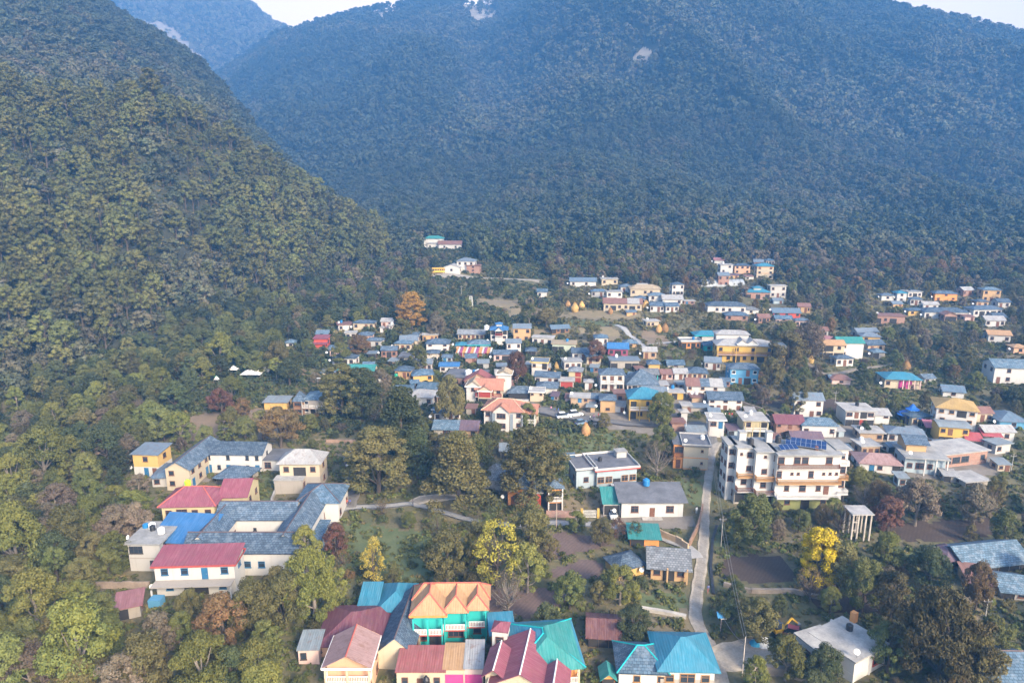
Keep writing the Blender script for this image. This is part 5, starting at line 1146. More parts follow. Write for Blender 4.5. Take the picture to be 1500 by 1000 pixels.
('white fronted shop house with brick side wall and grey roof', 1258, 624, 46, 24, 8, -4, 'flat', 'flatpale', W, ('DDgD', 'WdDW'), {'frame': 'brown', 'left': ('', ''), 'near': True, 'door': 'brown'}),
('small white house with grey gable roof beside the shop house', 1291, 621, 24, 15, 7, -6, 'gable', 'pale', W, ('', '.w'), {}),
('white house with slate and purple roof and red flowers on its terrace', 1199, 640, 56, 19, 7, -4, 'hip', 'bslate', W, ('w..w',), {'near': True}),
('brick house with shining maroon sheet roof and raised porch', 1156, 637, 44, 19, 7, -4, 'gable', 'maroon', 'brick', ('', 'w.d.w'), {'near': True}),
('low building with dull purple roof directly behind the hotel', 1184, 654, 48, 8, 8, -4, 'gable', 'purple', 'stone', ('w',), {}),
('pale yellow two storey house with flat slab roof and brick side behind the hotel', 1105, 642, 38, 28, 8, -4, 'flat', 'flatpale', 'paleyellow', ('.DD', 'W.D'), {'near': True, 'left': ('', ''), 'bal1': 1}),
('small tan brick house with pale slab roof on the lane to the shop house', 1276, 646, 38, 13, 6, -6, 'flat', 'flatpale', 'tanbrick', ('..w',), {}),
('pale blue fronted house with grey flat roof and slate hut on top', 1353, 694, 66, 26, 8, -10, 'flat', 'flat', 'paleblue', ('wWw.',), {'near': True, 'left': ('w.w',), 'top': 1, 'cols': (-1.0, 3, 'white', .45, 1), 'ofr': 1.3}),
('unfinished red brick block with pale flat slab roof', 1412, 682, 72, 21, 9, 14, 'flat', 'flatpale', 'brick', ('WWW.w',), {'near': True, 'frame': 'dark', 'right': ('w.w',)}),
('white house with dusty pink rusted hip roof and blue shop door', 1288, 692, 66, 14, 8, -10, 'hip', 'dustypink', W, ('.bw.D',), {'near': True}),
('small pale blue and white hut among the shrubs', 1321, 714, 14, 16, 3, -6, 'shed', 'metal', 'paleblue', ('w',), {'name': 'hut', 'cat': 'hut'}),
('low ruin with flat grey slab roof below the brick block', 1430, 712, 36, 8, 6, 10, 'flat', 'flatpale', 'stone', ('D.',), {}),
('small grey block shed at the foot of the red awnings', 1468, 664, 24, 15, 4, 14, 'flat', 'metal', 'grey', ('w.',), {'name': 'shed', 'cat': 'shed'}),
('long slate roofed house with a rusty right half', 667, 641, 70, 14, 7, -5, 'gable', 'bslate', 'stone', ('.W.s.',), {'near': True, 'rust': 1}),
('low house with a tilted bright slate roof below the long slate house', 664, 660, 38, 10, 6, 20, 'gable', 'bslate', 'stone', ('w',), {}),
# far hamlets
('white hillside building with green domed roof in the valley mouth', 646, 365, 44, 9, 8, 0, 'hip', 'pale', W, ('w.w.w',), {'far': 1}),
('white three level house beside the bus turning place', 682, 398, 28, 17, 8, -8, 'hip', 'bluegrey', W, ('..w', 'www'), {'far': 1}),
('lone small white cottage with slate roof on the terraces', 794, 436, 15, 10, 5, -6, 'gable', 'bslate', W, ('w.',), {'far': 1}),
('white row house with blue slate roof at the forest edge', 854, 420, 42, 9, 7, -3, 'gable', 'steel', W, ('w.w.',), {'far': 1}),
('cream flat roofed house right of the forest edge row', 893, 417, 26, 9, 6, 0, 'flat', 'flatpale', 'cream', ('w.w',), {'far': 1}),
('broad cream house with tan hipped roof in the upper hamlet', 945, 433, 48, 11, 9, -4, 'hip', 'tan', 'cream', ('w.ww.',), {'far': 1}),
('white and blue roofed house in the middle of the upper hamlet', 962, 441, 26, 9, 6, -6, 'hip', 'steel', W, ('w.',), {'far': 1}),
('white house with pale roof and green side wall in the upper hamlet', 985, 447, 32, 10, 7, -4, 'gable', 'pale', W, ('..w',), {'far': 1}),
('wide house with alternating rust and slate roof panels, lowest in the upper hamlet', 912, 455, 62, 12, 8, -6, 'gable', 'rust', 'cream', ('wDwwDw',), {'far': 1, 'tri': 1}),
('cream flat roofed hut at the end of the walled lane', 956, 479, 20, 9, 5, 10, 'flat', 'flatpale', 'cream', ('ww.',), {'far': 1}),
('small white house with red roof, highest of the temple hamlet', 1053, 388, 15, 8, 5, 0, 'gable', 'pink', W, ('..',), {'far': 1}),
('white two storey house with stairs in the temple hamlet', 1064, 400, 20, 13, 6, 0, 'flat', 'flatpale', W, ('w.', '.w'), {'far': 1}),
('orange and white house with slate hip roof in the temple hamlet', 1087, 401, 25, 13, 6, 0, 'hip', 'slate', 'peach', ('w.w', 'www'), {'far': 1}),
('three storey cream house with teal roof and orange trim in the temple hamlet', 1120, 409, 27, 21, 7, -6, 'hip', 'teal', 'cream', ('w.w', 'w.w', 'w.w'), {'far': 1, 'bands': ('orange', (3, 6))}),
('brick temple hall with two tiered teal and white roof', 1110, 438, 38, 11, 7, -4, 'hip', 'teal', 'brick', ('D.D.D',), {'far': 1, 'pagoda': 1, 'name': 'temple', 'cat': 'temple'}),
]
for row in T:
    lab, px, py, wp, hp, dp, rot, rf, rc, wl, fr, k = row; k = dict(k)
    tier = k.pop('tier', 0); pag = k.pop('pagoda', 0); b1_ = k.pop('bal1', 0); tri = k.pop('tri', 0); dorm = k.pop('dorm', 0); twin = k.pop('twin', 0); top = k.pop('top', 0); rust = k.pop('rust', 0); far = k.pop('far', 0)
    if b1_: k['bal'] = [dict(f=1, dep=1.2, rail='brown' if 'yellow' in lab and 'long' in lab else 'white', slab='white' if wl != 'yellow' else 'pink', cols=4, ccol=wl)]
    if 'name' not in k: k['name'] = 'house'
    k.setdefault('short', lab.split(' with ')[0].split(' beside ')[0].split(' under ')[0].split(' behind ')[0][:44].strip())
    dp *= .82; wp *= .9; hp *= .92
    inf = bld(lab, px, py, wp, hp, dp, rot, rf, rc, wl, fr, **k)
    w_, h_ = inf[3], inf[4]
    if tier: sub(inf, 0, -1.2, w_*.95, 1.3, h_*.45, 'shed', 'crimson', 'red', ('.',), oh=.5, rise=.5)
    if pag: sub(inf, 0, dp*.3, w_*.32, dp*.4, h_+(1.9 if rf == 'pyramid' else 1.7), 'pyramid', rc, W, ('',), down=0, oh=.5, left=('',), right=('',))
    if pag and rf == 'pyramid': sub(inf, 0, -1.0, w_*.45, 2.0, h_-.1, 'gabley', 'blue', W, ('', '', 'D'), oh=.4, rise=1.2, floors=3, down=0, left=('', '', ''), right=('', '', ''), bal=[dict(f=2, dep=.8, rail='red', slab='white')])
    if tri:
        sub(inf, -w_*.34, -.03, w_*.3, dp+.06, h_+.04, 'gable', 'rust', wl, ('',), oh=.5, down=0, rise=.24*dp+.05, left=('',), right=('',))
        sub(inf, w_*.28, -.03, w_*.26, dp+.06, h_+.04, 'gable', 'pale', wl, ('',), oh=.5, down=0, rise=.24*dp+.05, left=('',), right=('',))
    if dorm:
        for x in (-.06, .12): sub(inf, w_*x, -.5, 3.2, 4.5, .9, 'gabley', 'pale', W, ('',), z=h_-.1, oh=.3, rise=1.3, down=0, left=('',), right=('',), trim='white')
        sub(inf, w_*.5+1.6, -.6, 5.0, 7, h_-.3, 'flat', 'metal', 'yellow', ('DD', 'DD'), oh=.5)
        sub(inf, -w_*.15, 7.6, 11, 5, h_+2.2, 'hip', 'pale', W, ('', ''), oh=.5, down=0)
    if twin: sub(inf, w_*.5+2.6, 1.2, 8.6, 6, h_+.5, 'gable', 'brightteal', W, ('w.', 'w.'), oh=.4)
    if top:
        sub(inf, -w_*.12, 3.2, w_*.5, 5.6, h_+2.2, 'gable', 'slate', 'mud', ('w.',), down=-h_, oh=.6, rise=1.1, near=True)
    if rust: sub(inf, w_*.32, -.03, w_*.37, dp+.06, h_+.04, 'gable', 'purple', 'mud', ('.w',), oh=.5, down=0, rise=.24*dp+.05, near=True)
    if 'green domed' in lab: sub(inf, -w_*.28, 1.5, 12, 7, h_+3, 'hip', 'tealgreen', W, ('w',), oh=.6); sub(inf, w_*.35, -3, 14, 7, h_, 'gable', 'rust', W, ('ww',), oh=.6)
    if 'three level' in lab: sub(inf, -w_*.5-2.0, -4.5, 9, 7, h_*.45, 'gabley', 'pale', W, ('w',), oh=.3); sub(inf, w_*.45, -1, 7, 5, h_*.6, 'flat', 'rust', 'brick', ('w', 'w'))
    if 'dark flat roofed block' in lab:
        water_tank(roof_pt(inf, 1.0, 2.0, h_+.23), 1.1, 2.0, WHITEP, 'left one of two big white tanks on the dark flat roof'); water_tank(roof_pt(inf, 4.0, 2.6, h_+.23), 1.1, 2.0, WHITEP, 'right one of two big white tanks on the dark flat roof')
    if 'tiny white kiosk' in lab: water_tank(roof_pt(inf, .3, 1, h_+.23), .6, 1.0, WHITEP, 'white tank on top of the tiny ledge kiosk')
    if 'pagoda roof' in lab: water_tank(roof_pt(inf, -w_*.5-1.6, 4, h_-.8), 1.0, 1.8, WHITEP, 'round white tank raised left of the blue pagoda roof')
# orange roofed white villa
v = bld('white two storey villa with orange tiled hip roof and central gable', 737, 629, 56, 28, 7.2, -10, 'hip', 'redorange', W, ('w.W.w', 'w.W.w'), name='villa', cat='villa', rise=2.2, oh=.7, near=True, caps='pale', frame='brown', left=('w.w', 'w.w'), short='orange roofed villa')
sub(v, -.3, -1.2, 4.2, 2.2, v[4]+.1, 'gabley', 'redorange', W, ('W', 'W'), rise=1.7, oh=.35, ofr=.5, near=True, left=('', ''), right=('', ''), frame='brown')
sub(v, v[3]/2+1.7, .8, 3.6, 5.4, v[4]-.5, 'gable', 'redorange', 'cream', ('D', 'w'), rise=1.6, oh=.5, near=True, bal=[dict(f=1, dep=1.2, rail='white', slab='white', cols=2)])
for x in (-2.7, 2.1): MB().box(x, x+.8, -1.28, -1.2, .3, v[4]-.4).build('grey_panel', plain('grey_panel', (.22, .26, .30), .4), v[0], tuple(loc2w((0, 0, 0), v[2], 0, 0)), v[2])
# gabled orange/cream complex behind
g = bld('cream and pink house of many gables with an orange tiled roof', 716, 590, 38, 21, 5.8, -6, 'gable', 'redorange', 'cream', ('D.dD', 'w.dw'), rise=2.2, oh=.5, near=True, short='many gabled house', bal=[dict(f=1, dep=1.2, rail='red', slab='pink', cols=0)])
sub(g, -1.0, -1.4, 3.8, 3, g[4]-.2, 'gabley', 'redorange', 'cream', ('D', 'g'), rise=1.3, oh=.3, near=True, trim='white', left=('', ''), right=('', ''))
sub(g, -g[3]/2-.8, .2, 4.0, 6, g[4]+.6, 'gabley', 'tan', W, ('', 'w'), rise=1.4, oh=.4, near=True, trim='white')
sub(g, g[3]/2+.2, 4.5, 3.6, 3.4, g[4]+3.4, 'gabley', 'tan', W, ('', '', ''), floors=3, rise=.9, oh=.6, near=True, left=('', '', ''), right=('', '', ''), trim='white')
sub(g, -g[3]/2-.2, 6.6, 8.5, 4.5, g[4]+.4, 'gabley', 'red', 'brick', ('', ''), rise=2.3, oh=.4)
# striped marquee
p = at(694, 524); w_ = solve_w(p, R(-4), 52); h_ = solve_h(p, 11); mq = empty('marquee', p, 'festive marquee of orange, white and magenta cloth stripes', 'marquee', None, R(-4))
sc = [(.50, .22, .07), (.34, .06, .14), (.56, .54, .50), (.50, .28, .08), (.24, .08, .18)]; n = 22
for i in range(n):
    x = -w_/2+w_*i/n; m = MB(); xb = x+w_/n-.02
    for k in range(5):
        ya, yb = .12*math.sin(k*1.4+i), .12*math.sin((k+1)*1.4+i); xa_, xc = x+(xb-x)*k/5, x+(xb-x)*(k+1)/5
        m.hexa([(xa_, ya, 0), (xc, yb, 0), (xc, yb+.05, 0), (xa_, ya+.05, 0), (xa_, ya, h_*.75), (xc, yb, h_*.75), (xc, yb+.05, h_*.75), (xa_, ya+.05, h_*.75)])
    m.hexa([(x, -.9, h_*.72), (xb, -.9, h_*.72), (xb, 4.5, h_*1.0), (x, 4.5, h_*1.0), (x, -.9, h_*.75), (xb, -.9, h_*.75), (xb, 4.5, h_*1.03), (x, 4.5, h_*1.03)])
    m.build('cloth_strip', plain('cloth_%d' % (i*7 % 5), sc[i*7 % 5], .9), mq)
for x in np.linspace(-w_/2, w_/2, 6): MB().tube((x, -.85, -.6), (x, -.85, h_*.72), .07, .07, 6).build('pole', WHITEP, mq)
near_label(694, 510, 'striped marquee'); protect([(663, 508), (727, 524)], to_px(*p)[2])
# white tents on the left
for k, (px_, py_, wp, lab) in enumerate(((371, 552, 30, 'larger white canopy tent among the left hand trees'), (388, 549, 16, 'small pointed white tent right of the larger canopy'), (343, 547, 13, 'small white tent left of the larger canopy'), (318, 562, 7, 'tiny white tent under the trees, lowest of the camp'))):
    p = at(px_, py_); w_ = solve_w(p, 0, wp); e = empty('canopy_tent', p, lab, 'tent', 'white tents in the trees'); b = MB(); n = 12
    hh = 1.0+w_*.08; ring = []
    for i in range(n+1):
        for j in range(n+1):
            u_, v_ = i/n-.5, j/n-.5; b.v.append((u_*w_, v_*w_*.8, 1.5+hh*max(0, (1-abs(2*u_))*(1-abs(2*v_)))**.7))
    for i in range(n):
        for j in range(n): a = i*(n+1)+j; b.f.append((a, a+n+1, a+n+2, a+1)); b.m.append(0)
    o = b.build('canopy', plain('tent_cloth', (.78, .77, .74), .8, .1), e, smooth=True); sm = o.modifiers.new('t', 'SOLIDIFY'); sm.thickness = .05
    for sx in (-1, 1):
        for sy in (-1, 1): MB().tube((sx*w_*.49, sy*w_*.39, -.8), (sx*w_*.49, sy*w_*.39, 1.52), .05, .05, 6).build('pole', METAL, e)
    protect([(px_-wp/2, py_-14), (px_+wp/2, py_)], to_px(*p)[2])
for px_, py_, lab in ((359, 541, 'green water tank beside the larger canopy tent'), (317, 556, 'green water tank beside the tiny tent'), (581, 553, 'green water tank in the garden below the cream house')):
    p = at(px_, py_); water_tank(p, .7, 1.6, GREENP, lab)
# blue pagoda canopy
p = at(1342, 622); e = empty('pagoda_canopy', p, 'bright blue two tiered pagoda canopy over a dark tent', 'canopy')
w_ = solve_w(p, 0, 34); hh = solve_h(p, 26)
MB().box(-w_/2, w_/2, 0, 5, -.5, hh*.45).build('tent_side', plain('dark_cloth', (.03, .035, .05), .9), e)
bl = plain('canopy_blue', (.01, .12, .45), .6)
for nm, ww2, za, zb in (('lower_canopy', w_*.62, hh*.42, hh*.68), ('upper_canopy', w_*.3, hh*.72, hh)):
    MB().lathe([(ww2, za), (ww2*.5, za+(zb-za)*.35), (.25, zb), (.01, zb+.05)], 8, (0, 2.5, 0)).build(nm, bl, e)
MB().lathe([(w_*.2, hh*.6), (w_*.2, hh*.76)], 8, (0, 2.5, 0)).build('drum', plain('canopy_pale', (.3, .45, .6), .6), e)
near_label(1342, 600, 'blue pagoda canopy'); protect([(1322, 596), (1364, 622)], to_px(*p)[2])
# red awnings right
for px_, py_, wp, lab in ((1423, 652, 28, 'red sheet awning at the left foot of the golden roofed house'), (1449, 646, 30, 'red sheet awning at the right foot of the golden roofed house'), (1362, 633, 22, 'pink sheet awning between the blue canopy and the tan cottage')):
    p = at(px_, py_); w_ = solve_w(p, R(-14), wp); e = empty('awning', p, lab, 'awning', 'sheet awnings', R(-14))
    MB().hexa([(-w_/2, -2, 1.9), (w_/2, -2, 1.9), (w_/2, 2, 2.9), (-w_/2, 2, 2.9), (-w_/2, -2, 1.96), (w_/2, -2, 1.96), (w_/2, 2, 2.96), (-w_/2, 2, 2.96)]).build('sheet', tin((.50, .06, .07) if 'red' in lab else (.5, .14, .2), .1), e)
    for x in (-w_/2+.2, w_/2-.2):
        MB().tube((x, -1.8, -.8), (x, -1.8, 1.93), .06, .06, 6).build('post', METAL, e); MB().tube((x, 1.8, -.8), (x, 1.8, 2.83), .06, .06, 6).build('post', METAL, e)
# greenhouse
p = at(1059, 420); w_ = solve_w(p, 0, 64); e = empty('greenhouse', p, 'long grey plastic tunnel greenhouse below the temple hamlet', 'greenhouse')
b = MB(); n = 10
pr = [(4*math.cos(PI-PI*i/n)+4, 3.2*math.sin(PI*i/n)) for i in range(n+1)]
for i in range(n): (y0_, z0_), (y1_, z1_) = pr[i], pr[i+1]; b.poly([(-w_/2, y0_, z0_), (w_/2, y0_, z0_), (w_/2, y1_, z1_), (-w_/2, y1_, z1_)])
b.poly([(-w_/2, y, z) for y, z in pr]); b.poly([(w_/2, y, z) for y, z in pr][::-1]); b.build('cover', plain('grey_film', (.33, .35, .36), .5, .3, .5), e, smooth=False)
for x in np.linspace(-w_/2, w_/2, 12): MB().path([(x, y, z+.03) for y, z in pr], [.07]*len(pr), 5).build('hoop', METAL, e)
protect([(1027, 411), (1091, 420)], 330)
# ================================================================== lanes, fields, plants
def soil(name, c1, c2, scale=.5, rows=None):
    m, t, b = nt(name); co = coords(t); n = noise_n(t, co, scale, 6, .65); n2 = noise_n(t, co, 3.0, 5, .7)
    col = mix(t, ramp(t, n, [(.35, 0), (.65, 1)]), c1, c2); col = mix(t, ramp(t, n2, [(.4, .35), (.65, 0)]), col, tuple(x*.5 for x in c1))
    if rows:
        w_ = t.nodes.new('ShaderNodeTexWave'); w_.inputs['Scale'].default_value = rows; w_.inputs['Distortion'].default_value = 2.5; w_.inputs['Detail'].default_value = 2
        t.links.new(coords(t, 'Object', None, (0, 0, R(35))), w_.inputs['Vector']); col = mix(t, ramp(t, w_.outputs['Fac'], [(.2, .3), (.7, 0)]), col, tuple(x*.6 for x in c1))
    t.links.new(col, b.inputs['Base Color']); b.inputs['Roughness'].default_value = .95; bump(t, b, n2, .6, .1); return m
PLOUGH = soil('ploughed_soil', (.125, .085, .075), (.16, .115, .10), .3, .5); DARKSOIL = soil('dark_soil', (.060, .040, .030), (.085, .06, .045), .3, .5); STRAW = soil('dry_grass', (.22, .17, .10), (.17, .145, .08))
MEADOW = soil('meadow_grass', (.085, .115, .045), (.13, .145, .062), .35); TERR = soil('terrace_soil', (.25, .19, .115), (.19, .165, .09)); DRY = soil('dry_field', (.23, .165, .11), (.18, .14, .085)); SCAR = soil('bare_rock', (.46, .40, .32), (.30, .25, .18), .05)
GRAVEL = soil('gravel_lane', (.24, .215, .18), (.36, .33, .285), .6); CONC = soil('concrete_path', (.38, .37, .36), (.30, .30, .29), .3); ASPH = soil('grey_lane', (.14, .135, .13), (.19, .18, .17), .5); YARD = soil('packed_yard', (.24, .21, .18), (.17, .15, .12), .35)
def road(l, w_, m, nm='lane', lift=.12): return draped(nm, l, m, lift, w_)
road([(1052, 1012), (1048, 980), (1042, 955), (1030, 930), (1019, 905), (1021, 870), (1027, 830), (1031, 790), (1033, 750), (1036, 715), (1039, 690), (1042, 665), (1050, 648)], [3.2, 3.2, 2.8, 2.2, 2.1, 2.1, 2.1, 2.0, 1.8, 1.8, 1.9, 2.2, 2.6, 2.6], GRAVEL, 'village_lane')
road([(1046, 970), (1075, 962), (1112, 955), (1140, 948)], [4, 6.5, 6, 4, 4], GRAVEL, 'gravel_turnout', .08)
road([(1022, 818), (1008, 803), (975, 790), (935, 778), (890, 771), (845, 767), (800, 766), (755, 769), (720, 768)], 2.3, CONC, 'concrete_path', .16)
road([(715, 767), (690, 762), (655, 752), (625, 743), (600, 738), (570, 741), (520, 743), (497, 748), (486, 765), (470, 800), (447, 842)], [1.8, 1.8, 1.8, 1.8, 2, 2.2, 2.4, 2.2, 1.6, 1.5, 1.5, 1.5], CONC, 'footpath', .10)
road([(603, 739), (620, 731), (660, 728), (700, 728)], [2.5, 3.5, 2.5, 2, 2], GRAVEL, 'farm_track', .07)
road([(512, 744), (519, 720), (524, 697), (521, 684)], 2.6, ASPH, 'side_lane', .13)
road([(1045, 652), (1030, 622), (985, 625), (930, 622), (880, 616), (835, 611), (800, 603), (783, 597), (775, 590)], [3, 2.6, 2.6, 3, 3.5, 4.5, 5.5, 4, 3, 3], ASPH, 'village_road', .12)
road([(903, 476), (918, 486), (932, 498), (948, 514)], 2.4, CONC, 'upper_path', .15)
road([(950, 505), (975, 502), (1010, 499)], 1.8, CONC, 'upper_track', .10)
road([(630, 401), (655, 403), (690, 407), (745, 409), (790, 412)], [7, 8, 6, 3, 3], GRAVEL, 'hill_road', .15)
road([(545, 504), (570, 499), (592, 491)], 1.6, YARD, 'ledge_path', .12)
road([(108, 764), (128, 762), (148, 762)], 1.2, CONC, 'garden_path', .10)
road([(1180, 530), (1210, 548), (1260, 540), (1320, 533)], 1.6, YARD, 'tree_path', .10)
F_ = [('meadow', [(500, 768), (600, 776), (655, 800), (640, 852), (560, 852), (496, 822)], MEADOW), ('ploughed_field', [(790, 780), (886, 779), (905, 798), (850, 809), (790, 822)], PLOUGH), ('small_ploughed_field', [(808, 832), (860, 818), (888, 822), (880, 848), (815, 850)], PLOUGH),
 ('brown_field', [(1058, 816), (1150, 808), (1165, 850), (1095, 860), (1056, 842)], DARKSOIL), ('far_brown_field', [(1290, 770), (1455, 758), (1468, 786), (1330, 794)], DARKSOIL), ('orchard_soil', [(1170, 850), (1290, 845), (1300, 900), (1200, 895)], DARKSOIL),
 ('stubble_field', [(948, 898), (1012, 888), (1022, 935), (955, 942)], STRAW), ('grass_plot', [(925, 865), (1008, 862), (1010, 885), (935, 895)], MEADOW), ('dry_field', [(250, 618), (330, 600), (425, 598), (432, 640), (330, 648), (248, 648)], DRY),
 ('grass_garden', [(345, 700), (402, 694), (402, 742), (348, 744)], MEADOW), ('dirt_field', [(935, 482), (975, 490), (992, 512), (948, 506)], DRY), ('brown_plot', [(700, 860), (800, 862), (860, 880), (760, 905), (700, 890)], PLOUGH),
 ('terrace_plot', [(742, 452), (860, 455), (935, 460), (935, 467), (742, 464)], TERR), ('green_terrace', [(740, 468), (850, 469), (930, 472), (925, 478), (742, 476)], MEADOW), ('terrace_strip', [(745, 481), (808, 480), (808, 490), (745, 494)], TERR), ('upper_terrace', [(848, 482), (900, 478), (925, 503), (852, 504)], TERR), ('terrace_field', [(862, 462), (940, 458), (948, 474), (866, 474)], STRAW), ('middle_terrace', [(745, 498), (808, 496), (810, 506), (755, 509)], MEADOW), ('hillside_terrace', [(1120, 600), (1195, 596), (1205, 606), (1140, 612)], TERR), ('far_terrace', [(700, 437), (760, 440), (762, 450), (700, 447)], TERR), ('temple_terrace', [(1000, 392), (1045, 392), (1045, 402), (1000, 402)], MEADOW), ('lower_meadow', [(560, 648), (632, 648), (632, 668), (570, 672)], MEADOW), ('lane_verge', [(985, 700), (1030, 700), (1028, 742), (990, 742)], MEADOW), ('hotel_field', [(1052, 808), (1050, 770), (1075, 766), (1150, 800)], MEADOW), ('byre_field', [(1300, 800), (1400, 800), (1395, 815), (1310, 822)], MEADOW), ('byre_yard', [(1395, 870), (1440, 880), (1450, 920), (1400, 910)], STRAW),
 ('vegetable_plot', [(1110, 588), (1230, 585), (1235, 606), (1140, 606)], DARKSOIL), ('garden_plot', [(1085, 572), (1110, 570), (1120, 585), (1085, 582)], MEADOW), ('grass_slope', [(820, 628), (900, 632), (905, 668), (825, 660)], MEADOW), ('orchard_grass', [(440, 645), (560, 640), (560, 668), (470, 672)], STRAW),
 ('bungalow_yard', [(880, 755), (1015, 755), (1020, 772), (960, 778), (905, 768)], YARD), ('gate_field', [(822, 722), (880, 722), (876, 748), (826, 750)], STRAW), ('market_yard', [(850, 600), (985, 608), (1020, 640), (960, 640), (850, 622)], YARD), ('hotel_yard', [(1190, 742), (1240, 738), (1250, 752), (1200, 756)], YARD),
 ('stream_bed', [(-10, 628), (30, 636), (44, 652), (20, 668), (-10, 672)], SCAR), ('school_court', [(262, 690), (300, 688), (310, 706), (264, 710)], YARD), ('crowded_yard', [(950, 545), (1065, 560), (1070, 600), (985, 610), (960, 580)], YARD), ('shop_yard', [(1180, 625), (1300, 625), (1310, 650), (1190, 655)], YARD), ('right_yard', [(1330, 640), (1470, 640), (1460, 700), (1330, 700)], YARD)]
for i, (nm, P, m) in enumerate(F_): draped(nm, P, m, .045+.004*(i % 5), step=1.0)
for i, P in enumerate(BARE): draped('rock_scar' if i != 1 else 'summit_clearing', P, SCAR, .6, step=6)
# low walls
def wall_run(pts, h, th, mat, label, name='stone_wall', cat='wall', group='low walls'):
    P = [at(*p) for p in pts]; b = MB(); o = P[0]
    for i in range(len(P)-1):
        a, c = P[i], P[i+1]; n = max(1, int((c-a).length/1.5))
        for k in range(n):
            p = a.lerp(c, k/n); q = a.lerp(c, (k+1)/n); p.z = float(Hz(p.x, p.y)); q.z = float(Hz(q.x, q.y)); d_ = (q-p); nn = Vector((-d_.y, d_.x, 0)).normalized()*th/2; hz_ = h*(1+.06*math.sin(k*2.3+i))
            A = [p-nn-o, q-nn-o, q+nn-o, p+nn-o]; b.hexa([(v.x, v.y, v.z-.8) for v in A]+[(v.x, v.y, v.z+hz_) for v in A])
    e = empty(name, o, label, cat, group); b.build('masonry', mat, e); GEO_LINES.append(([(p.x, p.y) for p in P], th)); return e
STONEW = concrete((.26, .22, .18), 'rubble_stone')
wall_run([(800, 757), (851, 757)], 1.5, .25, brick((.26, .12, .09)), 'red brick boundary wall left of the iron gate', 'brick_wall')
e = empty('gate', at(864, 758), 'pale iron double gate between two yellow pillars', 'gate')
wg = solve_w(at(864, 758), 0, 24)
for sx in (-1, 1): MB().box(sx*wg/2-.25, sx*wg/2+.25, -.25, .25, -.4, 2.1).build('pillar', wall_of('yellow'), e)
for sx in (-1, 1):
    b = MB()
    for i in range(9): x = sx*(.08+(wg/2-.4)*i/8); b.box(x-.03, x+.03, -.03, .03, .1, 1.7)
    for z in (.15, .9, 1.6): b.box(min(sx*.08, sx*(wg/2-.3)), max(sx*.08, sx*(wg/2-.3)), -.045, -.03, z, z+.09)
    b.build('gate_leaf', FR['white'], e)
wall_run([(905, 775), (960, 783), (990, 795), (1008, 806)], 1.5, .4, concrete((.36, .27, .17), 'yellow_stone'), 'yellowish stone retaining wall in front of the white bungalow')
wall_run([(1010, 800), (1022, 775), (1029, 745)], 1.3, .3, concrete((.30, .19, .13), 'brown_stone'), 'brown wall climbing beside the lane right of the bungalow')
wall_run([(940, 893), (975, 899), (1005, 905)], .6, .7, concrete((.45, .42, .37), 'pale_rubble'), 'pale broken rubble wall above the stubble field')
wall_run([(1098, 985), (1150, 988), (1190, 1000)], 1.3, .8, STONEW, 'rough stone retaining wall below the gravel turnout')
wall_run([(1060, 858), (1100, 868), (1160, 868), (1230, 885)], .8, .5, STONEW, 'curving dry stone terrace wall below the brown field')
wall_run([(100, 863), (220, 860)], 1.2, .3, concrete((.28, .22, .17), 'brown_garden_wall'), 'long brown garden wall left of the rose red roof house')
wall_run([(1080, 590), (1115, 602), (1135, 622)], 1.0, .4, STONEW, 'grey wall running down to the brick house with maroon roof')
wall_run([(478, 648), (560, 650)], .8, .4, concrete((.36, .24, .17), 'pink_stone'), 'pinkish stone terrace edge above the blue tin carport')
wall_run([(1045, 870), (1041, 830), (1044, 790), (1050, 770)], .25, .5, BLACK, 'black irrigation pipes lying beside the lane', 'irrigation_pipe', 'pipe', 'irrigation pipes')
wall_run([(400, 758), (398, 735), (404, 720)], .8, .4, concrete((.4, .38, .35), 'grey_edge'), 'pale curved garden edge left of the torn roof house')
# ------------------------------------------------------------------ placing test
def seg_dist(x, y, line):
    m = 1e9
    for (ax, ay), (bx, by) in zip(line[:-1], line[1:]):
        dx, dy = bx-ax, by-ay; t_ = max(0, min(1, ((x-ax)*dx+(y-ay)*dy)/(dx*dx+dy*dy+1e-9))); m = min(m, math.hypot(x-ax-dx*t_, y-ay-dy*t_))
    return m
def inside_house(x, y, pad):
    for f in FOOT:
        if abs(x-f[0]) < f[2]+pad and abs(y-f[1]) < f[2]+pad:
            c, s = math.cos(f[4]), math.sin(f[4]); dx, dy = x-f[3][0], y-f[3][1]; lx, ly = dx*c+dy*s, -dx*s+dy*c
            if abs(lx) < f[5]/2+pad and -pad < ly < f[6]+pad: return True
    return False
def free(x, y, r, fields=True):
    if inside_house(x, y, r): return False
    for l, hw in GEO_LINES:
        if seg_dist(x, y, l) < hw+r: return False
    if fields:
        for P in GEO_POLY:
            if in_poly(x, y, P): return False
    return True
def hides(x, y, z, h, wfac=.32):
    px, py, d = to_px(x, y, z); _, pt, _ = to_px(x, y, z+h); hw = wfac*h/d*FPX
    for (a, b_, c, e_, dd) in PROT:
        if d < dd-1:
            ox = min(px+hw, c)-max(px-hw, a); oy = min(py-.1*(py-pt), e_)-max(pt, b_)
            if ox > .2*min(c-a, 2*hw) and oy > .22*(e_-b_): return True
    return False
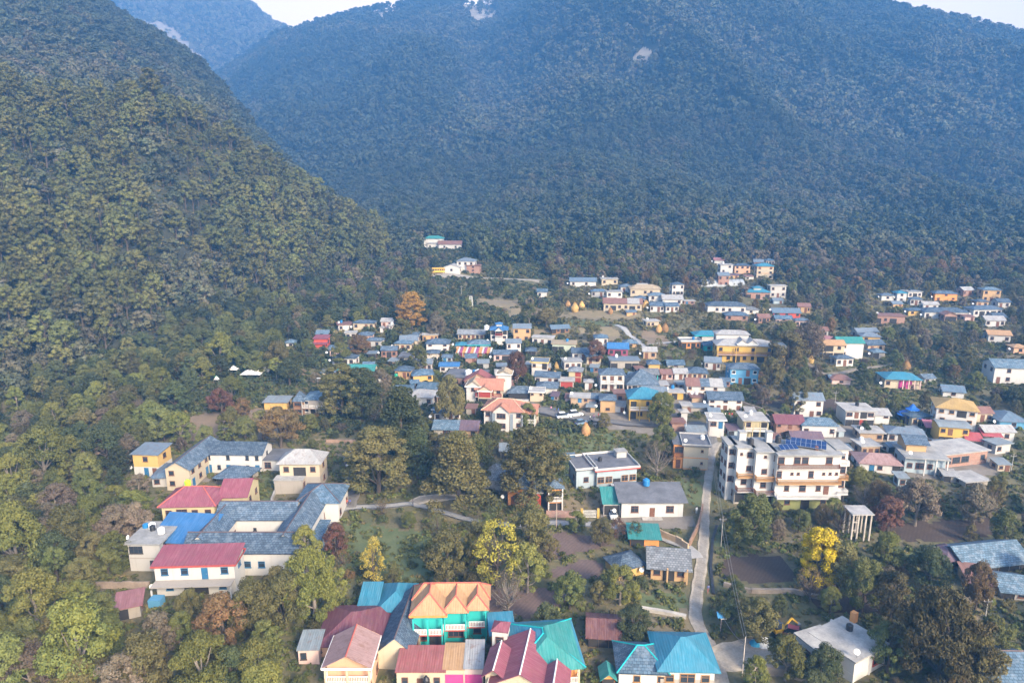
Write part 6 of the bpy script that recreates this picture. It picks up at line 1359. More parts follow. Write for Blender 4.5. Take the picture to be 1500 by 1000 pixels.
# ------------------------------------------------------------------ single trees seen in the photograph
MAN = [  # kind, px, base py, height px, leaves, wide, label
('tall', 556, 724, 100, 'olive', 1.4, 'tall dense olive tree rising beside the side lane'), ('tall', 533, 722, 60, 'green', 1.3, 'shorter green tree at the left foot of the tall olive tree'), ('tall', 540, 690, 62, 'lime', .8, 'yellow topped slender tree behind the tall olive tree'),
('tall', 778, 742, 116, 'olive', 1.25, 'largest dense dark olive tree, in front of the orange red house'), ('tall', 800, 722, 85, 'dark', 1.2, 'dense dark tree just right of the largest olive tree'),
('cedar', 592, 690, 118, 'dark', 1.3, 'tall dark cedar behind the olive tree by the side lane'), ('cedar', 612, 700, 72, 'dark', 1.2, 'smaller dark cedar in the cedar group'), ('cedar', 672, 742, 105, 'olive', 1.5, 'broad olive green cedar nearest to the farm track'), ('cedar', 700, 705, 66, 'green', 1.3, 'green cedar above the stone gable cottage'),
('oval', 640, 690, 58, 'olive', 1.1, 'brownish olive tree between the cedars and the long slate house'), ('round', 720, 657, 40, 'green', 1.0, 'round dark green tree below the orange roofed villa'), ('sparse', 727, 862, 104, 'yellow', 1.0, 'thin yellow leaved tree beside the haystack'), ('oval', 702, 832, 70, 'olive', .9, 'olive tree just left of the thin yellow tree'),
('sparse', 548, 856, 68, 'yellow', .8, 'small upright yellow tree at the meadow edge'), ('round', 655, 856, 78, 'olive', .95, 'wide olive and orange tree at the right end of the meadow'), ('oval', 772, 868, 70, 'lime', 1.0, 'lime green tree right of the thin yellow tree'), ('oval', 776, 815, 78, 'olive', 1.0, 'olive tree overhanging the concrete path'),
('round', 835, 892, 54, 'green', 1.0, 'round green tree alone between the ploughed plots'), ('bare', 745, 900, 62, 'grey', 1.1, 'greyish leafless tree behind the blue and green roof'), ('round', 908, 885, 56, 'lime', 1.0, 'yellow green tree below the ochre slate annex'), ('round', 926, 940, 54, 'dark', 1.0, 'dark rounded tree beside the stubble field'),
('oval', 800, 935, 50, 'dark', 1.1, 'dark tree left of the cowshed'), ('round', 880, 800, 40, 'olive', 1.0, 'olive tree left of the green lean-to'), ('sparse', 905, 790, 34, 'rust', 1.0, 'small rusty sapling in front of the bungalow wall'), ('sparse', 930, 792, 30, 'green', 1.0, 'small green sapling in front of the green lean-to'),
('round', 1198, 862, 88, 'gold', .82, 'brilliant golden yellow tree in the brown fields'), ('oval', 1226, 868, 76, 'olive', 1.0, 'dull olive tree leaning behind the golden tree'), ('bare', 1185, 880, 50, 'orange', 1.0, 'thin orange brown tree in front of the golden tree'),
('round', 1100, 800, 76, 'green', .9, 'broad green tree below the left end of the hotel'), ('oval', 1075, 800, 42, 'lime', 1.0, 'yellowish shrub tree beside the lane below the hotel'), ('round', 1175, 772, 24, 'green', 1.2, 'green tree against the lime green hotel basement'), ('round', 1136, 768, 22, 'dark', 1.0, 'dark green bush tree at the hotel basement door'),
('willow', 1372, 1005, 138, 'olive', .9, 'huge feathery olive willow in the lower right corner'), ('willow', 1410, 1012, 96, 'olive', .9, 'second feathery willow, right of the huge one'), ('tall', 1449, 974, 70, 'green', 1.1, 'bright green column shaped tree right of the willows'),
('round', 1297, 838, 58, 'lime', .9, 'olive yellow tree right of the concrete frame'), ('round', 1358, 862, 60, 'dark', 1.1, 'wide dark green tree left of the ochre pyramid hut'), ('round', 1262, 896, 78, 'green', .75, 'green tree between the golden tree and the willows'), ('oval', 1303, 915, 78, 'olive', .9, 'mixed olive tree with bare twigs above the angled white house'),
('round', 1428, 895, 72, 'orange', .62, 'orange brown tree in front of the mud walled shed'), ('round', 1150, 996, 66, 'lime', .9, 'domed yellow green tree left of the angled white house'), ('round', 1205, 1004, 58, 'dark', 1.0, 'dark domed tree against the angled white house'), ('round', 1190, 1018, 36, 'dark', 1.2, 'dark bush at the bottom edge below the angled white house'), ('round', 1105, 942, 66, 'olive', .95, 'olive tree above the solar street lamp'), ('round', 1070, 922, 46, 'dark', 1.0, 'dark bushy tree by the lane above the solar street lamp'), ('round', 1300, 985, 70, 'green', .9, 'green tree hugging the right side of the angled white house'),
('willow', 462, 905, 100, 'lime', .85, 'drooping yellow green tree beside the meadow'), ('round', 420, 920, 80, 'olive', .9, 'olive brown tree left of the drooping tree'), ('round', 372, 935, 84, 'olive', .9, 'olive tree in front of the rose red roof house'), ('oval', 330, 960, 90, 'orange', 1.0, 'orange tinged tree below the rose red roof house'), ('oval', 448, 838, 66, 'lime', .9, 'thin yellowing tree over the quadrangle roof corner'), ('oval', 492, 815, 50, 'rust', .9, 'reddish thin tree at the right of the quadrangle'),
('tall', 603, 482, 54, 'amber', 1.2, 'golden autumn poplar above the village'), ('round', 408, 549, 50, 'olive', .85, 'dense olive dome tree right of the white tents'), ('round', 326, 612, 44, 'rust', 1.0, 'rust red tree at the head of the dry field'), ('oval', 326, 547, 60, 'lime', 1.0, 'tall lime green tree left of the white tents'), ('oval', 298, 566, 42, 'lime', 1.1, 'shorter lime green tree, leftmost by the tents'),
('round', 412, 655, 60, 'orange', 1.2, 'orange brown tree in front of the dry field hut'), ('oval', 357, 616, 34, 'orange', 1.1, 'small orange brown tree right of the rust red tree'), ('tall', 502, 612, 80, 'olive', 1.3, 'left one of two tall dark trees beside the turreted house'), ('tall', 530, 612, 74, 'dark', 1.3, 'right one of two tall dark trees beside the turreted house'), ('tall', 560, 600, 60, 'grey', .9, 'grey brown slender tree right of the two tall dark trees'),
('round', 592, 645, 66, 'olive', 1.0, 'wide olive tree in front of the ruined white house'), ('round', 660, 622, 72, 'olive', .75, 'brown olive tree left of the many gabled house'), ('round', 757, 562, 48, 'rust', .8, 'rust brown tree left of the cream and white block'), ('round', 872, 532, 34, 'rust', 1.0, 'rust coloured tree left of the dark red house'), ('round', 968, 628, 54, 'lime', .85, 'lime green tree in front of the yellow guesthouse with the vivid blue roof'),
('round', 773, 628, 38, 'green', .8, 'small green tree in front of the orange roofed villa'), ('round', 972, 672, 50, 'green', .9, 'green tree left of the cream lane house'), ('bare', 962, 698, 54, 'grey', 1.1, 'pinkish grey bare tree left of the cream lane house'), ('bare', 545, 690, 34, 'grey', 1.0, 'grey bare tree by the carport'), ('oval', 1163, 608, 48, 'olive', .9, 'olive tree standing in the vegetable plot'), ('oval', 1127, 574, 50, 'olive', 1.0, 'olive tree right of the sky blue house'), ('round', 1152, 545, 60, 'olive', 1.0, 'large olive tree right of the long yellow guesthouse'), ('round', 1182, 532, 60, 'grey', 1.0, 'large grey brown tree left of the orange and teal roofs'),
('round', 640, 496, 34, 'grey', 1.2, 'grey brown tree above the steel blue slate house'), ('oval', 590, 502, 36, 'olive', 1.2, 'olive tree on the ledge below the golden poplar'), ('oval', 613, 545, 40, 'green', 1.0, 'green tree left of the white two storey slate house'), ('round', 526, 522, 32, 'orange', 1.2, 'ochre green tree right of the white fringe houses'), ('round', 500, 535, 34, 'green', 1.0, 'green tree above the turquoise roof'),
('round', 868, 498, 24, 'olive', 1.2, 'olive tree at the head of the upper terraces'), ('oval', 775, 480, 36, 'lime', 1.1, 'lone yellow green tree on the terraces below the white cottage'), ('round', 800, 480, 30, 'olive', 1.3, 'olive tree above the wooden barn'), ('oval', 1265, 640, 24, 'dark', 1.0, 'dark sapling beside the tan brick house'),
('round', 70, 715, 90, 'lime', .9, 'big yellow green tree in the left hand wood above the garden path'), ('round', 22, 740, 74, 'lime', .9, 'yellowing tree at the left edge, upper of the two'), ('round', 30, 850, 110, 'lime', .8, 'tall lime yellow tree at the left edge, lower of the two'), ('round', 105, 820, 80, 'olive', .85, 'olive tree left of the long garden wall'), ('round', 60, 935, 100, 'lime', .9, 'spreading lime green tree near the lower left corner'), ('round', 125, 1010, 130, 'lime', .82, 'biggest lime yellow tree at the bottom left'), ('round', 15, 1030, 100, 'green', .8, 'green tree in the bottom left corner'), ('round', 220, 1030, 100, 'olive', .9, 'olive tree at the bottom, right of the biggest lime tree'), ('round', 300, 1040, 110, 'lime', .85, 'yellow brown tree at the bottom, below the tin shed'),
('round', 160, 690, 70, 'dark', 1.0, 'dark tree in the wood left of the small tan house'), ('round', 175, 800, 60, 'grey', 1.0, 'brownish tree left of the stained flat roof house'), ('bare', 740, 730, 40, 'grey', 1.0, 'bare pinkish tree beside the stone gable cottage'), ('oval', 690, 830, 46, 'green', 1.0, 'green tree behind the haystack'), ('oval', 1470, 800, 52, 'green', 1.0, 'green tree above the long slate byre'), ('round', 1340, 770, 70, 'grey', .9, 'brown grey tree below the pale blue fronted house'), ('round', 1300, 780, 52, 'rust', 1.0, 'rust tinged tree below the dusty pink roof'), ('oval', 1425, 770, 60, 'grey', 1.0, 'grey brown tree below the low ruin'), ('round', 1256, 720, 36, 'lime', 1.1, 'yellow green bush tree right of the hotel'), ('round', 1285, 745, 40, 'orange', 1.0, 'orange green tree right of the hotel terrace'),
]
NAMES = {'round': 'round_tree', 'tall': 'tall_tree', 'oval': 'slender_tree', 'sparse': 'thin_tree', 'bare': 'bare_tree', 'cedar': 'cedar_tree', 'willow': 'willow_tree', 'bush': 'shrub', 'pine': 'pine_tree'}
MP = []
for kn, px, py, hp, mk, wd, lab in MAN:
    p = at(px, py); h = solve_h(p, hp); plant(kn, p.x, p.y, h, mk, lab, 'tree', 'trees in and around the village', NAMES[kn], wd, p.z); MP.append((p.x, p.y, h*.3*wd))
    a = to_px(p.x, p.y, p.z); near_label(px, py-hp*.5, lab) if len(lab) < 0 else None
# ------------------------------------------------------------------ every other tree and shrub
CWORD = {'green': 'green', 'dark': 'dark green', 'olive': 'olive', 'yellow': 'yellow', 'lime': 'yellow green', 'orange': 'orange brown', 'rust': 'rust brown', 'grey': 'grey brown', 'pine': 'pine green'}
def zone(px, py):
    """tree density, (heights), kinds, leaf colours"""
    if (px < 215 and py > 600) or (px < 430 and py > 880): return .98, (6, 9), ['round', 'oval', 'tall', 'oval'], ['lime', 'olive', 'green', 'lime', 'green', 'dark', 'olive', 'grey']
    if px < 430 and py <= 660: return .95, (6, 10), ['round', 'oval', 'pine', 'tall'], ['dark', 'green', 'dark', 'olive', 'green', 'dark', 'pine', 'lime']
    if px < 640 and py < 520: return .85, (4.5, 7), ['round', 'oval', 'round'], ['dark', 'green', 'olive', 'grey', 'dark']
    if 560 < px < 800 and py < 475: return .18, (3, 5.5), ['round', 'oval'], ['olive', 'green', 'grey', 'dark']
    if py < 425: return .85, (4.5, 7.5), ['round', 'oval', 'round'], ['olive', 'grey', 'green', 'dark', 'orange', 'olive']
    if 740 < px < 1010 and py < 500: return .14, (3.5, 6), ['round', 'oval'], ['olive', 'green', 'orange', 'lime']
    if px > 1010 and py < 600: return .64, (4, 6.8), ['round', 'oval', 'tall', 'bare', 'oval'], ['olive', 'green', 'grey', 'olive', 'dark', 'orange', 'lime', 'dark']
    if px > 1050 and py > 700: return .50, (3.5, 6.5), ['round', 'oval', 'bare', 'oval', 'tall'], ['olive', 'green', 'grey', 'dark', 'lime', 'olive', 'orange']
    if px < 560 and py > 560: return .52, (3.5, 6), ['round', 'oval', 'bare'], ['green', 'olive', 'dark', 'grey', 'orange']
    return .32, (3, 5.6), ['oval', 'round', 'bare', 'oval', 'sparse', 'tall'], ['olive', 'green', 'dark', 'grey', 'lime', 'olive', 'green']
def auto_label(size, col, form, px, py, used):
    c = sorted(LANDMARKS, key=lambda q: (q[0]-px)**2+((q[1]-py)*1.5)**2)[:7]
    cand = []
    for q in c:
        dx, dy = px-q[0], py-q[1]
        rel = ('just left of' if dx < 0 else 'just right of') if abs(dx) > abs(dy)*1.2 else ('above' if dy < 0 else 'below')
        far = math.hypot(dx, dy) > 70
        if far and rel[0] == 'j': rel = 'well '+rel[5:]
        cand.append('%s %s %s %s the %s' % (size, col, form, rel, q[2]))
    for k in cand:
        if len(k.split()) <= 16 and k not in used: used.add(k); return k
    a, b_ = c[0][2], c[1][2]
    for q in c[1:5]:
        k = '%s %s %s between the %s and the %s' % (size, col, form, ' '.join(a.split()[:5]), ' '.join(q[2].split()[:5]))
        if len(k.split()) <= 16 and k not in used: used.add(k); return k
    return cand[0]
_u = set(); rs = random.Random(9)
for px_, py_, wp, hp in [(958, 568, 12, 7), (972, 572, 14, 8), (1000, 570, 12, 7), (1062, 566, 14, 8), (940, 548, 12, 6), (1006, 603, 14, 8), (1046, 612, 16, 9), (975, 606, 14, 9), (960, 600, 12, 8), (865, 604, 12, 8), (908, 604, 14, 9), (835, 590, 14, 7), (812, 586, 10, 6),
      (690, 532, 16, 8), (708, 540, 16, 8), (735, 545, 14, 9), (655, 530, 14, 7), (745, 572, 14, 8), (608, 568, 12, 7), (648, 590, 16, 9), (690, 607, 14, 9), (560, 560, 12, 7), (1075, 640, 16, 10), (1135, 652, 16, 9), (1228, 640, 16, 9), (1310, 662, 18, 9), (1380, 660, 16, 8), (1345, 640, 14, 8), (1470, 690, 18, 10), (1222, 560, 14, 6), (1340, 570, 16, 6), (1362, 560, 16, 6), (1100, 612, 14, 8),
      (925, 462, 14, 5), (1010, 446, 16, 5), (1075, 408, 14, 5), (1098, 410, 12, 5), (1140, 445, 14, 5), (1315, 450, 14, 5), (1420, 470, 14, 6), (1250, 508, 16, 6), (540, 540, 16, 6), (575, 535, 12, 6), (870, 545, 12, 7), (925, 556, 10, 7), (1188, 668, 20, 9), (1240, 668, 16, 9), (1392, 706, 20, 9), (880, 560, 10, 6), (800, 545, 12, 7), (775, 540, 12, 6)]:
    rf, rc, wd_ = rs.choice([('shed', 'metal', 'grey'), ('shed', 'rust', 'rusty'), ('gable', 'slate', 'slate'), ('flat', 'flatpale', 'pale flat'), ('gable', 'bluegrey', 'blue grey'), ('shed', 'pale', 'whitish'), ('shed', 'purple', 'purplish'), ('gable', 'bslate', 'bright slate')]); wl = rs.choice(['white', 'mud', 'brick', 'stone', 'grey', 'cream', 'tanbrick', 'pink', 'paleblue'])
    lab = auto_label('little', wl.replace('tanbrick', 'tan brick').replace('paleblue', 'pale blue')+' walled', 'shed with %s roof' % wd_, px_, py_-hp, _u)
    q = bld(lab, px_, py_, wp, hp, rs.uniform(2.6, 4.2), rs.uniform(-16, 14), rf, rc, wl, (rs.choice(['.d', 'D.', 'wd', 'w.', 'bw']),), name='shed', cat='shed', group='small sheds between the houses', oh=.3, short='x'); LANDMARKS.pop()
for poly_, n_ in (([(600, 500), (760, 500), (900, 515), (1060, 540), (1072, 640), (960, 650), (860, 600), (700, 625), (570, 605), (560, 520)], 44), ([(1180, 612), (1470, 612), (1475, 705), (1300, 700), (1200, 680)], 12), ([(850, 425), (1010, 425), (1010, 462), (900, 462)], 8), ([(1035, 382), (1140, 388), (1140, 440), (1040, 436)], 6), ([(1290, 430), (1480, 430), (1480, 480), (1290, 485)], 9), ([(1190, 490), (1300, 495), (1290, 545), (1200, 540)], 4), ([(490, 475), (600, 480), (600, 560), (480, 560)], 8), ([(1090, 455), (1180, 452), (1180, 480), (1090, 480)], 3)):
    made = 0
    for _ in range(500):
        if made >= n_: break
        a = rs.uniform(min(q[0] for q in poly_), max(q[0] for q in poly_)); b_ = rs.uniform(min(q[1] for q in poly_), max(q[1] for q in poly_))
        if not in_poly(a, b_, poly_): continue
        p = at(a, b_); ww3 = rs.uniform(4.5, 8.5); fl = rs.choice([1, 1, 2]); hh3 = 2.7*fl; dd3 = rs.uniform(3.6, 5.4)
        if inside_house(p.x, p.y+dd3/2, ww3*.5) or hides(p.x, p.y, p.z, hh3+1.2, ww3*.5/(hh3+1.2)): continue
        if any(seg_dist(p.x, p.y+dd3/2, l) < hw+ww3*.5 for l, hw in GEO_LINES): continue
        rf, rc, wd_ = rs.choice([('hip', 'slate', 'slate hip'), ('gable', 'slate', 'slate gable'), ('flat', 'flatpale', 'pale flat'), ('gable', 'bluegrey', 'blue grey'), ('gable', 'rust', 'rusty'), ('hip', 'bslate', 'bright slate'), ('flat', 'flat', 'grey flat'), ('gable', 'pale', 'whitish')]); wl = rs.choice(['white', 'white', 'cream', 'white', 'mud', 'brick', 'grey', 'pink', 'tanbrick'])
        d_ = to_px(*p)[2]; lab = auto_label('small' if fl == 1 else 'two storey', wl.replace('tanbrick', 'tan brick'), 'house with %s roof' % wd_, a, b_-hh3*900/d_, _u)
        fr = ['wdw', 'w.dw', 'dw', 'wDw'][rs.randrange(4)]
        bld(lab, a, b_, ww3/d_*1000, 9, dd3, rs.uniform(-14, 10), rf, rc, wl, (fr,) if fl == 1 else (fr, 'w.w'), hm=hh3, group='small houses of the village', oh=.4, short='x'); LANDMARKS.pop(); made += 1
def near_manual(x, y, r):
    return any(math.hypot(x-a, y-b_) < max(1.6, rr*.75)+r for a, b_, rr in MP)
x, y = grid_pts(-420, 420, 78, 400, 5.4); L = layer_of(x, y); px, py, d = to_px(x, y, Hz(x, y))
k = (L == 0) & (px > -220) & (px < 1720) & (py < 1120); x, y, px, py, d = x[k], y[k], px[k], py[k], d[k]
CAND = []
PXF = [p for _, p, _ in F_]
for i in range(len(x)):
    X, Y = float(x[i]), float(y[i]); dens, (h0_, h1_), ks, cs = zone(px[i], py[i]); cl = vnoise(X/22, Y/22, 31)*1.1
    h = random.uniform(h0_, h1_); kn = random.choice(ks); mk = random.choice(cs)
    isT = random.random() < dens+cl*.5*(1-dens)
    if near_manual(X, Y, .6): continue
    if not free(X, Y, 1.3): continue
    z = float(Hz(X, Y))
    if isT and not hides(X, Y, z, h): pass
    else:
        if random.random() < (.6 if (560 < px[i] < 1010 and py[i] < 520) else .3): continue
        h = random.uniform(1.3, 2.6); kn = 'bush'
        if hides(X, Y, z, h, .5): continue
    CAND.append((h/d[i], kn, X, Y, z, h, mk, px[i], py[i]))
CAND.sort(key=lambda q: -q[0]); used = set(); cnt = {}; rest = {}
for s_, kn, X, Y, z, h, mk, PX, PY in CAND:
    nm = NAMES[kn]; lim = 285 if kn != 'bush' else 280
    if cnt.get(nm, 0) < lim and -10 < PX < 1510 and PY-h*s_/h*FPX < 1000:
        cnt[nm] = cnt.get(nm, 0)+1
        size = ('low' if h < 2 else 'bushy') if kn == 'bush' else ('small' if h < 4.6 else 'medium' if h < 7 else 'large')
        form = {'round': 'rounded tree', 'tall': 'tall tree', 'oval': 'slender tree', 'sparse': 'thin tree', 'bare': 'sparse twiggy tree', 'bush': 'shrub', 'pine': 'pine'}[kn]
        plant(kn, X, Y, h, mk, auto_label(size, CWORD[mk], form, PX, PY-h*s_/h*500, used), 'shrub' if kn == 'bush' else 'tree', 'shrubs between the houses' if kn == 'bush' else 'trees in and around the village', nm, random.uniform(.85, 1.15), z)
    else: rest.setdefault((kn, mk), []).append((X, Y, z, h))
print('village plants', cnt, sum(len(v) for v in rest.values()))
forest()
grp = {}
for (kn, mk), v in rest.items():
    key = ('bush' if kn == 'bush' else 'oak' if kn in ('round', 'bare', 'sparse') else 'oak', 'dark' if mk in ('dark', 'pine') else 'olive' if mk in ('olive', 'lime', 'yellow') else 'grey' if mk in ('grey', 'rust', 'orange') else 'green'); grp.setdefault(key, []).extend(v)
for (kn, mk), v in grp.items():
    v = np.array(v); scatter('distant_shrubs' if kn == 'bush' else 'distant_trees', v[:, :3]-[0, 0, .1], v[:, 3], RNG.uniform(0, 6.28, len(v)), kn, LM[mk], '%s %s massed between the far houses' % (CWORD[mk], 'shrubs' if kn == 'bush' else 'trees'))
# weeds, grass tufts and low growth over the rough ground
KIND['weed'] = [crown_mesh('weed', 700+i, 9, 11, .30, DOME, .6, .5, .05, .25, .02, nl=1) for i in range(4)]
for L_ in KIND['weed']:
    for m in L_: m.materials.append(None)
def cover(name, x0, x1, y0, y1, step, mk, lo, hi, thr, seed, label, lay=(0,), dirtonly=False):
    x, y = grid_pts(x0, x1, y0, y1, step); px, py, d = to_px(x, y, Hz(x, y)); k = np.isin(layer_of(x, y), lay) & (px > -260) & (px < 1760) & (py < 1120) & (vnoise(x/9, y/9, seed)+.6*vnoise(x/2.5, y/2.5, seed+1)+.15 > thr)
    for P in HARD_POLY: k &= ~in_poly(x, y, P)
    x, y = x[k], y[k]; ok = []
    lines = [(np.array(l), hw) for l, hw in GEO_LINES]
    m = np.ones(len(x), bool)
    for l, hw in lines:
        for a, b_ in zip(l[:-1], l[1:]):
            dd = b_-a; t_ = np.clip(((x-a[0])*dd[0]+(y-a[1])*dd[1])/(dd@dd+1e-9), 0, 1); m &= np.hypot(x-a[0]-dd[0]*t_, y-a[1]-dd[1]*t_) > hw+.35
    for f in FOOT:
        c, s = math.cos(f[4]), math.sin(f[4]); dx, dy = x-f[3][0], y-f[3][1]; lx, ly = dx*c+dy*s, -dx*s+dy*c; m &= ~((abs(lx) < f[5]/2+.5) & (ly > -.6) & (ly < f[6]+.4))
    x, y = x[m], y[m]; z = Hz(x, y); print(name, len(x))
    scatter(name, np.stack([x, y, z-.05], 1), RNG.uniform(lo, hi, len(x)), RNG.uniform(0, 6.28, len(x)), 'weed', LM[mk], label)
cover('undergrowth', -330, 330, 70, 260, 1.7, 'green', .6, 1.5, .0, 51, 'green weeds and low brambles over the rough ground')
cover('dry_weeds', -330, 330, 70, 330, 2.0, 'dryweed', .4, 1.0, -.02, 61, 'dry brown weeds between the fields')
cover('hill_scrub', -420, 420, 240, 430, 2.4, 'dryweed', .9, 2.0, .0, 71, 'olive scrub on the terraces and upper slopes', (0, 1))
cover('dark_scrub', -420, 20, 170, 470, 2.6, 'dark', 1.0, 2.8, -.5, 81, 'dark undergrowth below the pine wood', (0, 1))
# ================================================================== haystacks, vehicles, poles, people
haystack(699, 826, 22, 'tall golden haystack behind the meadow trees', .9); haystack(858, 636, 16, 'golden haystack in the grass below the car park', .9)
haystack(759, 551, 12, 'orange haystack under the rust brown tree', 1.1); haystack(813, 555, 11, 'fat round straw stack left of the yellow shrine', 1.6); haystack(815, 541, 10, 'narrow haystack behind the fat straw stack', .8)
haystack(842, 456, 12, 'left one of three haystacks on the upper terrace', 1.1); haystack(852, 452, 10, 'right one of three haystacks on the upper terrace', 1.1); haystack(832, 449, 8, 'small haystack farthest up the upper terrace', 1.2); haystack(894, 459, 8, 'haystack under the trees right of the terrace stacks', 1.1)
haystack(946, 453, 12, 'haystack left of the upper hamlet lane', 1.3); haystack(965, 486, 10, 'left one of a pair of haystacks by the walled lane hut', 1.1); haystack(974, 485, 11, 'right one of a pair of haystacks by the walled lane hut', 1.1)
haystack(1118, 562, 12, 'orange haystack beside the sky blue house', 1.0); haystack(1187, 531, 11, 'haystack under the grey brown tree left of the twin roofs', 1.0); haystack(1327, 540, 12, 'haystack above the turquoise hip roof', 1.1); haystack(634, 612, 9, 'small haystack under the brown olive tree', 1.1)
WH = plain('car_white', (.75, .75, .74), .25, .05)
car(826, 612, 4.3, 14, WH, 'white car parked left at the road bend', True); car(843, 609, 4.3, 14, WH, 'white car parked behind the other one at the road bend', True)
car(852, 621, 3.9, 30, plain('car_bluegrey', (.16, .25, .34), .3, .05), 'blue grey car parked below the two white ones'); car(898, 756, 3.8, -90, WH, 'white car nose out inside the green roofed car port')
car(1167, 934, 4.2, -25, plain('car_maroon', (.16, .015, .03), .3, .05), 'maroon jeep parked beside the angled white house', True); car(903, 718, 3.8, 10, plain('car_dusty', (.45, .47, .5), .3, .1), 'grey car in front of the pale blue flat roof building')
car(576, 517, 4.0, 5, plain('car_dark', (.08, .10, .14), .3, .1), 'left one of two dark cars above the half built cream house'); car(588, 517, 4.0, 5, plain('car_dark', (.08, .10, .14), .3, .1), 'right one of two dark cars above the half built cream house')
# bus
p = at(644, 400); e = empty('bus', p, 'yellow bus standing at the bus turning place', 'bus', None, R(8)); YB = plain('bus_yellow', (.62, .36, .04), .4, .1)
MB().box(-4, 4, -1.15, 1.15, .45, 2.9).build('body', YB, e)
for i in range(6): MB().box(-3.6+i*1.2, -2.7+i*1.2, -1.17, -1.151, 1.55, 2.35).build('window', GLASS, e)
for x in (-2.6, 2.6):
    for s_ in (-1, 1): b = MB(); b.tube((x, s_*1.0-.12, .48), (x, s_*1.0+.18, .48), .48, .48, 12); b.build('wheel', plain('tyre', (.02, .02, .02), .9), e)
# yellow digger beside the turnout
p = at(1140, 928); e = empty('digger', p, 'small yellow digger working beside the maroon jeep', 'digger', None, R(15)); YD = plain('digger_yellow', (.55, .33, .02), .4, .2)
MB().box(-1.1, 1.1, -.7, .7, .7, 1.25).build('body', YD, e); MB().box(-.9, .1, -.6, .6, 1.25, 2.3).build('cab', GLASS, e)
b = MB()
for s_ in (-1, 1): b.hexa([(-1.3, s_*.75-.2, .05), (1.3, s_*.75-.2, .05), (1.3, s_*.75+.2, .05), (-1.3, s_*.75+.2, .05), (-1.1, s_*.75-.2, .7), (1.1, s_*.75-.2, .7), (1.1, s_*.75+.2, .7), (-1.1, s_*.75+.2, .7)])
b.build('tracks', plain('tyre', (.02, .02, .02), .9), e)
b = MB(); b.path([(1, 0, 1.1), (2.2, 0, 2.4), (3.4, 0, 1.3)], [.2, .16, .12], 6); b.build('boom', YD, e); MB().box(3.2, 3.8, -.35, .35, .75, 1.3).build('bucket', METAL, e)
# blue and white tarpaulin heap
p = at(1112, 944); e = empty('tarpaulin_heap', p, 'blue and white tarpaulin heap on the gravel turnout', 'tarpaulin'); rng = np.random.default_rng(4)
for nm, cx, m, s_ in (('blue_sheet', -.5, plain('tarp_blue', (.03, .30, .50), .5), 1.0), ('white_sheet', .7, plain('tarp_white', (.65, .66, .66), .6), 1.3)):
    b = MB(); n = 8
    for i in range(n+1):
        for j in range(n+1): u_, v_ = i/n*2-1, j/n*2-1; b.v.append((cx+u_*s_, v_*s_*.9, max(0, 1-u_*u_-v_*v_)**.5*.9*s_+rng.uniform(0, .12)-.05))
    for i in range(n):
        for j in range(n): a = i*(n+1)+j; b.f.append((a, a+n+1, a+n+2, a+1)); b.m.append(0)
    b.build(nm, m, e)
# the solar street lamp
p = at(1055, 928); h = solve_h(p, 26); e = empty('street_lamp', p, 'solar street lamp with a tilted blue panel beside the lane', 'street lamp'); MB().tube((0, 0, -.4), (0, 0, h), .07, .05, 8).build('shaft', plain('pinkish_steel', (.42, .32, .28), .5), e)
MB().hexa([(-.7, -.4, h-.1), (.5, -.4, h-.1), (.5, .4, h+.5), (-.7, .4, h+.5), (-.7, -.4, h-.05), (.5, -.4, h-.05), (.5, .4, h+.55), (-.7, .4, h+.55)]).build('panel', plain('lamp_panel', (.05, .22, .42), .2), e); MB().box(-.1, .8, -.12, .12, h-.5, h-.38).build('lamp_head', WHITEP, e)
for px_, py_, hp, lab in ((466, 568, 14, 'thin street lamp behind the old turreted house'), (633, 616, 16, 'thin street lamp left of the long slate roofed house'), (1010, 548, 10, 'street lamp above the crowded row')):
    p = at(px_, py_); h = solve_h(p, hp); e = empty('street_lamp', p, lab, 'street lamp', 'street lamps'); MB().tube((0, 0, -.4), (0, 0, h), .09, .07, 8).build('shaft', METAL, e); MB().box(-.25, .9, -.2, .2, h, h+.12).build('lamp_head', WHITEP, e)
# poles and wires
q1, k1 = pole(1087, 990, 58, 'pale utility pole at the gravel turnout', concrete((.48, .42, .36)), False); q2, k2 = pole(1036, 655, 40, 'utility pole at the top of the lane behind the hotel', concrete((.4, .3, .22))); q3, k3 = pole(1056, 800, 44, 'utility pole beside the lane below the hotel', concrete((.4, .36, .3)))
pole(815, 772, 44, 'thin pole on the concrete path by the brick wall', concrete((.4, .32, .26)), False); pole(586, 482, 14, 'grey pole left of the golden poplar'); pole(858, 552, 22, 'pole right of the yellow shrine'); pole(1058, 548, 18, 'pole above the white terrace'); pole(1176, 484, 14, 'pole right of the blue and red lodge')
pole(1223, 592, 20, 'dark pole in the trees above the shop house'); pole(676, 432, 14, 'grey pole on the scrub slope'); pole(1443, 905, 30, 'dark pole near the right hand byres'); pole(1481, 690, 26, 'pole right of the brick block'); pole(1004, 638, 26, 'white post on the cream lane house corner', WHITEP, False)
for dx in (-.35, .35): wire(q2+Vector((dx, 0, k2-.5)), q1+Vector((dx*.5, 0, k1-.2)), 3.0, 'bright sagging power cable along the lane, %s strand' % ('western' if dx < 0 else 'eastern'))
wire(q3+Vector((0, 0, k3-.5)), q2+Vector((0, 0, k2-.6)), 1.2, 'short cable from the hotel lane pole to the lower lane pole'); ql = at(1055, 928); wire(ql+Vector((0, 0, 3.5)), q1+Vector((0, 0, k1-1.2)), .6, 'cable between the solar lamp and the pale pole')
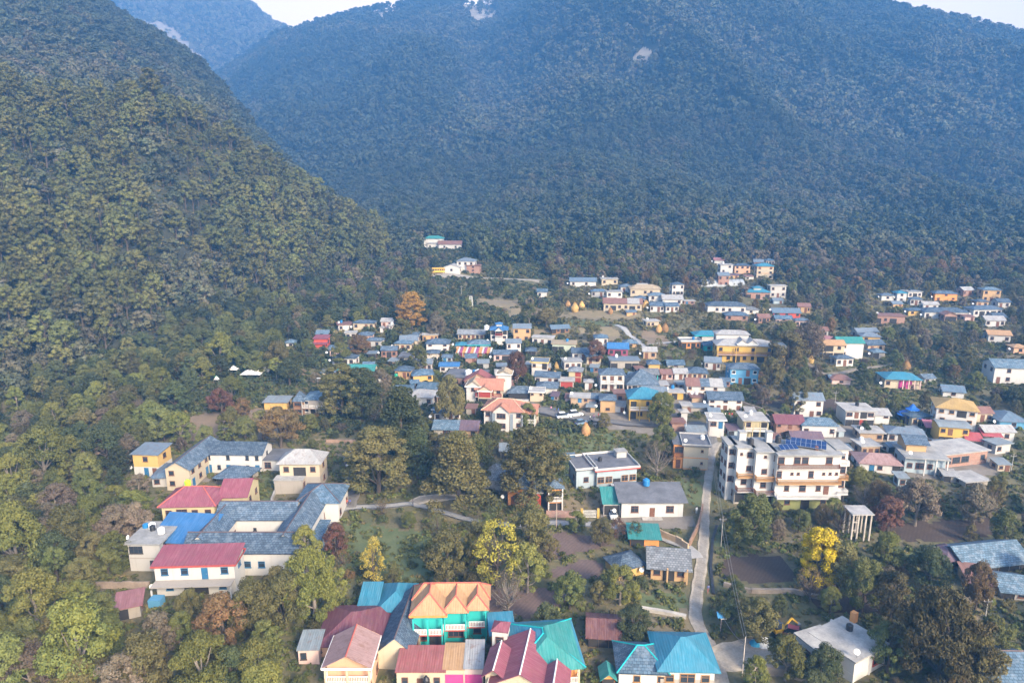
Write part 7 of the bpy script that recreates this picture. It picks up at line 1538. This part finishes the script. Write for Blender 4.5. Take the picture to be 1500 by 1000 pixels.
# lattice pylon
p = at(690, 450); h = solve_h(p, 16); e = empty('lattice_pylon', p, 'white lattice mast above the marquee', 'pylon'); b = MB(); w0_ = .9
cs = [(-w0_, -w0_), (w0_, -w0_), (w0_, w0_), (-w0_, w0_)]
for c in cs: b.tube((*c, -.5), (c[0]*.6, c[1]*.6, h), .09, .07, 5)
for i in range(5):
    z0_, z1_ = h*i/5, h*(i+1)/5; f0, f1 = 1-.4*i/5, 1-.4*(i+1)/5
    for j in range(4): a, c = cs[j], cs[(j+1) % 4]; b.tube((a[0]*f0, a[1]*f0, z0_), (c[0]*f1, c[1]*f1, z1_), .06, .06, 5); b.tube((a[0]*f1, a[1]*f1, z1_), (c[0]*f1, c[1]*f1, z1_), .06, .06, 5)
b.build('frame', plain('pale_steel', (.6, .6, .58), .5), e)
# blue water tank on the bungalow
water_tank(roof_pt(i23, -.4, 5.4, i23[4]+1.15), .75, 1.6, BLUEP, 'blue water tank on the white bungalow roof')
water_tank(at(462, 935), .55, 1.1, plain('pale_blue_tank', (.25, .42, .5), .4), 'pale blue water tank beside the faded maroon roof')
water_tank(roof_pt(i7, .9, -1.1, i7[4]*.25), .5, 2.6, BLACK, 'tall black water tank in front of the red corrugated roof')
# motorbike
p = at(905, 768); e = empty('motorbike', p, 'black motorbike parked in front of the white bungalow', 'motorbike', None, R(10)); 
for x in (-.65, .65): b = MB(); b.tube((x, -.06, .3), (x, .06, .3), .3, .3, 14); b.build('wheel', plain('tyre', (.02, .02, .02), .9), e)
b = MB(); b.path([(-.65, 0, .3), (-.2, 0, .6), (.35, 0, .65), (.65, 0, .3)], [.07]*4, 6); b.tube((.35, 0, .6), (.45, 0, 1.0), .05, .05, 6); b.build('frame', BLACK, e); MB().box(-.6, .15, -.12, .12, .7, .82).build('seat', plain('seat_black', (.02, .02, .02), .6), e); MB().tube((.43, -.35, .98), (.43, .35, .98), .03, .03, 6).build('handlebar', METAL, e)
person(508, 741, 1.7, 20, (.45, .12, .08), (.10, .12, .25), 'person in a red top walking up the side lane'); person(513, 740, 1.65, -10, (.08, .10, .30), (.12, .11, .12), 'person in dark blue walking beside the one in red', pose=1)
person(1020, 752, 1.7, 10, (.65, .65, .62), (.5, .5, .48), 'person in white standing at the end of the bungalow yard'); person(1037, 868, 1.7, 180, (.10, .12, .25), (.3, .12, .1), 'person in dark clothes walking on the lane', pose=1)
person(605, 742, 1.7, 90, (.08, .08, .10), (.05, .05, .06), 'person in black standing on the footpath bend')

# rooftop tanks and dishes on the ordinary houses
rr = random.Random(5); houses = [o for o in COL.objects if o.name.split('.')[0] in ('house', 'shop', 'guesthouse') and o.type == 'EMPTY']; seen = set()
cols = [('black', BLACK), ('white', WHITEP), ('blue', BLUEP), ('black', BLACK)]
for o in houses:
    rf = [c for c in o.children if c.name.startswith('roof')]
    if not rf: continue
    r0 = rf[0]; v = [x.co for x in r0.data.vertices]; zt = max(q.z for q in v); zl = min(q.z for q in v); flat = zt-zl < .3
    x0, x1 = min(q.x for q in v), max(q.x for q in v); y0, y1 = min(q.y for q in v), max(q.y for q in v)
    M = Matrix.Translation(o.location+r0.location) @ Matrix.Rotation(r0.rotation_euler.z, 4, 'Z'); lab = o['label']; short = ' '.join(lab.split()[:9])
    if short in seen: continue
    seen.add(short)
    while short.split()[-1] in ('with', 'a', 'the', 'and', 'of', 'under', 'in', 'beside', 'behind', 'at', 'on', 'between', 'by', 'to', 'one'): short = ' '.join(short.split()[:-1])
    if flat and rr.random() < .6:
        cn, cm = rr.choice(cols); p = M @ Vector((x0+(x1-x0)*rr.uniform(.2, .8), y0+(y1-y0)*rr.uniform(.55, .8), zt)); water_tank(p, .5, 1.1, cm, '%s tank on the %s' % (cn, short))
    if rr.random() < .45:
        if flat: p = M @ Vector((x0+(x1-x0)*.12, y0+.6, zt))
        else: p = M @ Vector((x0-.7, y0+1.0, 0)); p.z = float(Hz(p.x, p.y))
        pz = p; e = empty('satellite_dish', pz, 'dish aerial at the %s' % short, 'satellite dish', 'satellite dishes', rr.uniform(-.6, .6)); hgt = 1.0 if flat else 1.6
        MB().tube((0, 0, -.3), (0, 0, hgt), .04, .04, 6).build('mast', METAL, e)
        b = MB(); b.lathe([(.02, 0), (.2, .03), (.4, .12), (.42, .13), (.2, .05), (.01, .02)], 14); d_ = b.build('dish', WHITEP, e, (0, 0, hgt)); d_.rotation_euler = (R(60), 0, 0)
for k, (px_, py_, n_) in enumerate(((872, 614, 4), (990, 628, 5), (1010, 600, 3), (812, 604, 3), (1062, 612, 4), (1195, 648, 3), (1340, 668, 3), (960, 560, 3))):
    for j in range(n_):
        a, b_ = px_+j*5-6+rr.uniform(-2, 2), py_+rr.uniform(-2, 2)
        tc_ = rr.choice([('red', (.4, .06, .05)), ('blue', (.06, .12, .35)), ('white', (.6, .6, .58)), ('pink', (.5, .2, .28)), ('dark', (.06, .06, .07))]); pl = ['car park huts', 'blue draped shed', 'white shrine tower yard', 'road bend', 'double slate roofed white house', 'flower terrace house', 'light blue fronted house', 'crowded roofs'][k]
        person(a, b_, 1.65, rr.uniform(0, 360), tc_[1], (.1, .1, .14), 'person in a %s top standing near the %s' % (tc_[0], pl), pose=rr.choice([0, 1]))['group'] = 'villagers in the lanes'
